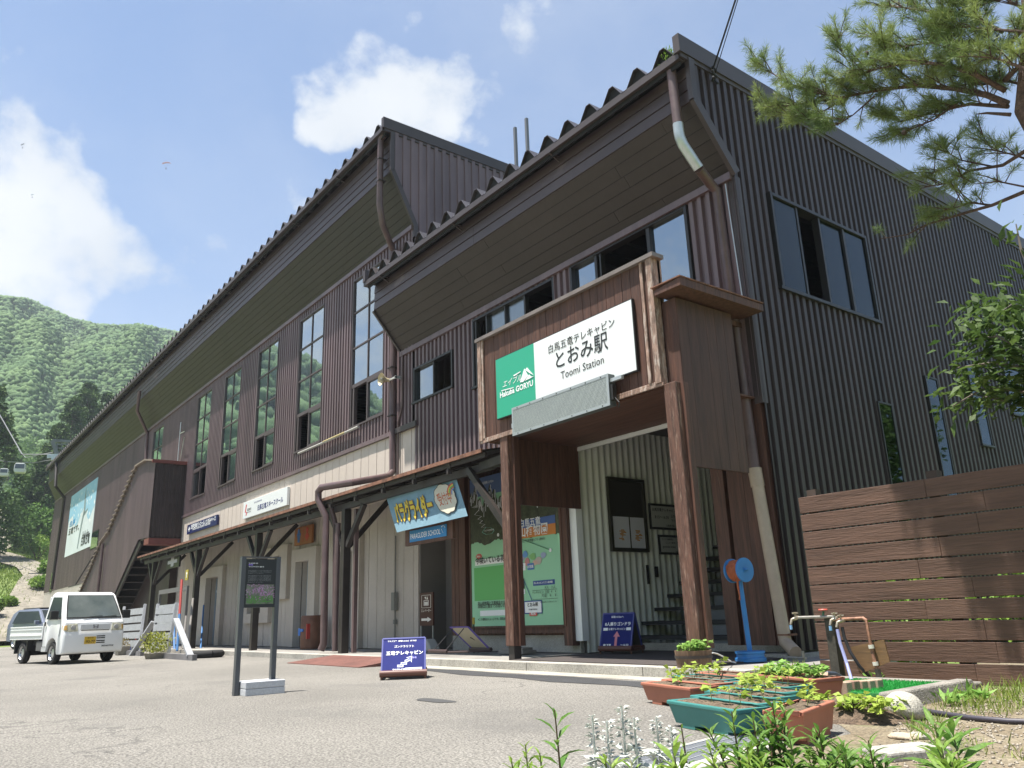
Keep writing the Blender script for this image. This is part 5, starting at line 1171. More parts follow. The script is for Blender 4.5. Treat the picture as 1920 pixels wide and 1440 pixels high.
for x in (1.05, -1.05):
    for s in (-1, 1): wheel(car, x, s*.66, s, .29)

# ================================================================== things on and by the pavement, left part
grey_p = mat('grey_painted_slats', (.30, .31, .33), .55, var=.12, vscale=5, fine=.1, fscale=30)
def rack(label, lt, lb, rt, rb, y, brace=None, base=None, extra=None):
    LT, LB, RT, RB = PY(*lt, y), PY(*lb, y-.15), PY(*rt, y), PY(*rb, y-.15)
    t = thing('slatted_rack', label, 'rack', (LB.x, y-.15, 0), group='grey slatted racks by the stair')
    LB.z = max(LB.z, .0); RB.z = max(RB.z, .0)
    for p, q in ((LT, LB), (RT, RB)): b = MB(); b.beam(p, q, .07, .06, (0, 1, 0)); b.build('post', grey_p, t)
    for k in range(5):
        f0, f1 = .07+.165*k, .07+.165*k+.13; a0, a1, c0, c1 = LT.lerp(LB, f0), LT.lerp(LB, f1), RT.lerp(RB, f0), RT.lerp(RB, f1)
        b = MB(); n_ = Vector((0, -1, 0)); q = [a1, c1, c0, a0]; b.hexa([p+n_*.01 for p in q]+[p+n_*.035 for p in q]); b.build('slat', grey_p, t)
    for p, q in (brace or []): b = MB(); b.beam(p, q, .05, .12, (0, 1, 0)); b.build('brace', grey_p, t)
    for p, q in (base or []): b = MB(); b.beam(p, q, .09, .11); b.build('base_beam', mat('dark_grey_beam', (.16, .155, .16), .7, var=.2), t)
    return t
ry = 5.25
def g(px, py): p = PZ(px, py, .06); return p
rack('grey slatted rack right beside the truck, nearer the stair', (233, 1138), (222, 1228), (272, 1133), (259, 1226), 5.3, [(PY(288, 1166, 5.2), PY(246, 1230, 4.9))], [(Vector((PY(205, 1230, 4.95).x, 5.0, .055)), Vector((PY(262, 1230, 4.95).x, 5.0, .055)))])
rack('grey slatted rack with a diagonal prop, right of the pair', (296, 1133), (284, 1230), (331, 1130), (315, 1230), 5.1, [(PY(330, 1161, 5.05), PY(357, 1230, 4.85))], [(Vector((PY(278, 1232, 4.8).x, 4.85, .055)), Vector((PY(360, 1232, 4.8).x, 4.85, .055)))])
def flower_pot(name, label, px, py, y, r, h, potm, leaf, nl, spread, lh):
    c = PY(px, py, y); t = thing(name, label, 'potted plant', (c.x, y, 0))
    b = MB(); b.hexa([(-r*.8, -r*.6, 0), (r*.8, -r*.6, 0), (r*.8, r*.6, 0), (-r*.8, r*.6, 0), (-r, -r*.75, h), (r, -r*.75, h), (r, r*.75, h), (-r, r*.75, h)]); b.build('pot', potm, t, local=True, bevel=.01)
    P = np.stack([rng.uniform(-r*.9, r*.9, nl), rng.uniform(-r*.7, r*.7, nl), np.full(nl, h)], 1); P += sph(nl)*np.array([spread, spread, lh*.5])+np.array([0, 0, lh*.5]); D = sph(nl)+np.array([0, 0, .6]); V, F = leaves(P, D, sph(nl), .07, .025)
    np_mesh('foliage', V, F, leaf, t, local=True); return t
lf_y = leafmat('yellow_green_leaves', (.22, .25, .04), (.34, .36, .07), scale=6); lf_br = leafmat('dry_brown_leaves', (.20, .16, .10), (.26, .22, .09), scale=6)
flower_pot('potted_plant', 'low planter of dry brownish flowers beside the truck', 228, 1230, 4.9, .2, .22, mat('stone_pot', (.24, .22, .18), .8, var=.2), lf_br, 160, .1, .16)
flower_pot('potted_plant', 'bushy yellow green plant in a pale tray before the racks', 291, 1228, 4.7, .24, .12, mat('stone_pot', (.24, .22, .18)), lf_y, 700, .16, .40)
t = thing('old_tyre', 'flat black tyre lying beside the pavement edge', 'tyre', (PZ(376, 1234, 0).x, 5.45, 0))
b = MB(); b.tube([(.26*math.cos(a), .26*math.sin(a), .075) for a in np.linspace(0, 2*math.pi, 25)], .072, 10, caps=False); b.build('casing', rub, t, local=True, smooth=True)
b = MB(); b.lathe([(.12, .05), (.19, .04)], (0, 0, 0), 20); b.build('web', blk, t, local=True)
def pole(name, label, p, q, r, ms, grp=None, cat='pole'):
    t = thing(name, label, cat, q, group=grp); k = len(ms)
    for i, (m, nm) in enumerate(ms): b = MB(); b.tube([p.lerp(q, i/k), p.lerp(q, (i+1)/k)], r, 8); b.build(nm, m, t)
    return t
redm = mat('pole_red', (.34, .035, .028), .5); blum = mat('pole_blue', (.04, .15, .36), .5); gpm = mat('pole_grey', (.28, .26, .24), .6)
def gp(px, py, z=FL): return PZ(px, py, z)
pole('snow_pole', 'red and blue snow pole propped among the racks', PY(341, 1087, 6.1), PY(332, 1220, 5.9), .032, [(redm, 'red_part'), (blum, 'blue_part')])
pole('snow_pole', 'short plain blue pole leaning on a canopy post near the racks', PY(326, 1160, 6.2), PY(327, 1219, 6.1), .03, [(blum, 'shaft')])
pole('snow_pole', 'slim blue pole leaning on the arcade wall right of the tyre', PY(382, 1135, 7.1), PY(376, 1219, 6.7), .022, [(blum, 'shaft')])
pole('wooden_stake', 'tall grey stake leaning against the dark canopy post', PY(362, 1122, 6.5), PY(352, 1215, 6.3), .03, [(gpm, 'shaft')])
pole('wooden_stake', 'shorter grey stake beside the diagonal prop of the rack', PY(349, 1155, 6.3), PY(343, 1216, 6.2), .03, [(gpm, 'shaft')])
b = MB()    # steel table frame and stacked sheets behind the racks
y = 6.3; a, c = PY(300, 1107, y), PY(352, 1112, y); t = thing('steel_frame', 'grey steel frame with sheet panels standing behind the slatted racks', 'frame', (a.x, y, FL))
b.box(a.x, c.x, y-.03, y+.03, a.z-.12, a.z); b.box(a.x, a.x+.08, y-.03, y+.03, FL, a.z-.12); b.box(c.x-.08, c.x, y-.03, y+.03, FL, a.z-.12); b.build('frame', mat('frame_grey', (.15, .145, .14), .6), t)
b = MB()
for k in range(7): b.box(a.x+.1, c.x-.4, y-.05+.002*k, y-.02, a.z-.5-.09*k, a.z-.43-.09*k)
b.build('panels', mat('sheet_grey', (.40, .42, .43), .6, var=.15), t)
b = MB()    # small things stacked behind the racks: a red board, white card, crates
def clutter(name, label, px0, py0, px1, py1, y, m, cat, d=.05):
    a, c = PY(px0, py0, y), PY(px1, py1, y); b = MB(); z0 = max(c.z, .01); W_, H_ = c.x-a.x, a.z-z0
    b.box(a.x, c.x, y, y+d, z0, a.z); o = b.build(name, m, bevel=.006); tag(o, label, cat); return o, a.x, c.x, z0, a.z
o, x0, x1, z0, z1 = clutter('picture_card', 'white card with blue print leaning under the left rack', 231, 1204, 246, 1223, 5.5, white, 'card', .02)
b = MB(); b.box(x0+.03, x1-.03, 5.497, 5.4995, z0+.04, z1-.04); b.build('print', mat('blue_print', (.12, .12, .4), .6), o)
o, *_ = clutter('red_board', 'narrow red and cream board leaning under the left rack', 250, 1201, 256, 1225, 5.45, redm, 'board', .02); o.rotation_euler = (0, .35, 0)
t = thing('handcart', 'dark metal handcart behind the slatted racks', 'cart', (PY(265, 1220, 6.0).x, 6.0, 0)); b = MB(); b.box(-.35, .45, -.2, .3, .25, .30); b.tube([(-.3, 0, .3), (-.45, 0, .95), (-.1, 0, 1.0)], .02, 6); b.tube([(.4, 0, .3), (.5, 0, .9)], .02, 6); b.build('frame', steel_d, t, local=True); b = MB(); b.lathe([(0, -.03), (.13, -.03), (.13, .03), (0, .03)], (0, -.22, .13), 16, 'y'); b.lathe([(0, -.03), (.13, -.03), (.13, .03), (0, .03)], (0, .32, .13), 16, 'y'); b.build('wheel', rub, t, local=True)
o, *_ = clutter('green_can', 'small green watering can on the pavement behind the racks', 281, 1150, 290, 1165, 5.9, mat('green_plastic', (.03, .25, .14), .5), 'can', .2)
o.location.z = 1.0-.0; 
bpy.data.objects.remove(o)
# litter bin, ramp, box on the wall
q = PZ(584, 1217, FL); lb = thing('litter_bin', 'rusty brown round litter bin between the arcade doors', 'bin', (PY(584, 1215, 7.35).x, 7.35, FL))
hb = PY(584, 1154, 7.35).z-FL
b = MB(); b.lathe([(0, 0), (.235, 0), (.24, .05), (.24, hb-.03), (.22, hb), (.0, hb)], (0, 0, 0), 24); b.build('drum', mat('rusty_brown', (.14, .06, .034), .6, var=.25, vscale=5), lb, local=True, smooth=True)
b = MB(); b.box(-.10, .08, -.25, -.225, hb*.52, hb*.60); b.box(-.22, -.12, -.22, -.14, hb*.4, hb*.62); b.build('mouth', mat('bin_blue', (.04, .16, .5), .5), lb, local=True); b = MB(); b.box(.15, .20, -.2, -.12, hb*.3, hb*.75); b.build('red_label', redm, lb, local=True)
A, B_, C_, D_ = PZ(588, 1250, .005), PZ(690, 1256, .005), PZ(727, 1234, FL), PZ(640, 1228, FL)
rp = thing('wooden_ramp', 'low red brown plank ramp up to the pavement', 'ramp', (-11.5, 5.6, 0))
xa, xb = -13.1, -10.55
b = MB()
for k in range(9):
    t0, t1 = k/9, (k+1)/9; y0, y1 = 5.32+.72*t0, 5.32+.72*t1-.008; z0, z1 = .012+.085*t0, .012+.085*t1
    b.hexa([(xa+.2*t0, y0, -.01), (xb+.1*t0, y0, -.01), (xb+.1*t1, y1, -.01), (xa+.2*t1, y1, -.01), (xa+.2*t0, y0, z0), (xb+.1*t0, y0, z0), (xb+.1*t1, y1, z1), (xa+.2*t1, y1, z1)])
b.build('planks', mat('ramp_wood', (.15, .062, .048), .7, var=.25, vscale=3, fine=.15, fscale=30), rp)
q = PY(741, 1127, WL-.06); bx = thing('meter_box', 'small grey switch box on a conduit on the beige arcade wall', 'box', (q.x, WL-.12, q.z-.17))
b = MB(); b.box(-.06, .06, 0, .09, 0, .33); b.build('cabinet', mat('meter_grey', (.20, .20, .19), .5), bx, local=True, bevel=.006)
b = MB(); b.tube([(0.0, .06, -.9), (0, .06, 1.4)], .014, 8); b.box(-.03, .03, .03, .09, -.25, -.17); b.build('conduit', mat('meter_grey', (.2, .2, .19)), bx, local=True)
# elevator sign on two thin legs
y = 7.62; a, c = PY(787, 1112, y), PY(812, 1173, y); W, H = c.x-a.x, a.z-c.z
ev = thing('elevator_sign', 'narrow brown lift sign with a white arrow on two thin legs', 'sign', ((a.x+c.x)/2, y, FL)); zb = c.z-FL
b = MB(); b.box(-W/2, W/2, 0, .03, zb, zb+H); b.build('panel', mat('sign_maroon', (.06, .018, .014), .4), ev, local=True, bevel=.004)
b = MB(); b.box(-W/2+.02, -W/2+.035, .005, .025, 0, zb); b.box(W/2-.035, W/2-.02, .005, .025, 0, zb); b.box(-W/2-.05, W/2+.05, -.12, .16, -.0, .012); b.build('leg', silver, ev, local=True)
b = MB(); zz = lambda v: zb+H*v
for (u0, u1, v0, v1) in ((-.34, .34, .915, .925), (-.34, .34, .535, .545), (-.35, -.33, .545, .915), (.33, .35, .545, .915), (-.17, .17, .755, .77), (-.17, .17, .60, .612), (-.18, -.15, .612, .755), (.15, .18, .612, .755), (-.12, -.05, .62, .72), (-.03, .04, .62, .72), (.06, .12, .62, .72)): b.box(W*u0, W*u1, -.004, -.001, zz(v0), zz(v1))
b.prism([(-.12, .87), (-.05, .79), (.0, .87)], (0, -.001, zb), (W, 0, 0), (0, 0, H), (0, -1, 0), .003); b.prism([(.02, .79), (.14, .79), (.08, .88)], (0, -.001, zb), (W, 0, 0), (0, 0, H), (0, -1, 0), .003)
b.prism([(-.36, .15), (.1, .15), (.1, .11), (.38, .185), (.1, .26), (.1, .22), (-.36, .22)], (0, -.001, zb), (W, 0, 0), (0, 0, H), (0, -1, 0), .003); b.build('pictogram', mat('sign_cream', (.72, .70, .66), .6), ev, local=True)
text('エレベーター', ((a.x+c.x)/2-W*.38, y, c.z+H*.41), X_, Z_, mat('sign_cream', (.7, .7, .7)), ev, width=W*.76, height=H*.09, bold=.01)

# ================================================================== A-frame signs
navyb = mat('aframe_blue', (.016, .022, .15), .6, var=.12, vscale=6, spec=.15); tubem = mat('aframe_brown_foot', (.13, .055, .04), .4)
def aframe(label, A, B_, lean, w, hgt, depth, back=False):
    """A, B_: left and right foot of the visible face on the ground; the face leans back"""
    U = (B_-A); U.z = 0; w = U.length; U.normalize(); Nn = Vector((U.y, -U.x, 0))          # faces the viewer
    ang = math.atan2(U.y, U.x); t = thing('sandwich_board', label, 'sign', (A+B_)/2, ang, 'folding sandwich boards')
    r_ = .035; up = Vector((0, lean, hgt)).normalized(); L = math.hypot(lean, hgt)
    def P(x, s, v=0): return Vector((x, s*v, 0))
    b = MB()
    b.tube([(-w/2-.02, 0, r_+.03), (w/2+.02, 0, r_+.03)], r_, 14); b.tube([(-w/2-.02, depth, r_+.03), (w/2+.02, depth, r_+.03)], r_, 14)
    for s in (-1, 1): b.box(s*w/2-.02, s*w/2+.02, 0, depth, .035, .065)
    for x in (-w/2, w/2):
        for y in (0, depth): b.tube([(x, y, 0), (x, y, .04)], .012, 8)
    b.build('foot', tubem, t, local=True, smooth=True)
    for k, (y0, s) in enumerate(((0, 1), (depth, -1))):
        d = Vector((0, s*depth/2, hgt-.07)); LL = d.length; dn = d.normalized(); n_ = Vector((1, 0, 0)).cross(dn)*s
        c = Vector((0, y0, .07))+d/2
        b = MB(); b.obox(c, (1, 0, 0), dn, n_, w/2, LL/2, .008); pn = b.build('panel', navyb if k == 0 else mat('aframe_back', (.05, .05, .045), .5), t, local=True)
        b = MB()
        for sx_ in (-1, 1): b.obox(c+Vector((sx_*w/2, 0, 0)), (1, 0, 0), dn, n_, .008, LL/2, .012)
        b.obox(Vector((0, y0, .07))+d, (1, 0, 0), dn, n_, w/2, .008, .014); b.build('edge', mat('aframe_edge', (.06, .07, .26), .4), pn, local=True)
    M = wm(t); d = Vector((0, depth/2, hgt-.07)); LL = d.length; dn = d.normalized()
    O = Vector((0, 0, .07)); nn = Vector((1, 0, 0)).cross(dn)
    def at(u, v): return M @ (O+Vector((w*(u-.5), 0, 0))+dn*LL*v+nn*.0085)
    Uw = M.to_3x3() @ Vector((1, 0, 0)); Vw = M.to_3x3() @ dn
    def tt(s, u, v, wd, m=wi, bold=.02, h=None): return text(s, at(u, v), Uw, Vw, m, t, width=w*wd, bold=bold, height=h and LL*h)
    def pg(pts, m, nm='mark', o=.001): b = MB(); b.v = [tuple(at(u, v)+nn*o) for u, v in pts]; b.f = [list(range(len(pts)))]; b.mi = [0]; return b.build(nm, m, t, fix=False)
    return t, tt, pg
A, B_ = PZ(716, 1276, 0), PZ(798, 1272, 0); A = PZ(715, 1276, 0); B_ = PZ(797, 1272.5, 0)
t, tt, pg = aframe('blue sandwich board out on the asphalt, brown tube feet, arrow rising to the right', A, B_, .12, 0, PY(745, 1202, 4.55).z+.02, .42)
tt('アルプス平（標高1,515m）まで8分', .12, .89, .68, bold=.03); tt('ゴンドラリフト', .28, .72, .46, bold=.02); tt('五竜テレキャビン', .09, .50, .86, bold=.03); tt('乗場', .70, .385, .1, mat('lilac_ink', (.30, .28, .75), .6)); tt('基本運行時間', .25, .05, .29, bold=.04)
pg([(.54, .025), (.93, .03), (.93, .13), (.54, .125)], wi, 'time_strip'); tt('8:15～16:30', .58, .05, .30, mat('pale_print', (.4, .42, .5), .6))
arrow = [(.36, .15), (.50, .15), (.50, .22), (.58, .22), (.58, .29), (.66, .33), (.69, .27), (.70, .47), (.56, .42), (.62, .385), (.53, .35), (.53, .29), (.44, .29), (.44, .22), (.36, .22)]
pg(arrow, wi, 'arrow'); pg([(.375, .165), (.485, .165), (.485, .235), (.565, .235), (.565, .30), (.655, .35), (.68, .30), (.685, .45), (.58, .415), (.635, .385), (.545, .335), (.545, .275), (.455, .275), (.455, .205), (.375, .205)], mat('arrow_blue', (.18, .2, .62), .6), 'arrow', .002)
A, B_ = PZ(1122, 1222, FL+.01), PZ(1186, 1222, FL+.01)
A = Vector((-8.42, 7.35, FL)); B_ = Vector((-7.86, 7.72, FL))
A, B_ = PZ(1126, 1226, FL+.008), PZ(1184, 1226, FL+.008)
t, tt, pg = aframe('blue sandwich board standing inside the porch, pink arrow pointing up', A, B_, .1, 0, .50, .30)
tt('標高1515mへ', .28, .86, .40, bold=.02); tt('8人乗りゴンドラ', .09, .63, .84, bold=.03); pg([(.05, .50), (.2, .50), (.2, .58), (.05, .58)], wi, 'bar'); pg([(.8, .50), (.95, .50), (.95, .58), (.8, .58)], wi, 'bar'); tt('五竜テレキャビン', .22, .505, .56, bold=.02)
pk = mat('pink_arrow', (.62, .22, .26), .6); pg([(.46, .06), (.54, .06), (.54, .32), (.62, .32), (.51, .48), (.40, .32), (.46, .32)], pk, 'arrow'); tt('運行時間', .1, .05, .25, bold=.03); tt('～16:30', .66, .05, .26, bold=.02)
# third one: seen from its open back, leaning away
y = 7.0; a, c = PY(826, 1177, y+.1), PY(873, 1177, y+.1); f0, f1 = PY(808, 1221, y-.2), PY(882, 1221, y-.2)
t = thing('sandwich_board', 'sandwich board seen from its pale back near the map board, violet edged', 'sign', ((f0.x+f1.x)/2, y, FL), group='folding sandwich boards')
w = .30; hh = PY(850, 1176, y).z-FL
b = MB(); b.hexa([(-.05, .22, .08), (.40, .22, .08), (.40, .235, .08), (-.05, .235, .08), (-.30, .0, hh), (.20, .0, hh), (.20, .015, hh), (-.30, .015, hh)]); b.build('panel', mat('cream_back', (.34, .31, .23), .7, var=.1), t, local=True)
b = MB(); b.beam((-.05, .22, .08), (-.30, 0, hh), .02, .02); b.beam((.40, .22, .08), (.20, 0, hh), .025, .025); b.beam((-.30, 0, hh), (.20, 0, hh), .02, .02); b.build('edge', mat('violet_edge', (.07, .04, .22), .5), t, local=True)
b = MB(); b.tube([(-.22, 0, hh-.02), (-.36, -.28, .05)], .008, 6); b.tube([(.08, 0, hh-.02), (-.02, -.28, .05)], .008, 6); b.tube([(.1, .1, hh*.6), (.25, .2, .15)], .008, 6); b.build('strut', black_f, t, local=True)
b = MB(); b.tube([(-.46, -.28, .05), (.06, -.28, .05)], .03, 10); b.tube([(-.1, .23, .06), (.45, .23, .06)], .03, 10); b.tube([(.06, -.28, .04), (.45, .23, .04)], .015, 8); b.build('foot', mat('dark_foot', (.05, .03, .028), .5), t, local=True, smooth=True)
q = PY(797, 1210, 7.3); b = MB(); b.prism([(0, 0), (.36, 0), (.36, .06), (.22, .2), (.06, .2), (0, .12)], (q.x-.12, 7.25, FL), X_, Z_, (0, 1, 0), .2); o = b.build('sandbag', mat('pale_bag', (.36, .35, .33), .8), bevel=.03); tag(o, 'pale grey weight bag at the foot of the lift sign', 'bag')
q = PZ(889, 1216, FL); t = thing('tripod_stand', 'thin black stand with a yellow grip left of the map board', 'stand', (PY(889, 1212, 7.35).x, 7.35, FL)); b = MB(); b.tube([(0, 0, .1), (0, 0, .42)], .012, 8); b.tube([(0, 0, .12), (-.08, -.06, .0)], .01, 6); b.tube([(0, 0, .12), (.08, -.06, .0)], .01, 6); b.tube([(0, 0, .12), (0, .08, .0)], .01, 6); b.build('pole', black_f, t, local=True); b = MB(); b.tube([(0, 0, .42), (0, 0, .52)], .02, 8); b.build('grip', mat('grip_yellow', (.5, .36, .05), .5), t, local=True)
b = MB(); b.box(-9.95, -9.35, 7.25, 7.5, FL+.0, FL+.05); b.box(-9.9, -9.4, 7.28, 7.47, FL+.05, FL+.085); o = b.build('wooden_step', mat('grey_step', (.22, .20, .18), .8, var=.2), bevel=.005); tag(o, 'low grey step board lying under the map board', 'board')

# ================================================================== black information board on two posts
A, B_ = PZ(441, 1305, 0), PZ(509, 1299, 0); U = (B_-A).normalized(); w = (B_-A).length; ang = math.atan2(U.y, U.x)
dst = (A+B_)/2; ib = thing('information_board', 'dark plant information board on two grey posts weighted with pale slabs', 'sign', dst, ang)
htop = A.z
pt = PD(446, 1046, math.hypot(A.x, A.y)); hT = pt.z; hB = PD(446, 1140, math.hypot(A.x, A.y)).z
pst = mat('post_charcoal', (.075, .08, .09), .4)
for s in (-1, 1):
    b = MB(); b.box(s*w/2-.022, s*w/2+.022, -.03, .03, 0, hT); b.build('post', pst, ib, local=True, bevel=.003)
b = MB(); b.box(-w/2+.022, w/2-.022, -.028, .02, hB, hT-.012); b.build('panel', mat('board_black', (.018, .021, .024), .45), ib, local=True)
b = MB(); b.box(-w/2-.022, w/2+.022, -.03, .03, hT+.0005, hT+.012); b.build('top_rail', pst, ib, local=True)
M = wm(ib); Hh = hT-hB-.012; iw = w-.044
def ip(u, v, o=.0285): return M @ Vector((-iw/2+iw*u, -o, hB+Hh*v))
Uw = M.to_3x3() @ Vector((1, 0, 0))
def it(s, u, v, wd, m=wi, bold=.005, h=None): return text(s, ip(u, v), Uw, Z_, m, ib, width=iw*wd, bold=bold, off=.001, height=h)
it('マイルドヤナギラン 夏の花', .08, .825, .5, bold=.03); it('高山植物園の植物', .08, .90, .3)
b = MB()
for u in (.08, .155): b.box(-iw/2+iw*u, -iw/2+iw*(u+.06), -.0295, -.0285, hB+Hh*.865, hB+Hh*.895)
b.build('violet_icon', mat('violet_icon', (.22, .15, .55), .5), ib, local=True)
grey_i = mat('grey_ink', (.35, .36, .37), .6)
for k in range(9): it('花の色は紅紫色で高さは一メートルほどになり夏の山肌を彩ります', .08, .75-.027*k-(.02 if k > 2 else 0), .76 if k not in (2, 8) else .5, grey_i, 0)
x0, x1, z0, z1 = -iw/2+iw*.05, iw/2-iw*.05, hB+Hh*.07, hB+Hh*.47
b = MB(); b.box(x0, x1, -.030, -.0285, z0, z1); ph = b.build('photo_print', mat('photo_dark_green', (.06, .09, .05), .5, col2=(.22, .24, .19), vscale=9), ib, local=True)
nf = 190; cx = np.clip(rng.normal(0, .5, nf), -.98, .98); fx = (x0+x1)/2+(x1-x0)/2*cx; fz = z0+(z1-z0)*np.clip(.62+rng.normal(0, .2, nf), .25, .97)
P = np.stack([fx, np.full(nf, -.031)-rng.uniform(0, .0012, nf), fz], 1); D = np.stack([rng.normal(size=nf), np.zeros(nf), rng.normal(size=nf)], 1); V, F = leaves(P, D, np.tile([0., -1, 0], (nf, 1)), .014, .010); np_mesh('petal_print', V, F, mat('petal_print', (.36, .10, .28), .5, col2=(.45, .34, .50), vscale=30), ib, local=True)
nf = 260; fx = rng.uniform(x0+.01, x1-.01, nf); fz = z0+(z1-z0)*rng.uniform(.02, .4, nf); P = np.stack([fx, np.full(nf, -.0312)-rng.uniform(0, .001, nf), fz], 1); D = np.stack([rng.normal(size=nf), np.zeros(nf), np.abs(rng.normal(size=nf))], 1); V, F = leaves(P, D, np.tile([0., -1, 0], (nf, 1)), .016, .006); np_mesh('leaf_print', V, F, mat('leaf_print', (.10, .28, .06), .5), ib, local=True)
for i, z in ((0, 0), (1, .062)):
    b = MB(); b.box(-w/2+.03, w/2+.06, -.17, .10, z+.0, z+.06); o = b.build('ballast_slab', mat('pale_slab', (.50, .51, .53), .8, var=.08, fine=.1, fscale=60), ib, local=True, bevel=.006)
# ================================================================== right hand corner: reel, tub, planters, taps, fence
t = thing('hose_reel_stand', 'blue steel stand carrying a reel of orange rope beside the porch', 'reel', (-5.36, 6.95, FL))
rb = mat('reel_blue', (.035, .20, .50), .45, var=.1, vscale=6)
q0 = PZ(1408, 1240, FL); t.location = (q0.x, q0.y, FL); tp_ = PY(1400, 1068, q0.y-.02); hz = tp_.z-FL; dx = PY(1386, 1085, q0.y).x-q0.x
b = MB(); b.lathe([(0, 0), (.155, 0), (.155, .035), (.14, .04), (.14, .075), (.15, .08), (.15, .10), (0, .10)], (0, 0, 0), 28); b.build('base', rb, t, local=True, smooth=True)
b = MB(); b.tube([(0, 0, .1), (-.03, 0, hz)], .026, 12); b.build('stem', rb, t, local=True, smooth=True)
ax = Vector((.985, -.10, 0)).normalized(); vv = Vector((0, 0, 1)); ww_ = ax.cross(vv); c0 = Vector((-.03, 0, hz))
b = MB()
for o in (-.085, .085):
    for r_, w in ((.125, .010),): b.tube([c0+ax*(o-w), c0+ax*(o+w)], r_, 28)
b.build('flange', rb, t, local=True); b = MB(); b.tube([c0-ax*.10, c0+ax*.10], .03, 14); b.tube([c0+ax*.09, c0+ax*.13+vv*.0], .012, 8); b.tube([c0+ax*.12-ww_*.03, c0+ax*.12+ww_*.03], .010, 6); b.build('hub', rb, t, local=True)
b = MB(); rr_ = random.Random(3)
for k in range(9): b.tube([c0+ax*(-.068+.0165*k+.006*rr_.uniform(-1, 1))+(vv*math.cos(a)+ww_*math.sin(a))*(.098+.006*rr_.uniform(-1, 1)) for a in np.linspace(0, 2*math.pi, 17)], .0105, 6, caps=False)
b.tube([c0-vv*.08+ww_*.03, c0-vv*.16+ww_*.035, c0-vv*.26+ww_*.02, c0-vv*.30+ww_*.03], .011, 6); b.build('rope', mat('orange_rope', (.42, .12, .05), .8, var=.2, vscale=30), t, local=True, smooth=True)
# white hose from the tub
b = MB(); b.tube([PZ(1336, 1224, .32), PZ(1345, 1226, .28), PZ(1358, 1232, .2), PZ(1372, 1241, .11), PZ(1380, 1243, .10)], .006, 6); o = b.build('white_cord', mat('white_cord', (.7, .7, .68), .6), smooth=True); tag(o, 'thin white cord trailing from the barrel tub to the blue stand', 'cord')
sprout = leafmat('seedling_leaves', (.24, .36, .05), (.42, .50, .10), scale=9); sprout2 = leafmat('seedling_leaves_green', (.16, .33, .06), (.30, .46, .12), scale=9)
soil = mat('potting_soil', (.10, .07, .048), .95, col2=(.24, .18, .12), vscale=30, fine=.5, fscale=90, bump=1, bscale=120)
def seedlings(name, n, xr, yr, z, hmin, hmax, ls, m, par, k=7):
    V = []; F = []; b = MB(); LV = []; 
    Ps, Ds, Ns, Ls = [], [], [], []
    for i in range(n):
        x, y = rng.uniform(-xr, xr), rng.uniform(-yr, yr); h = rng.uniform(hmin, hmax); tipx, tipy = x+rng.normal(0, .018), y+rng.normal(0, .018)
        b.tube([(x, y, z), ((x+tipx)/2+.004, (y+tipy)/2, z+h*.5), (tipx, tipy, z+h)], .0022, 4)
        for j in range(k):
            a = rng.uniform(0, 2*math.pi); f = rng.uniform(.55, 1.05); p = np.array([x+(tipx-x)*f, y+(tipy-y)*f, z+h*f]); d = np.array([math.cos(a), math.sin(a), rng.uniform(-.35, .5)])
            Ps.append(p+d*.008); Ds.append(d); Ns.append(np.array([0, 0, 1])+rng.normal(0, .45, 3)); Ls.append(ls*rng.uniform(.6, 1.2))
    Ls = np.array(Ls); V, F = leaves(np.array(Ps), np.array(Ds), np.array(Ns), Ls, Ls*.85, fold=.15)
    o = np_mesh(name, V, F, m, par, local=True)
    b.build('stem', mat('seedling_stem', (.20, .24, .07), .7), o, local=True); return o
# half barrel tub
q = PZ(1304, 1270, 0); t = thing('barrel_tub', 'wooden half barrel tub of leafy seedlings in front of the right porch post', 'planter', (q.x, q.y, 0))
b = MB(); b.lathe([(0, .0), (.145, .0), (.16, .08), (.17, .16), (.178, .245), (.165, .245), (.16, .215), (0, .215)], (0, 0, 0), 22); b.build('staves', mat('tub_wood', (.14, .085, .05), .75, var=.45, vscale=14, stretch=(1.6, 1.6, .2), fine=.25, fscale=40), t, local=True)
b = MB(); b.lathe([(.164, .07), (.168, .07), (.171, .095), (.165, .095)], (0, 0, 0), 22); b.lathe([(.174, .175), (.178, .175), (.181, .20), (.176, .2)], (0, 0, 0), 22); b.build('hoop', steel_d, t, local=True)
b = MB(); b.lathe([(0, .222), (.16, .218)], (0, 0, 0), 20); b.build('soil', soil, t, local=True)
seedlings('seedlings', 34, .12, .12, .22, .04, .13, .05, sprout2, t, 8)
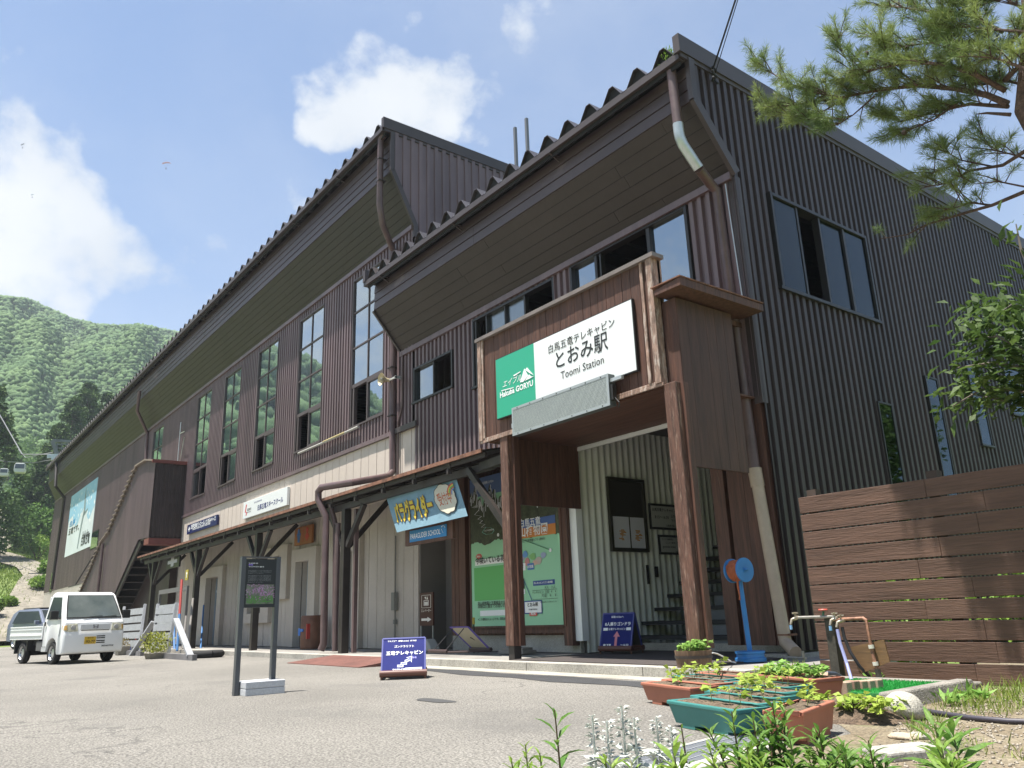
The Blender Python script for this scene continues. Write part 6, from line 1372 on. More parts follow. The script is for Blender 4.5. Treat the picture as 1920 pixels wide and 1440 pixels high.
# planters
teal = mat('planter_teal', (.045, .20, .185), .5, var=.08, vscale=6); terra = mat('planter_terracotta', (.36, .135, .085), .6, var=.1, vscale=6)
def planter(m, label, c, ang, L=.61, Wd=.235, H=.135, seeds=5, grp='long plastic planters', leaf=sprout, dense=False):
    t = thing('planter', label, 'planter', (c[0], c[1], .004), ang, grp)
    b = MB(); a0, b0, a1, b1 = L/2*.86, Wd/2*.78, L/2*.97, Wd/2*.93; z0, z1 = .02, H-.018
    o = [(-a0, -b0, z0), (a0, -b0, z0), (a0, b0, z0), (-a0, b0, z0)]; u = [(-a1, -b1, z1), (a1, -b1, z1), (a1, b1, z1), (-a1, b1, z1)]
    i1 = [(x*.965, y*.9, z1) for x, y, _ in u]; i0 = [(x*.955, y*.88, H-.055) for x, y, _ in u]
    for k in range(4): k2 = (k+1) % 4; b.face([o[k], o[k2], u[k2], u[k]]); b.face([i1[k2], i1[k], i0[k], i0[k2]][::-1]); 
    b.face(o[::-1]); 
    for s in (-1, 1): b.box(s*a0*.55-.06, s*a0*.55+.06, -b0, b0, 0, .02)
    b.build('trough', m, t, local=True, fix=False)
    b = MB(); rx, ry = L/2, Wd/2
    def rim(x0, x1, y0, y1): b.box(x0, x1, y0, y1, H-.022, H)
    rim(-rx, rx, -ry, -ry+.022); rim(-rx, rx, ry-.022, ry); rim(-rx, -rx+.022, -ry+.022, ry-.022); rim(rx-.022, rx, -ry+.022, ry-.022); b.build('rim', m, t, local=True, bevel=.006)
    nx, ny = 22, 8; V = []; F = []
    for i in range(nx+1):
        for j in range(ny+1): V.append((-a1*.955+a1*1.91*i/nx, -b1*.88+b1*1.76*j/ny, H-.011+.008*(1-(2*j/ny-1)**2)+rng.normal(0, .0035)))
    for i in range(nx):
        for j in range(ny): k = i*(ny+1)+j; F.append((k, k+ny+1, k+ny+2, k+1))
    np_mesh('soil', V, F, soil, t, local=True)
    if seeds: seedlings('seedlings', seeds, a1*.85, b1*.6, H-.014, .03 if dense else .05, .10 if dense else .13, .042 if dense else .05, leaf, t, 9 if dense else 6)
    return t
A = R(-15.2); ca, sa = math.cos(A), math.sin(A)
def cpos(fl, L=.61, Wd=.235):
    fl = (fl[0]*1.088, fl[1]*1.088)
    return (fl[0]+ca*L/2-sa*Wd/2, fl[1]+sa*L/2+ca*Wd/2)
planter(teal, 'teal planter nearest the camera, its long side open to view', cpos((-3.03, 3.27)), A, seeds=3)
planter(teal, 'second teal planter back, directly behind the nearest one', cpos((-3.09, 3.52)), A, seeds=5)
planter(teal, 'third teal planter back, level with the foremost terracotta one', cpos((-3.20, 3.77)), A, seeds=6)
planter(teal, 'fourth teal planter back, with pale seedlings', cpos((-3.30, 4.02)), A, seeds=6)
planter(teal, 'teal planter at the right end of the rearmost teal row', cpos((-3.47, 4.28)), A, seeds=5)
planter(teal, 'teal planter at the left end of the rearmost teal row', cpos((-4.10, 4.50)), A, seeds=4)
planter(terra, 'foremost terracotta planter at the left with a small white sticker', cpos((-3.90, 3.98)), A, seeds=4)
tq = planter(terra, 'terracotta planter behind the left foremost terracotta one', cpos((-3.96, 4.24)), A, seeds=5)
planter(terra, 'terracotta planter in the back row, close to the barrel tub', cpos((-4.14, 4.80)), A, seeds=5)
planter(terra, 'terracotta planter in the back row thick with bushy seedlings, beside the brick edging', cpos((-3.50, 4.56), .68), A, L=.70, Wd=.26, H=.165, seeds=46, leaf=sprout2, dense=True)
planter(terra, 'terracotta planter turned end on at the right, behind the green garden plants', (-2.49, 3.63), A+R(121), L=.50, Wd=.195, H=.15, seeds=4)
# concrete pad with brick edging, mat and water taps
b = MB(); b.box(-3.95, -2.88, 5.05, 6.22, 0, .055); b.build('slab', concrete) if False else None
pad = thing('concrete_pad', 'low kerbed concrete pad under the water taps', 'pad', (-3.3, 5.6, 0))
b = MB(); b.box(-3.62, -2.86, 5.14, 6.15, -.01, .045); b.build('slab', concrete, pad)
b = MB(); b.hexa([(-2.80, 4.86, -.01), (-2.68, 4.86, -.01), (-2.70, 6.0, -.01), (-2.84, 6.0, -.01), (-2.79, 4.88, .10), (-2.70, 4.88, .10), (-2.72, 5.98, .10), (-2.83, 5.98, .10)]); b.box(-3.95, -2.72, 6.0, 6.12, -.01, .075); b.build('kerb', mat('aggregate_concrete', (.27, .25, .22), .9, var=.25, vscale=4, fine=.4, fscale=80, bump=.8, bscale=80), pad, bevel=.012)
turf = mat('plastic_turf', (.03, .30, .06), .7, var=.25, vscale=20, fine=.4, fscale=120, bump=1, bscale=160)
b = MB(); b.box(-3.62, -2.87, 5.12, 5.98, .046, .066); o = b.build('turf_mat', turf); tag(o, 'bright green plastic turf mat on the concrete pad', 'mat')
n = 5000; P = np.stack([rng.uniform(-3.62, -2.87, n), rng.uniform(5.12, 5.98, n), np.full(n, .066)], 1); D = sph(n)*.4+np.array([0, 0, 1.]); V, F = leaves(P, D, sph(n), .016, .005); np_mesh('blades', V, F, leafmat('turf_blades', (.03, .33, .06), (.06, .44, .10), scale=20), o)
be = thing('brick_edging', 'low curved edging of upright tan bricks', 'edging', (-3.35, 5.35, 0))
bm_ = [mat('brick_tan_%d' % k, c, .85, var=.15, vscale=14, fine=.25, fscale=90) for k, c in enumerate(((.36, .25, .18), (.30, .19, .14), (.40, .30, .22)))]
p0, p1, p2 = PZ(1540, 1303, 0), PZ(1600, 1318, 0), PZ(1658, 1303, 0)
pts = [PZ(1546, 1292, 0), PZ(1545, 1307, 0), PZ(1580, 1317, 0), PZ(1653, 1309, 0)]
for a, c in zip(pts, pts[1:]):
    L = (c-a).length; n = max(1, int(L/.062)); d = (c-a).normalized()
    for k in range(n):
        b = MB(); p = a.lerp(c, (k+.5)/n); b.obox(p+Vector((0, 0, .062)), d, (d.y, -d.x, 0), (0, 0, 1), .028, .042, .062+rnd.uniform(-.004, .004)); b.build('brick', bm_[rnd.randrange(3)], be, bevel=.005)
tap = thing('standpipe_taps', 'grey water pipe with brass taps on a short wooden post', 'tap', (-3.87, 6.2, .05))
gal = mat('galvanised_pipe', (.36, .34, .30), .45, metal=.5, var=.2, vscale=20); brass = mat('worn_brass', (.42, .36, .27), .3, metal=.7, var=.3, vscale=40); copp = mat('rusty_pipe', (.27, .13, .08), .6, var=.35, vscale=20, fine=.3, fscale=60)
ty = 6.15
def tp(px, py, y=ty): return PY(px, py, y)
a, c = tp(1550, 1160), PZ(1562, 1258, .05); c.y = ty
b = MB(); b.beam((a.x, ty+.06, .0), (a.x-.0, ty+.06, a.z+.02), .075, .075, (0, 1, 0)); b.build('timber_post', mat('mossy_post', (.055, .05, .038), .8, var=.4, vscale=9, fine=.3, fscale=40), tap)
b = MB(); b.tube([tp(1493, 1158), tp(1562, 1156)], .012, 10); b.tube([tp(1562, 1156), tp(1568, 1162)], .017, 10); b.build('supply_pipe', gal, tap, smooth=True)
b = MB(); b.tube([tp(1566, 1163), tp(1580, 1161), tp(1618, 1159), tp(1624, 1163), tp(1633, 1212), tp(1641, 1245), tp(1648, 1262)], .013, 10); b.build('riser', copp, tap, smooth=True)
b = MB(); b.tube([tp(1633, 1209), tp(1634.5, 1216)], .022, 10); b.tube([tp(1641, 1241), tp(1642.5, 1248)], .022, 10); b.build('union', mat('white_union', (.6, .57, .5), .5), tap)
b = MB(); b.tube([tp(1645, 1255), tp(1657, 1306)], .022, 8); b.build('rusted_foot', mat('mossy_post', (.05, .05, .04)), tap)
b = MB(); b.tube([tp(1543, 1156), tp(1544, 1146)], .009, 8); b.build('valve_stem', mat('green_valve', (.05, .16, .10), .5), tap); v_ = tp(1543, 1144)
b = MB(); b.lathe([(0, -.004), (.035, -.004), (.038, .003), (.033, .010), (0, .008)], v_, 16); b.build('valve_wheel', mat('valve_red', (.55, .10, .07), .5), tap, smooth=True)
def faucet(px, py, hose):
    p = tp(px, py); b = MB(); b.tube([p+Vector((.03, 0, .01)), p, p+Vector((-.02, -.03, -.012)), p+Vector((-.025, -.045, -.05))], [.014, .016, .013, .011], 10); b.tube([p, p+Vector((0, 0, .035))], .009, 8); f_ = b.build('faucet', brass, tap, smooth=True)
    b = MB(); q = p+Vector((0, 0, .04)); b.tube([q-Vector((.028, 0, 0)), q+Vector((.028, 0, 0))], .007, 8); b.tube([q-Vector((0, .028, 0)), q+Vector((0, .028, 0))], .007, 8); b.lathe([(0, -.006), (.012, -.006), (.012, .01), (0, .01)], q, 10); b.build('cross_handle', brass, f_)
    if hose: b = MB(); q = p+Vector((-.025, -.045, -.055)); b.tube([q, q-Vector((0, 0, .035))], .012, 10); b.build('hose_connector', mat('hose_blue', (.22, .42, .66), .4), f_)
faucet(1492, 1159, True); faucet(1566, 1160, True); faucet(1578, 1164, False)
b = MB(); b.tube([tp(1570, 1180, ty-.05), tp(1575, 1205, ty-.06), tp(1588, 1245, ty-.08), tp(1597, 1276, ty-.25)], .013, 10); o = b.build('garden_hose', mat('hose_lilac', (.28, .30, .52), .4), smooth=True); tag(o, 'pale blue garden hose hanging straight from the middle tap', 'hose')
b = MB(); b.tube([tp(1579, 1176), tp(1583, 1195), tp(1594, 1222), tp(1612, 1250), PZ(1630, 1268, .07)], .013, 10); o = b.build('garden_hose', mat('hose_black', (.022, .022, .026), .5), smooth=True); tag(o, 'black hose curving down from the right tap behind the tilted plank', 'hose')
b = MB(); b.tube([PZ(1536, 1274, .08), PZ(1541, 1266, .1), PZ(1552, 1262, .115), PZ(1566, 1263, .1), PZ(1576, 1268, .07)], .014, 10); o = b.build('garden_hose', mat('hose_grey_blue', (.06, .08, .11), .5), smooth=True); tag(o, 'short dark hose arching over the end of the turf mat', 'hose')
b = MB(); b.tube([PZ(1722, 1331, .02), PZ(1760, 1337, .02), PZ(1820, 1346, .02), PZ(1890, 1352, .02), PZ(1960, 1354, .02)], .014, 10); o = b.build('garden_hose', mat('hose_dark', (.05, .045, .06), .5), smooth=True); tag(o, 'dark hose lying along the ground from the round stone to the right', 'hose')
y = ty+.03; P4 = [tp(1595, 1213, y), tp(1612, 1264, y), tp(1668, 1241, y), tp(1657, 1199, y)]
b = MB(); o_ = Vector((0, .012, 0)); P4 = [P4[1], P4[2], P4[3], P4[0]]; b.hexa([*P4, *[p+o_ for p in P4]]); o = b.build('plank_plate', mat('tan_plank', (.16, .09, .04), .6, var=.3, vscale=5, stretch=(.4, 2, 6), fine=.2, fscale=30)); tag(o, 'tilted brown wood grain plate tied to the rusty riser pipe', 'board')
b = MB(); q = PY(1472, 1233, 7.5); b.tube([(q.x+.03, 7.5, q.z+.005), (q.x+.28, 7.45, q.z)], .011, 8); b.tube([(q.x+.25, 7.45, q.z), (q.x+.25, 7.45, q.z+.07)], .014, 8); o = b.build('low_pipe', gal); tag(o, 'short metal pipe and valve close to the ground beside the beige downpipe foot', 'pipe')
# drain grating
dg = thing('drain_grating', 'galvanised drain grating set in the asphalt edge in front of the planters', 'grating', (-2.72, 2.9, 0))
a = Vector((-2.60, 2.20, .006)); d = Vector((-.16, .985, 0)).normalized(); s = Vector((d.y, -d.x, 0)); L = 1.40; w = .26
b = MB()
for k in range(56): p = a+d*(L*(k+.5)/56); b.obox(p+s*w/2, s, d, (0, 0, 1), w/2, .0042, .005)
for k in range(5): p = a+s*(w*k/4); b.obox(p+d*L/2+Vector((0, 0, .001)), d, s, (0, 0, 1), L/2, .004, .0066)
b.build('bars', mat('galvanised_grate', (.50, .52, .55), .35, metal=.5), dg); b = MB(); b.obox(a+d*L/2+s*w/2-Vector((0, 0, .0035)), d, s, (0, 0, 1), L/2, w/2, .002); b.build('pit', dark, dg)
b = MB(); b.obox(a+d*L/2+s*(w+.05), d, s, (0, 0, 1), L/2, .045, .012); b.obox(a+d*L/2-s*.025, d, s, (0, 0, 1), L/2, .02, .004); b.build('kerb', concrete, dg, bevel=.006)
# stones in the bed
def stone(label, px, py, r, m, nm='garden_stone', sc=(1, .85, .75)):
    q = PZ(px, py, r*.5); bm = bmesh.new(); bmesh.ops.create_icosphere(bm, subdivisions=3, radius=1)
    ph = rnd.uniform(0, 9)
    for v in bm.verts: n = 1+.10*math.sin(v.co.x*2.6+ph)+.08*math.cos(v.co.y*3.1-ph)+.05*math.sin(v.co.z*5+v.co.x*4); v.co = Vector((v.co.x*sc[0], v.co.y*sc[1], v.co.z*sc[2]))*n*r+Vector((q.x, q.y, r*sc[2]*.7))
    me = bpy.data.meshes.new(nm); bm.to_mesh(me); bm.free(); o = link(nm, me, m, smooth=True)
    if label: tag(o, label, 'stone')
    return o
gran = mat('granite', (.36, .34, .29), .8, var=.18, vscale=9, fine=.45, fscale=130, bump=.4, bscale=90)
stone('rounded pale granite stone sitting beside the earth mound', 1695, 1330, .115, gran)
stone('small flat buff stone in the dry grass below the granite one', 1690, 1376, .05, mat('buff_stone', (.40, .33, .24), .85, var=.15, fine=.3, fscale=80), sc=(1.5, .9, .35)); stone('small whitish stone beside the flat buff one', 1722, 1378, .04, gran, sc=(1.3, .9, .5))
b = MB(); q = PZ(1700, 1420, 0); b.obox((q.x, q.y, .02), (.35, .94, 0), (.94, -.35, 0), (0, 0, 1), .16, .09, .02); o = b.build('stepping_stone', concrete, bevel=.01); tag(o, 'flat grey paving block half sunk among the garden plants', 'stone')
# earth mound with seedlings
c = PZ(1600, 1345, 0); nx = 26; V = []; F = []
for i in range(nx):
    for j in range(nx):
        u, v = i/(nx-1)*2-1, j/(nx-1)*2-1; rr = min(1, math.hypot(u, v)); V.append((c.x+u*.40-.05*v, c.y+v*.34, -.01+.12*(1-rr**2)+rng.normal(0, .009)*(1-rr)))
for i in range(nx-1):
    for j in range(nx-1): k = i*nx+j; F.append((k, k+nx, k+nx+1, k+1))
o = np_mesh('earth_mound', V, F, mat('dark_earth', (.075, .05, .035), .95, col2=(.17, .12, .08), vscale=16, fine=.5, fscale=70, bump=1, bscale=80)); struct(o)
t = thing('seedling_patch', 'patch of light green seedlings growing on the earth mound', 'plants', (PZ(1590, 1332, .05).x, PZ(1590, 1332, .05).y, .03)); seedlings('leaves', 52, .27, .13, .03, .02, .075, .048, sprout, t, 7)
for k, (px, py, lab) in enumerate(((1585, 1258, 'leafy weed behind the taps at the foot of the fence'), (1605, 1268, 'weed between the hose and the tilted plate'), (1640, 1272, 'weed at the back of the turf mat by the riser'), (1785, 1318, 'pale rosette plant at the end of the pad kerb'), (1830, 1312, 'upright pale leafed plant in the grass before the fence'), (1500, 1262, 'grassy weed against the annex corner'))):
    q = PZ(px, py, .02); t = thing('garden_weed', lab, 'weed', (q.x, q.y, .0)); n = 26 if k < 5 else 60
    P = np.stack([rng.normal(0, .03, n), rng.normal(0, .03, n), rng.uniform(.01, .05, n)], 1); D = sph(n)*np.array([1, 1, .4])+np.array([0, 0, .7 if k != 5 else 1.6]); V, F = leaves(P, D, sph(n)+np.array([0, 0, 1]), rng.uniform(.06, .13, n), .03 if k != 5 else .008, fold=.2); np_mesh('leaves', V, F, sprout2 if k < 5 else lf_y, t, local=True)
# fence
fy = 6.6
fn = thing('board_fence', 'dark stained fence of wide horizontal boards with narrow gaps', 'fence', (-2.4, fy, 0))
fx0, fx1 = -4.27, -.3
for k in range(10):
    z0 = .005+.1585*k; x = fx0+rnd.uniform(-.01, .01); cuts = [fx0, fx0+rnd.uniform(.75, 1.6), fx0+rnd.uniform(2.2, 2.9), fx1]
    for a, c in zip(cuts, cuts[1:]):
        b = MB(); dz = rnd.uniform(-.003, .003); b.hexa([(a+.001, fy+rnd.uniform(-.003, .003), z0+dz), (c-.001, fy+rnd.uniform(-.003, .003), z0+rnd.uniform(-.003, .003)), (c-.001, fy+.03, z0), (a+.001, fy+.03, z0), (a+.001, fy, z0+.147+rnd.uniform(-.004, .002)), (c-.001, fy, z0+.147+rnd.uniform(-.004, .002)), (c-.001, fy+.03, z0+.147), (a+.001, fy+.03, z0+.147)]); b.build('board', fence_m, fn, bevel=.003)
for x in (-4.15, -3.05, -1.95, -.8): b = MB(); b.box(x-.045, x+.045, fy+.035, fy+.125, -.05, 1.64); b.build('post', mat('fence_post', (.06, .04, .03), .8, var=.3), fn)
# ================================================================== vegetation
gl1 = leafmat('garden_leaf', (.065, .165, .028), (.17, .28, .055), trans=.35, scale=10); gl2 = leafmat('garden_leaf_yellow', (.14, .25, .035), (.24, .34, .065), trans=.35, scale=10)
stem_m = mat('plant_stem', (.12, .13, .04), .7); stem_b = mat('plant_stem_brown', (.10, .06, .03), .7)
def garden_plant(label, px, py, D, nl, ls, m, sm=stem_m, spread=.07, brs=1, grp=None, lean=.0):
    py -= 4; ls *= 1.15; nl = int(nl*1.2); brs = brs if brs == 1 else int(brs*1.3); spread *= 1.1
    tip = PD(px, py, D); base = Vector((tip.x-lean, tip.y+.02, 0)); H = tip.z; t = thing('garden_plant', label, 'plant', base, group=grp)
    b = MB(); Ps, Ds, Ns, Ls = [], [], [], []
    for j in range(brs):
        bx, by = (0, 0) if j == 0 else rng.normal(0, spread*.5, 2); h = H*(1 if j == 0 else rng.uniform(.65, .95)); tx_, ty_ = (lean, -.02) if j == 0 else (bx+rng.normal(0, spread), by+rng.normal(0, spread))
        b.tube([(bx, by, 0), (bx*.6+tx_*.4, by*.6+ty_*.4, h*.5), (tx_, ty_, h)], [.0045, .0035, .002], 5); a = rng.uniform(0, 6)
        for k in range(nl):
            f = .12+.88*k/nl; a += 2.4; p = np.array([bx+(tx_-bx)*f, by+(ty_-by)*f, h*f]); d = np.array([math.cos(a), math.sin(a), .25+1.1*f*f+rng.normal(0, .12)]); Ps.append(p); Ds.append(d); Ns.append(np.array([0, 0, 1.])+rng.normal(0, .2, 3)); Ls.append(ls*(1.1-.55*f**3)*rng.uniform(.75, 1.15))
    Ls = np.array(Ls); P, D_, N_ = np.array(Ps), np.array(Ds), np.array(Ns)
    # each leaf: two folded halves along a drooping midrib
    D_ /= np.linalg.norm(D_, axis=1, keepdims=True); S = np.cross(D_, N_); S /= np.linalg.norm(S, axis=1, keepdims=True); N_ = np.cross(S, D_); l = Ls[:, None]; w = l*.12
    m1 = P+D_*l*.4-N_*l*.0; tip_ = P+D_*l-N_*l*.22; q1 = P+D_*l*.42+S*w+N_*l*.05; q2 = P+D_*l*.42-S*w+N_*l*.05; r1 = P+D_*l*.75+S*w*.6-N_*l*.05; r2 = P+D_*l*.75-S*w*.6-N_*l*.05; m2 = P+D_*l*.75-N_*l*.09
    V = np.stack([P, q1, r1, tip_, r2, q2, m1, m2], 1).reshape(-1, 3); n = len(P); o = (np.arange(n)*8)[:, None]
    F = np.concatenate([o+np.array([[0, 1, 6, 6]]), o+np.array([[6, 1, 2, 7]]), o+np.array([[7, 2, 3, 3]]), o+np.array([[0, 6, 5, 5]]), o+np.array([[6, 7, 4, 5]]), o+np.array([[7, 3, 4, 4]])])
    T3 = np.concatenate([F[np.array([0])]]) if False else None
    tri = np.concatenate([o+np.array([[0, 1, 6]]), o+np.array([[6, 1, 2]]), o+np.array([[6, 2, 7]]), o+np.array([[7, 2, 3]]), o+np.array([[0, 6, 5]]), o+np.array([[6, 7, 4]]), o+np.array([[6, 4, 5]]), o+np.array([[7, 3, 4]])])
    np_mesh('leaves', V, tri, m, t, local=True); b.build('stem', sm, t, local=True, smooth=True); return t
G = 'green garden plants in the foreground'
for a in (('tall single brown stemmed plant standing alone left of the woolly spikes', 1040, 1335, 2.55, 15, .085, gl1, stem_b, .04, 1),
          ('low feathery plant at the bottom edge, left of the tall single stem', 985, 1400, 2.5, 22, .05, gl2, stem_m, .06, 3), ('second low plant tucked against the tall single stem', 1012, 1415, 2.45, 20, .05, gl2, stem_m, .05, 3),
          ('slim seedling stem in front of the teal planter corner', 1277, 1362, 2.9, 12, .045, gl1, stem_b, .02, 1), ('broad bright plant at the bottom edge beside the drain grating', 1262, 1402, 2.35, 14, .09, gl2, stem_m, .06, 3), ('low bright plant at the bottom edge below the woolly spikes', 1135, 1425, 2.35, 14, .075, gl2, stem_m, .08, 4),
          ('leafy plant in front of the turned terracotta planter, leftmost of its clump', 1372, 1338, 2.85, 24, .075, gl1, stem_b, .06, 3), ('tallest plant of the clump before the turned terracotta planter', 1448, 1322, 2.8, 26, .075, gl1, stem_b, .06, 3), ('plant with a reddish tip right of the tallest one in the clump', 1412, 1352, 2.7, 26, .075, gl1, stem_b, .07, 3), ('lower bushy plant at the middle of the clump', 1480, 1385, 2.75, 24, .07, gl1, stem_m, .07, 4), ('lowest plant of the clump, at the bottom edge', 1400, 1405, 2.55, 22, .07, gl2, stem_m, .08, 4),
          ('dark leafed plant in front of the earth mound, left one', 1535, 1372, 2.9, 24, .075, gl1, stem_b, .06, 3), ('plant in front of the earth mound, between two taller ones', 1580, 1400, 2.8, 22, .07, gl1, stem_m, .06, 3), ('plant in front of the earth mound, right one', 1628, 1392, 2.85, 22, .075, gl1, stem_b, .06, 3), ('long leafed plant leaning right beside the paving block', 1752, 1362, 2.75, 18, .11, gl1, stem_m, .05, 2), ('bushy plant at the bottom edge right of the paving block', 1765, 1405, 2.6, 20, .08, gl2, stem_m, .07, 4)):
    garden_plant(a[0], a[1], a[2], a[3], a[4], a[5], a[6], a[7], a[8], a[9], grp=G)
# woolly silver spikes
wool = leafmat('woolly_leaf', (.42, .46, .42), (.58, .60, .56), trans=.15, scale=14, rough=.9); wst = mat('woolly_stem', (.45, .47, .43), .9)
for k, (px, py, D, lab) in enumerate(((1165, 1325, 2.75, 'tallest woolly silver spike'), (1188, 1345, 2.7, 'woolly silver spike just right of the tallest'), (1110, 1342, 2.75, 'woolly silver spike furthest left'), (1137, 1352, 2.65, 'woolly silver spike left of the tallest'), (1230, 1345, 2.85, 'slender woolly spike beside the drain grating'), (1257, 1362, 2.8, 'short woolly spike nearest the teal planter'))):
    tip = PD(px, py, D); t = thing('woolly_plant', lab, 'plant', (tip.x, tip.y, 0), group='woolly silver plants'); H = tip.z; b = MB(); b.tube([(.01, 0, 0), (0, .005, H*.5), (0, 0, H)], [.005, .004, .003], 6); b.build('stem', wst, t, local=True, smooth=True)
    n = 90; f = rng.uniform(.45, 1.0, n); a = rng.uniform(0, 6.28, n); P = np.stack([.006*np.cos(a), .006*np.sin(a), H*f], 1); D_ = np.stack([np.cos(a), np.sin(a), rng.uniform(.0, .9, n)], 1); V, F = leaves(P, D_, sph(n)*.5+np.array([0, 0, 1.]), rng.uniform(.012, .024, n), .011, fold=.3); np_mesh('flower_spike', V, F, wool, t, local=True)
    n = 24; f = rng.uniform(.05, .6, n); a = rng.uniform(0, 6.28, n); P = np.stack([.006*np.cos(a), .006*np.sin(a), H*f], 1); D_ = np.stack([np.cos(a), np.sin(a), rng.uniform(.1, .9, n)], 1); V, F = leaves(P, D_, sph(n)*.3+np.array([0, 0, 1.]), rng.uniform(.05, .085, n), .024, fold=.3); np_mesh('leaves', V, F, wool, t, local=True)
# grass and litter in the bed
def inbed(x, y): return (y-3.3) > -1.2*(x+1.9) or x > -1.7 if False else True
n = 9000; X = rng.uniform(-2.7, -.2, n); Yv = rng.uniform(3.6, 6.5, n); keep = (np.sin(X*5+1)+np.cos(Yv*4.3+X*2)+rng.normal(0, .5, n) > .35) | (Yv > 5.7); keep &= (X > -2.65+np.maximum(0, 4.9-Yv)*.55); X, Yv = X[keep], Yv[keep]; n = len(X)
P = np.stack([X, Yv, np.full(n, .0)], 1); D = sph(n)*.55+np.array([0, 0, 1.]); V, F = leaves(P, D, sph(n), rng.uniform(.03, .11, n)*np.where(Yv > 5.5, 1.35, .8), .006, fold=.15); o = np_mesh('grass', V, F, leafmat('bed_grass', (.14, .24, .04), (.34, .38, .09), trans=.4, scale=5)); stuff(o)
n = 5200; X = rng.uniform(-2.5, -.1, n); Yv = rng.uniform(2.2, 6.2, n); keep = (X > -2.62+np.maximum(0, 4.9-Yv)*.40); X, Yv = X[keep], Yv[keep]; n = len(X)
t_ = sph(n); a_ = np.cross(t_, sph(n)); a_ /= np.linalg.norm(a_, axis=1, keepdims=True); r_ = rng.uniform(.004, .013, n)[:, None]; c_ = np.stack([X, Yv, np.full(n, .007)], 1); b_ = np.cross(t_, a_)
V = np.stack([c_+t_*r_, c_-t_*r_*.6, c_+a_*r_, c_-a_*r_, c_+b_*r_*.7, c_-b_*r_*.7], 1).reshape(-1, 3); o_ = (np.arange(n)*6)[:, None]; F = np.concatenate([o_+np.array([q]) for q in ([0, 2, 4], [0, 4, 3], [0, 3, 5], [0, 5, 2], [1, 4, 2], [1, 3, 4], [1, 5, 3], [1, 2, 5])]); o = np_mesh('pebbles', V, F, mat('pebble', (.20, .17, .13), .85, col2=(.36, .32, .26), vscale=40)); stuff(o)
# shrubs just behind the fence
def shrub(label, c, r, h, n, ls, m, name='shrub', grp=None):
    t = thing(name, label, 'shrub', c, group=grp); k = 9; cl = sph(k)*np.array([r*.55, r*.55, h*.28])+np.array([0, 0, h*.55]); P = cl[rng.integers(0, k, n)]+sph(n)*np.array([r*.5, r*.5, h*.3])*rng.uniform(.5, 1, (n, 1)); P[:, 2] = np.abs(P[:, 2]); D = sph(n)+np.array([0, 0, .2]); V, F = leaves(P, D, sph(n)+np.array([0, 0, .8]), ls*rng.uniform(.6, 1.2, n), ls*.5, fold=.15); np_mesh('foliage', V, F, m, t, local=True)
    b = MB()
    for j in range(5): a = 2*math.pi*j/5; b.tube([(0, 0, 0), (r*.25*math.cos(a), r*.25*math.sin(a), h*.35), (r*.5*math.cos(a), r*.5*math.sin(a), h*.7)], [.02*h, .014*h, .006*h], 5)
    b.build('stem', stem_b, t, local=True); return t
hedge = leafmat('hedge_leaf', (.10, .22, .03), (.24, .36, .06), scale=4)
for k in range(4): shrub('low green shrub glimpsed through the fence gaps', (-3.8+1.0*k, 7.5+.2*(k % 2), 0), .55, .85, 900, .09, hedge, grp='shrubs behind the fence')
# ---- pine on the right: limbs traced where they hang in front of the gable
needle = leafmat('pine_needles', (.10, .165, .05), (.31, .37, .12), trans=.25, scale=2.2, rough=.5); bark = mat('pine_bark', (.095, .058, .042), .85, var=.4, vscale=14, fine=.35, fscale=60, bump=.6, bscale=50)
pine = thing('pine_tree', 'large pine reaching in from the right with long needled boughs', 'tree', (-.75, 5.9, 0))
PYY = 5.85
tr = [Vector((-.75, 5.9, 0)), Vector((-.80, 5.88, 1.4)), Vector((-.95, 5.86, 2.6)), Vector((-1.15, 5.85, 3.4)), PY(2010, 330, 5.88), PY(1960, 262, PYY), PY(1925, 205, PYY), PY(1930, 130, PYY), PY(1935, 40, PYY), PY(1925, -60, 5.8), PY(1900, -220, 5.8)]
b = MB(); b.tube(tr, [.16, .15, .13, .115, .10, .085, .075, .065, .055, .05, .03], 12); b.build('trunk', bark, pine, smooth=True)
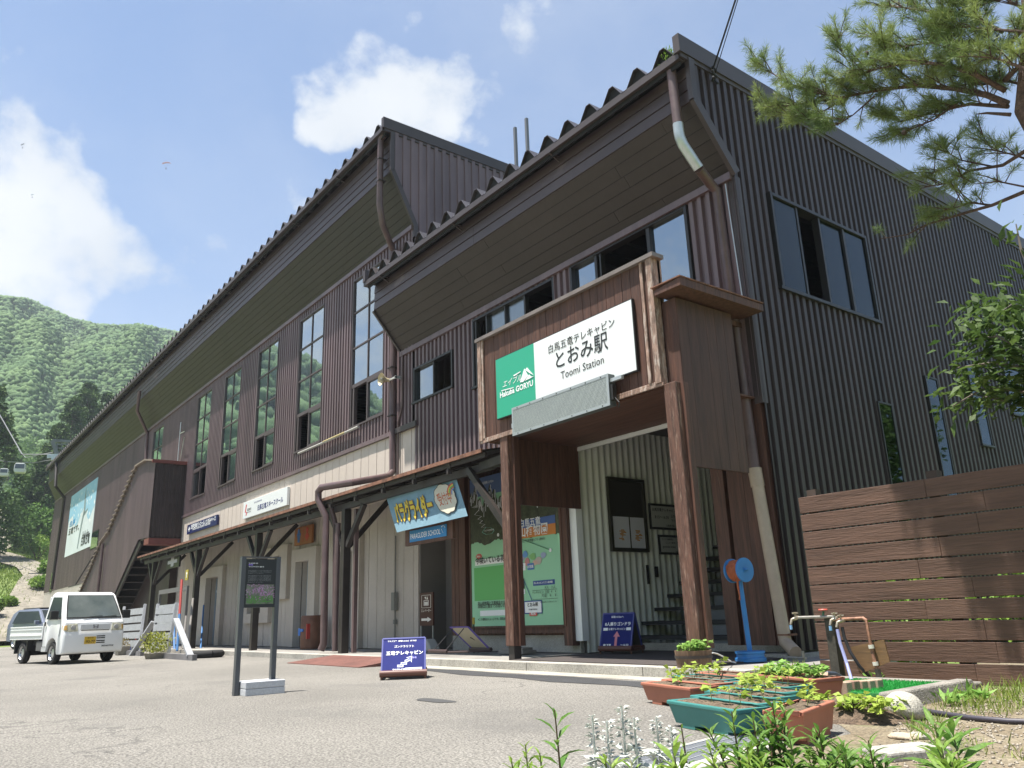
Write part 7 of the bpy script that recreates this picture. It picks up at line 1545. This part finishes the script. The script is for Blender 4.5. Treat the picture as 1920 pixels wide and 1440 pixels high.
limbs = [([(1890, 195), (1850, 178), (1790, 166), (1720, 160), (1650, 168), (1580, 182), (1520, 192), (1450, 204)], .035, 1.0, 5.85), ([(1885, 170), (1830, 140), (1770, 120), (1700, 118), (1640, 130), (1570, 150)], .028, 1.0, 5.7),
         ([(1880, 100), (1830, 80), (1770, 75), (1710, 85), (1660, 90)], .022, .9, 5.75), ([(1880, 60), (1820, 30), (1760, 25), (1700, 15), (1645, 10)], .022, .9, 5.9), ([(1875, 0), (1800, -20), (1720, -10)], .02, .9, 5.6),
         ([(1890, 200), (1820, 195), (1750, 210), (1690, 228), (1640, 215)], .022, .8, 6.0), ([(1800, 190), (1750, 225), (1700, 245), (1660, 262)], .012, .7, 5.95), ([(1640, 172), (1605, 140), (1580, 100), (1573, 72)], .012, .8, 5.8), ([(1720, 160), (1670, 120), (1655, 85), (1640, 70)], .012, .7, 5.8), ([(1580, 182), (1530, 175), (1480, 160), (1440, 130), (1420, 118)], .010, .8, 5.75), ([(1590, 182), (1550, 205), (1510, 225), (1480, 215), (1425, 202)], .010, .9, 5.9), ([(1640, 180), (1600, 215), (1570, 235), (1500, 222)], .010, .8, 5.8),
         ([(1935, 275), (1880, 310), (1820, 320), (1770, 345), (1735, 350)], .022, .12, 6.1), ([(1860, 312), (1800, 300), (1775, 285), (1765, 260)], .010, .4, 6.1), ([(1990, 335), (1920, 360), (1860, 385), (1800, 402), (1740, 420), (1700, 440), (1650, 448)], .024, .05, 6.15), ([(1860, 385), (1820, 380), (1790, 390), (1760, 400)], .012, .6, 6.15), ([(1820, 322), (1790, 310), (1760, 320), (1740, 330)], .009, .5, 6.1), ([(1920, 350), (1870, 340), (1830, 345), (1800, 330)], .010, .35, 6.1), ([(1930, 300), (1900, 290), (1860, 280), (1840, 250)], .012, .5, 6.05), ([(1925, 60), (1860, 55), (1800, 50), (1750, 60)], .016, 1, 5.65), ([(1925, 130), (1870, 110), (1820, 105), (1780, 100)], .016, 1, 5.6), ([(1925, 20), (1880, -5), (1840, 10), (1800, 5)], .016, 1, 5.95), ([(1925, 160), (1880, 150), (1840, 160), (1790, 140)], .016, 1, 6.0), ([(1885, 150), (1915, 120), (1960, 90)], .03, .8, 5.7), ([(1885, 90), (1915, 60), (1960, 40)], .025, .8, 5.75), ([(1895, 215), (1850, 212), (1830, 214)], .02, 0, 5.85)]
rp_ = np.random.default_rng(11); NP, ND = [], []; b = MB(); b2 = MB()
for pts, r0, dens, yy in limbs:
    Pw = [PY(px, py, yy+.04*math.sin(i*1.7+r0*90)) for i, (px, py) in enumerate(pts)]; n = len(Pw)
    Pw[0] = PY(pts[0][0], pts[0][1], PYY if r0 > .019 else yy)
    b.tube(Pw, [r0*.72*(1-.8*i/(n-1)) for i in range(n)], 7)
    L = sum((q-p).length for p, q in zip(Pw, Pw[1:])); nt = int(L*40*dens)+ (4 if dens else 0)
    for _ in range(nt if dens else 0):
        f = rp_.uniform(.12 if dens > .3 else .55, 1.0); i = min(n-2, int(f*(n-1))); p = Pw[i].lerp(Pw[i+1], f*(n-1)-i); d = (Pw[i+1]-Pw[i]).normalized()
        tw = (d*rp_.uniform(.2, 1.1)+Vector((rp_.normal(0, .5), rp_.normal(0, .75), abs(rp_.normal(.28, .4))))).normalized(); ln = rp_.uniform(.08, .26)
        e = p+tw*ln; m_ = p.lerp(e, .5)+Vector((0, 0, .01)); b2.tube([p, m_, e], [.005, .004, .0025], 4, caps=False)
        for sN in range(3):
            base = np.array(m_.lerp(e, .2+.4*sN)); k = 34; dirs = np.array(tw)*rp_.uniform(.25, 1.3, (k, 1))+rp_.normal(0, .62, (k, 3)); NP.append(base+np.array(tw)*rp_.uniform(-.03, .03, (k, 1))); ND.append(dirs)
    if dens > .3:   # terminal brush
        e = Pw[-1]; d = (Pw[-1]-Pw[-2]).normalized()
        for sN in range(4): k = 40; dirs = np.array(d)*rp_.uniform(.3, 1.3, (k, 1))+rp_.normal(0, .5, (k, 3)); NP.append(np.array(e-d*.05*sN)+np.zeros((k, 3))); ND.append(dirs)
b.build('limb', bark, pine, smooth=True); b2.build('twig', bark, pine)
P, D = np.concatenate(NP), np.concatenate(ND); n = len(P); V, F = leaves(P, D, sph(n), rng.uniform(.055, .10, n), .0034, fold=.03); np_mesh('needles', V, F, needle, pine)
b = MB()
for px, py in ((1515, 165), (1545, 150), (1625, 100), (1700, 90), (1637, 115), (1695, 248), (1680, 145)):
    c = PY(px, py, 5.75); b.lathe([(0, -.022), (.014, -.018), (.020, -.004), (.015, .012), (0, .024)], c, 9)
b.build('cone', mat('pine_cone', (.05, .032, .022), .8), pine)
# ---- broadleaved tree on the right
lf_t = leafmat('tree_leaf', (.030, .066, .016), (.10, .155, .038), trans=.4, scale=5)
bt_ = thing('broadleaf_tree', 'leafy green tree entering low from the right edge', 'tree', (-.45, 4.7, 0))
b = MB(); b.tube([(-.45, 4.7, 0), (-.5, 4.68, .8), (-.62, 4.65, 1.6), (-.7, 4.6, 2.4), (-.6, 4.5, 3.2)], [.07, .062, .05, .04, .02], 9); b.build('trunk', mat('grey_bark', (.13, .11, .09), .85, var=.3, vscale=12), bt_, smooth=True)
lb_ = [[(1990, 700), (1930, 660), (1870, 630), (1810, 640)], [(1980, 720), (1920, 690), (1860, 680), (1790, 690)], [(1985, 740), (1920, 735), (1850, 725), (1775, 768)], [(1990, 745), (1940, 745), (1890, 752), (1815, 738)], [(1985, 640), (1940, 590), (1900, 570), (1870, 590)], [(1980, 580), (1940, 520), (1915, 470), (1905, 420)], [(1985, 690), (1950, 650), (1925, 610), (1895, 565)], [(1930, 660), (1880, 600), (1840, 575), (1820, 600)]]
LP, LD = [], []; b = MB()
for j, pts in enumerate(lb_):
    yy = 4.45+.12*(j % 4); Pw = [PY(px, py, yy) for px, py in pts]; root = Vector((-.62, 4.65, 1.5+.12*j)) if j != 7 else Pw[0]; Pw = [root]+Pw; b.tube(Pw, [.022, .014, .010, .007, .003], 6)
    for _ in range(165 if j not in (4, 5) else 45):
        f = rp_.uniform(.25, 1); i = min(3, int(f*4)); p = np.array(Pw[i].lerp(Pw[i+1], f*4-i)); LP.append(p+rp_.normal(0, .06, 3)*np.array([1, 1.6, .9])); d = np.array(Pw[i+1]-Pw[i]); LD.append(d/np.linalg.norm(d)*.8+rp_.normal(0, .5, 3)+np.array([0, 0, -.15]))
b.build('branch', mat('grey_bark', (.13, .11, .09)), bt_, smooth=True)
P, D = np.array(LP), np.array(LD); n = len(P); V, F = leaves(P, D, sph(n)*.6+np.array([0, -.2, 1.]), rng.uniform(.05, .10, n), .036, fold=.12); np_mesh('foliage', V, F, lf_t, bt_)
n = 1500; P = sph(n)*np.array([.75, .75, .9])*rng.uniform(.5, 1, (n, 1))+np.array([.75, 4.5, 3.0]); V, F = leaves(P, sph(n), sph(n)+np.array([0, 0, 1.]), .08, .035, fold=.1); np_mesh('crown', V, F, lf_t, bt_)
# weeds sprouting from the gutter end
q = PY(1254, 112, 6.99); t = thing('gutter_weed', 'tuft of green weeds sprouting from the end of the annex gutter', 'weed', (q.x, 6.99, 7.25)); n = 240; P = np.stack([rng.normal(0, .05, n), rng.normal(0, .025, n), rng.uniform(0, .26, n)], 1); V, F = leaves(P, sph(n)+np.array([0, 0, .7]), sph(n), .06, .014); np_mesh('leaves', V, F, hedge, t, local=True)
# overhead cable tied to the bargeboard
a = PY(1336, 132, 7.6); e = PY(1381, -60, 5.4); a = PX(1336, 132, AX1+.08)
cb = thing('overhead_cable', 'black overhead cable tied to the top edge of the annex gable', 'cable', a); b = MB(); e = a+(PX(1379, 0, AX1+.9)-a)*2.5; b.tube([a, e], .012, 8); b.tube([a+Vector((0, .05, -.02)), e], .006, 6); b.build('strand', blk, cb); b = MB()
for k in range(5): b.tube([a+Vector((.0, .02*math.sin(k*2), -.05*k+.06)), a+Vector((.03, .05*math.cos(k*3), -.05*k))], .016, 6)
b.tube([a+Vector((0, .0, -.10)), a+Vector((-.09, .05, -.16))], .012, 6); b.build('anchor', blk, cb)
# ================================================================== mountain forest, trees, lift
far1 = leafmat('forest_leaf', (.070, .122, .054), (.118, .178, .074), trans=.0, scale=.06, rough=.8, spec=.1); mid1 = leafmat('woodland_leaf', (.050, .115, .028), (.14, .24, .055), trans=.25, scale=.5, rough=.7, spec=.15); ced = leafmat('cedar_leaf', (.032, .070, .020), (.105, .165, .045), trans=.1, scale=.45, rough=.7, spec=.15)
bm = bmesh.new(); bmesh.ops.create_icosphere(bm, subdivisions=1, radius=1); T1 = np.array([v.co[:] for v in bm.verts]); F1 = np.array([[v.index for v in f.verts] for f in bm.faces]); bm.free()
bm = bmesh.new(); bmesh.ops.create_icosphere(bm, subdivisions=2, radius=1); T2 = np.array([v.co[:] for v in bm.verts]); F2 = np.array([[v.index for v in f.verts] for f in bm.faces]); bm.free()
def blobs(pos, rad, hs, T, Fc):
    n, k = len(pos), len(T); ph = rng.uniform(0, 6.28, (n, 3)); fr = np.array([[3.1, 2.3, 2.7]]); 
    D = 1+.20*np.sin(T[None, :, 0]*3.1+ph[:, 0:1])*np.cos(T[None, :, 1]*2.9+ph[:, 1:2])+.16*np.sin(T[None, :, 2]*4.3+ph[:, 2:3]+T[None, :, 0]*3)+rng.normal(0, .14, (n, k))
    V = pos[:, None, :]+T[None]*D[..., None]*rad[:, None, None]*np.stack([np.ones(n), np.ones(n), hs], 1)[:, None, :]
    return V.reshape(-1, 3), (np.arange(n)[:, None, None]*k+Fc[None]).reshape(-1, 3)
def forest(a0, a1, n, rmin, rmax, name, m, rad=(2.4, 4.6), clear=True, low=False):
    az = rng.uniform(a0, a1, n*2); r = np.sqrt(rng.uniform(rmin**2, rmax**2, n*2)); P = []
    for a, q in zip(az, r):
        if clear and -86.3 < a < -84.2 and q < 300 and not (a > -85.3 and q > 215 and q < 250): 
            if q < 175 or 285 < q: continue
        x, y = q*math.sin(R(a)), q*math.cos(R(a))
        if y > 7 and x > -75: continue
        P.append((x, y, terrain(x, y)))
        if len(P) >= n: break
    P = np.array(P); rad_ = rng.uniform(*rad, len(P))*rng.choice([.8, 1, 1.2], len(P)); P[:, 2] += rad_*.75; V, F = blobs(P, rad_, rng.uniform(.85, 1.2, len(P)), T1 if low else T2, F1 if low else F2); o = np_mesh(name, V, F, m, smooth=False); stuff(o); return o
forest(-92, -72, 62000, 280, 655, 'mountain_forest', far1, rad=(.65, 1.25), low=True); forest(-92, -74, 20000, 150, 290, 'woodland', far1, rad=(.55, 1.15), low=True)
forest(-132, -92, 4200, 150, 655, 'side_forest', far1, rad=(3, 5.5), clear=False, low=True)
def leafcloud(P, ls, m, name, par, droop=0):
    n = len(P); V, F = leaves(P, sph(n)+np.array([0, 0, -droop]), sph(n)+np.array([0, 0, .7]), ls*rng.uniform(.6, 1.3, n), ls*.62, fold=.1); return np_mesh(name, V, F, m, par, local=True)
def cedar(label, px, py, r, rad, n=10800):
    d = ray(px, py); dd = math.hypot(d.x, d.y); x, y = d.x/dd*r, d.y/dd*r; z0 = terrain(x, y); ztop = CAM_Z+d.z/dd*r; H = ztop-z0
    t = thing('cedar_tree', label, 'tree', (x, y, z0), group='cedars on the slope'); P = []
    nb = 120; f = rng.uniform(.06, 1, nb)**.85; a = rng.uniform(0, 6.28, nb); rr = rad*(1-f)**.72*rng.uniform(.55, 1.1, nb)+.25; cx, cy, cz = rr*np.cos(a), rr*np.sin(a), H*f
    k = n//nb
    for i in range(nb):
        s = rad*.20*(1.15-f[i]*.7); q = sph(k)*rng.uniform(.55, 1, (k, 1))*np.array([s, s, s*1.25])+np.array([cx[i], cy[i], cz[i]]); P.append(q)
    leafcloud(np.concatenate(P), .42, ced, 'crown', t, .3)
    b = MB(); b.tube([(0, 0, -.5), (0, 0, H*.5), (0, 0, H*.97)], [.32, .2, .04], 7); b.build('trunk', bark, t, local=True); return t
for a in (('tallest dark cedar above the roof end of the hall', 168, 722, 128, 5.6), ('dark cedar just left of the tallest one', 140, 752, 124, 4.8), ('cedar right of the tallest, half behind the hall roof', 203, 740, 132, 5.2), ('cedar furthest right, its tip over the hall roof', 232, 752, 140, 5.0), ('lower cedar on the left of the cedar group', 112, 800, 118, 4.4), ('small cedar by the lift tower', 92, 850, 112, 3.4), ('dark cedar cut by the left edge of the picture', -8, 728, 100, 5.2), ('second cedar at the left edge, mostly out of view', -38, 745, 92, 3.4)): cedar(*a)
def broad(label, px, py, r, rad, H, n=2600, name='slope_tree', m=mid1, grp='broadleaved trees on the slope'):
    d = ray(px, py); dd = math.hypot(d.x, d.y); x, y = d.x/dd*r, d.y/dd*r; z0 = terrain(x, y); t = thing(name, label, 'tree', (x, y, z0), group=grp)
    k = 16; c = sph(k)*rng.uniform(.35, .85, (k, 1))*np.array([rad, rad, H*.36])+np.array([0, 0, H*.58]); P = c[rng.integers(0, k, n)]+sph(n)*rng.uniform(.6, 1, (n, 1))*rad*.40; P[:, 2] = np.maximum(P[:, 2], .2); leafcloud(P, .42 if rad > 2 else .28, m, 'crown', t)
    b = MB(); b.tube([(0, 0, -.3), (.1, 0, H*.4), (0, .1, H*.75)], [.16, .11, .04], 6); b.build('trunk', stem_b, t, local=True); return t
bl = [('rounded tree beside the upper gondola cabin', 62, 905, 150, 5, 9), ('tree under the lift line, left of the cedars', 85, 930, 128, 4, 8), ('pale tree high on the clearing edge', 45, 850, 190, 6, 10), ('tree in the gap between cabins and cedars', 75, 868, 175, 6, 11), ('shrubby tree behind the hall corner', 92, 950, 108, 3.2, 6), ('tree left of the clearing', 18, 870, 185, 5, 9)]
for a in bl: broad(*a)
sh = leafmat('bank_shrub_leaf', (.10, .21, .03), (.26, .37, .07), trans=.3, scale=.8)
for lab, px, py, r, rad, h in (('bright bush at the left edge above the truck', 2, 1066, 66, 1.1, 1.5), ('smaller bush right of the bright one on the bank', 26, 1056, 70, .6, .8), ('bush by the dark corner post of the hall', 90, 1030, 84, 1.0, 1.3), ('weedy bush at the track bend', 78, 985, 100, 2.2, 2.6), ('weedy bush where the track leaves the bank', 50, 965, 116, 2.2, 2.8), ('long grass tuft bush under the hall corner', 88, 1062, 76, 1.2, 1.2)):
    d = ray(px, py); dd = math.hypot(d.x, d.y); x, y = d.x/dd*r, d.y/dd*r; shrub(lab, (x, y, terrain(x, y)), rad, h, 2200, .22, sh, name='bank_bush', grp='bushes on the bank')
for k_, (x_, y_, h_, r_) in enumerate(((1.8, 21, 8.5, 2.6), (4.5, 27, 9.5, 3.0), (7.0, 34, 10, 3.2))):
    t = thing('garden_tree', 'tree standing out of sight beyond the gable that the gable windows mirror', 'tree', (x_, y_, 0), group='trees mirrored in the gable windows'); n_ = 3600; c_ = sph(14)*np.array([r_*.6, r_*.6, h_*.3])+np.array([0, 0, h_*.6]); P = c_[rng.integers(0, 14, n_)]+sph(n_)*rng.uniform(.5, 1, (n_, 1))*r_*.42; leafcloud(P, .22, mid1, 'crown', t); b = MB(); b.tube([(0, 0, 0), (.1, 0, h_*.4), (0, .1, h_*.8)], [.16, .12, .04], 7); b.build('trunk', stem_b, t, local=True)
n = 26000; az = rng.uniform(-88, -79.5, n); r = np.sqrt(rng.uniform(51**2, 125**2, n)); X, Yv = r*np.sin(np.radians(az)), r*np.cos(np.radians(az)); Zv = np.array([terrain(a, c) for a, c in zip(X, Yv)]); keep = (np.sin(X*.31)+np.cos(Yv*.5+X*.12)+rng.normal(0, .6, n)) > -.3; P = np.stack([X, Yv, Zv-.02], 1)[keep]; n = len(P)
V, F = leaves(P, sph(n)*.6+np.array([0, 0, 1.]), sph(n), rng.uniform(.15, .5, n), .07, fold=.1); o = np_mesh('slope_grass', V, F, leafmat('slope_grass_leaf', (.13, .22, .03), (.26, .31, .07), trans=.3, scale=.4)); stuff(o)
# gondola cabins, rope and tower
cabm = mat('cabin_shell', (.55, .56, .56), .35); cabd = mat('cabin_glass', (.05, .06, .07), .08, spec=.9)
def gondola(label, px, py, r, s):
    c = PD(px, py, r); t = thing('gondola_cabin', label, 'gondola', c, R(75), 'gondola cabins on the rope')
    b = MB(); prf_ = [(-.85, -1.0), (.85, -1.0), (1.0, -.6), (1.02, .3), (.8, .95), (-.8, .95), (-1.02, .3), (-1.0, -.6)]; b.prism([(x*s, z*s) for x, z in prf_], (0, -.9*s, 0), X_, Z_, (0, 1, 0), 1.8*s); b.build('shell', cabm, t, local=True, bevel=.12*s)
    b = MB(); b.box(-.82*s, .82*s, -.93*s, .93*s, -.2*s, .72*s); b.box(-1.04*s, 1.04*s, -.7*s, .7*s, -.2*s, .6*s); b.build('window', cabd, t, local=True)
    b = MB(); b.tube([(0, 0, .95*s), (0, 0, 1.9*s), (.25*s, 0, 2.5*s), (0, 0, 2.9*s)], .07*s, 6); b.box(-.4*s, .4*s, -.1*s, .1*s, 2.8*s, 3.0*s); b.build('hanger', steel_d, t, local=True); return c+Vector((0, 0, 2.9*s))
g1 = gondola('gondola cabin hanging nearer the hall roof', 38, 878, 84, .44); g2 = gondola('gondola cabin close to the left edge', 8, 886, 88, .36)
tw = PD(118, 858, 76); twb = PD(118, 858, 76)
rp = thing('lift_rope', 'steel haul rope of the gondola lift', 'rope', g1); b = MB(); q = PD(104, 852, 76); b.tube([g1+(g1-q)*1.0+Vector((0, 0, 4)), g1, q], .05, 5); b.tube([g2+Vector((-40, -10, 9)), g2, PD(60, 868, 100), PD(100, 862, 76)], .05, 5); b.tube([PD(15, 820, 170), PD(48, 858, 118), PD(100, 848, 76)], .04, 5); b.build('strand', mat('rope_grey', (.25, .25, .25), .5, metal=.4), rp)
lt = thing('lift_tower', 'grey steel lift head frame rising behind the hall roof end', 'tower', (tw.x, tw.y, terrain(tw.x, tw.y)))
def lp(px, py): return PD(px, py, 76)
stl = mat('lift_steel', (.16, .17, .17), .5, metal=.4, var=.2)
b = MB(); b.tube([lp(125, 860), Vector((lp(125, 860).x, lp(125, 860).y, 0))], .25, 8); b.beam(lp(98, 826), lp(138, 828), .22, .22); b.beam(lp(98, 826), lp(108, 856), .35, .3); b.build('mast', stl, lt)
b = MB()
for y_ in (833, 840, 848): b.beam(lp(106, y_), lp(150, y_), .08, .08)
for x_ in (107, 116, 126, 136): b.beam(lp(x_, 830), lp(x_, 852), .08, .08)
b.build('railing', stl, lt); b = MB(); b.beam(lp(92, 852), lp(112, 876), .18, .14); b.beam(lp(88, 856), lp(118, 854), .2, .3); b.beam(lp(96, 858), lp(150, 856), .5, .5); b.build('sheave_beam', silver, lt)
# dark slanted screen at the hall's far corner
b = MB(); p = [PX(115, 930, -59.2), PX(100, 1020, -59.2)]; q = PY(108, 928, WL+2); b.hexa([(-59.4, WL+.2, 2.6), (-59.0, WL+.2, 2.6), (-59.0, WL+3, 2.6), (-59.4, WL+3, 2.6), (-59.4, WL+.2, 7.8), (-59.0, WL+.2, 7.8), (-59.0, WL+3, 7.8), (-59.4, WL+3, 7.8)]); o = b.build('wind_screen', steel_d); tag(o, 'dark flat screen board at the far corner of the hall', 'screen')
# paragliders far up in the sky
for lab, px, py, r, s, col in (('orange paraglider high above the hills, the larger one', 312, 308, 420, .52, (.62, .20, .10)), ('tiny dark paraglider near the left edge of the sky', 43, 272, 560, .40, (.25, .2, .18)), ('tiny pale paraglider in front of the big cloud', 61, 366, 640, .36, (.35, .45, .45))):
    c = PD(px, py, r); t = thing('paraglider', lab, 'paraglider', c, R(30+r % 40), 'paragliders in the sky'); b = MB(); W_ = 4.6*s; pts = [(W_*math.sin(a), 1.9*s*math.cos(a)) for a in np.linspace(-1.15, 1.15, 13)]
    for (x0, z0), (x1, z1) in zip(pts, pts[1:]): b.hexa([(x0, -.9*s, z0), (x1, -.9*s, z1), (x1, .9*s, z1), (x0, .9*s, z0), (x0*1.04, -.9*s, z0+.22*s), (x1*1.04, -.9*s, z1+.22*s), (x1*1.04, .7*s, z1+.1*s), (x0*1.04, .7*s, z0+.1*s)])
    b.build('canopy', mat('wing_%d' % px, col, .6, trans=.3), t, local=True); b = MB()
    for x_ in (-.8, -.4, .4, .8): b.tube([(0, 0, -4.4*s), (x_*W_, 0, 1.9*s*math.cos(x_)-.4)], .03*s, 4)
    b.build('lines', blk, t, local=True); b = MB(); b.lathe([(0, -.6), (.25, -.45), (.3, 0), (.2, .45), (0, .6)], (0, 0, -4.9*s), 8); b.build('harness', blk, t, local=True)
# ================================================================== summer air between here and the mountain
b = MB(); b.box(-960, 960, -960, 960, -12, 300); hz_ = b.build('haze', mat('haze_air', (1, 1, 1))); stuff(hz_)
m = bpy.data.materials.new('haze_volume'); m.use_nodes = True; nt = m.node_tree; nt.nodes.clear(); o_ = nt.nodes.new('ShaderNodeOutputMaterial'); v_ = nt.nodes.new('ShaderNodeVolumePrincipled')
v_.inputs['Color'].default_value = (.78, .88, 1, 1); v_.inputs['Density'].default_value = .0005; v_.inputs['Anisotropy'].default_value = .2
nt.links.new(v_.outputs[0], o_.inputs['Volume']); hz_.data.materials.clear(); hz_.data.materials.append(m)
# ---- parts that are several separate pieces become several parts
def split_named(names):
    for o in [o for o in COL.objects if o.type == 'MESH' and o.parent and o.name.split('.')[0] in names]:
        me = o.data; n = len(me.vertices); par = list(range(n))
        def find(a):
            while par[a] != a: par[a] = par[par[a]]; a = par[a]
            return a
        for e in me.edges: par[find(e.vertices[0])] = find(e.vertices[1])
        isl = {}
        for i in range(n): isl.setdefault(find(i), []).append(i)
        G = [[ids, np.array([me.vertices[i].co[:] for i in ids])] for ids in isl.values()]; G = [[g[0], g[1].min(0)-.006, g[1].max(0)+.006] for g in G]; done = False
        while not done:
            done = True
            for a in range(len(G)):
                for c in range(a+1, len(G)):
                    if (G[a][1] <= G[c][2]).all() and (G[c][1] <= G[a][2]).all():
                        G[a] = [G[a][0]+G[c][0], np.minimum(G[a][1], G[c][1]), np.maximum(G[a][2], G[c][2])]; G.pop(c); done = False; break
                if not done: break
        if len(G) < 2 or len(G) > 40: continue
        kids = list(o.children)
        for k, g in enumerate(G):
            s_ = set(g[0]); bm = bmesh.new(); bm.from_mesh(me); bm.verts.ensure_lookup_table()
            bmesh.ops.delete(bm, geom=[v for v in bm.verts if v.index not in s_], context='VERTS'); m2 = bpy.data.meshes.new(o.name.split('.')[0]); bm.to_mesh(m2); bm.free()
            for x in me.materials: m2.materials.append(x)
            if k == 0: first = m2
            else: q = bpy.data.objects.new(o.name.split('.')[0], m2); COL.objects.link(q); q.parent = o.parent; q.matrix_basis = o.matrix_basis.copy()
        o.data = first
split_named({'bargeboard', 'corner_flashing', 'cover_strip', 'rafter', 'mud_flap', 'brace', 'edge_trim', 'return_boards', 'pipe_clamp', 'stringer', 'wiper', 'leg', 'hanger', 'rung', 'rail', 'bracket', 'bay_frame', 'cab_guard', 'stair_plinth', 'violet_icon', 'red_flashing', 'purlin', 'side_wall', 'roof_rail', 'union', 'hoop'})
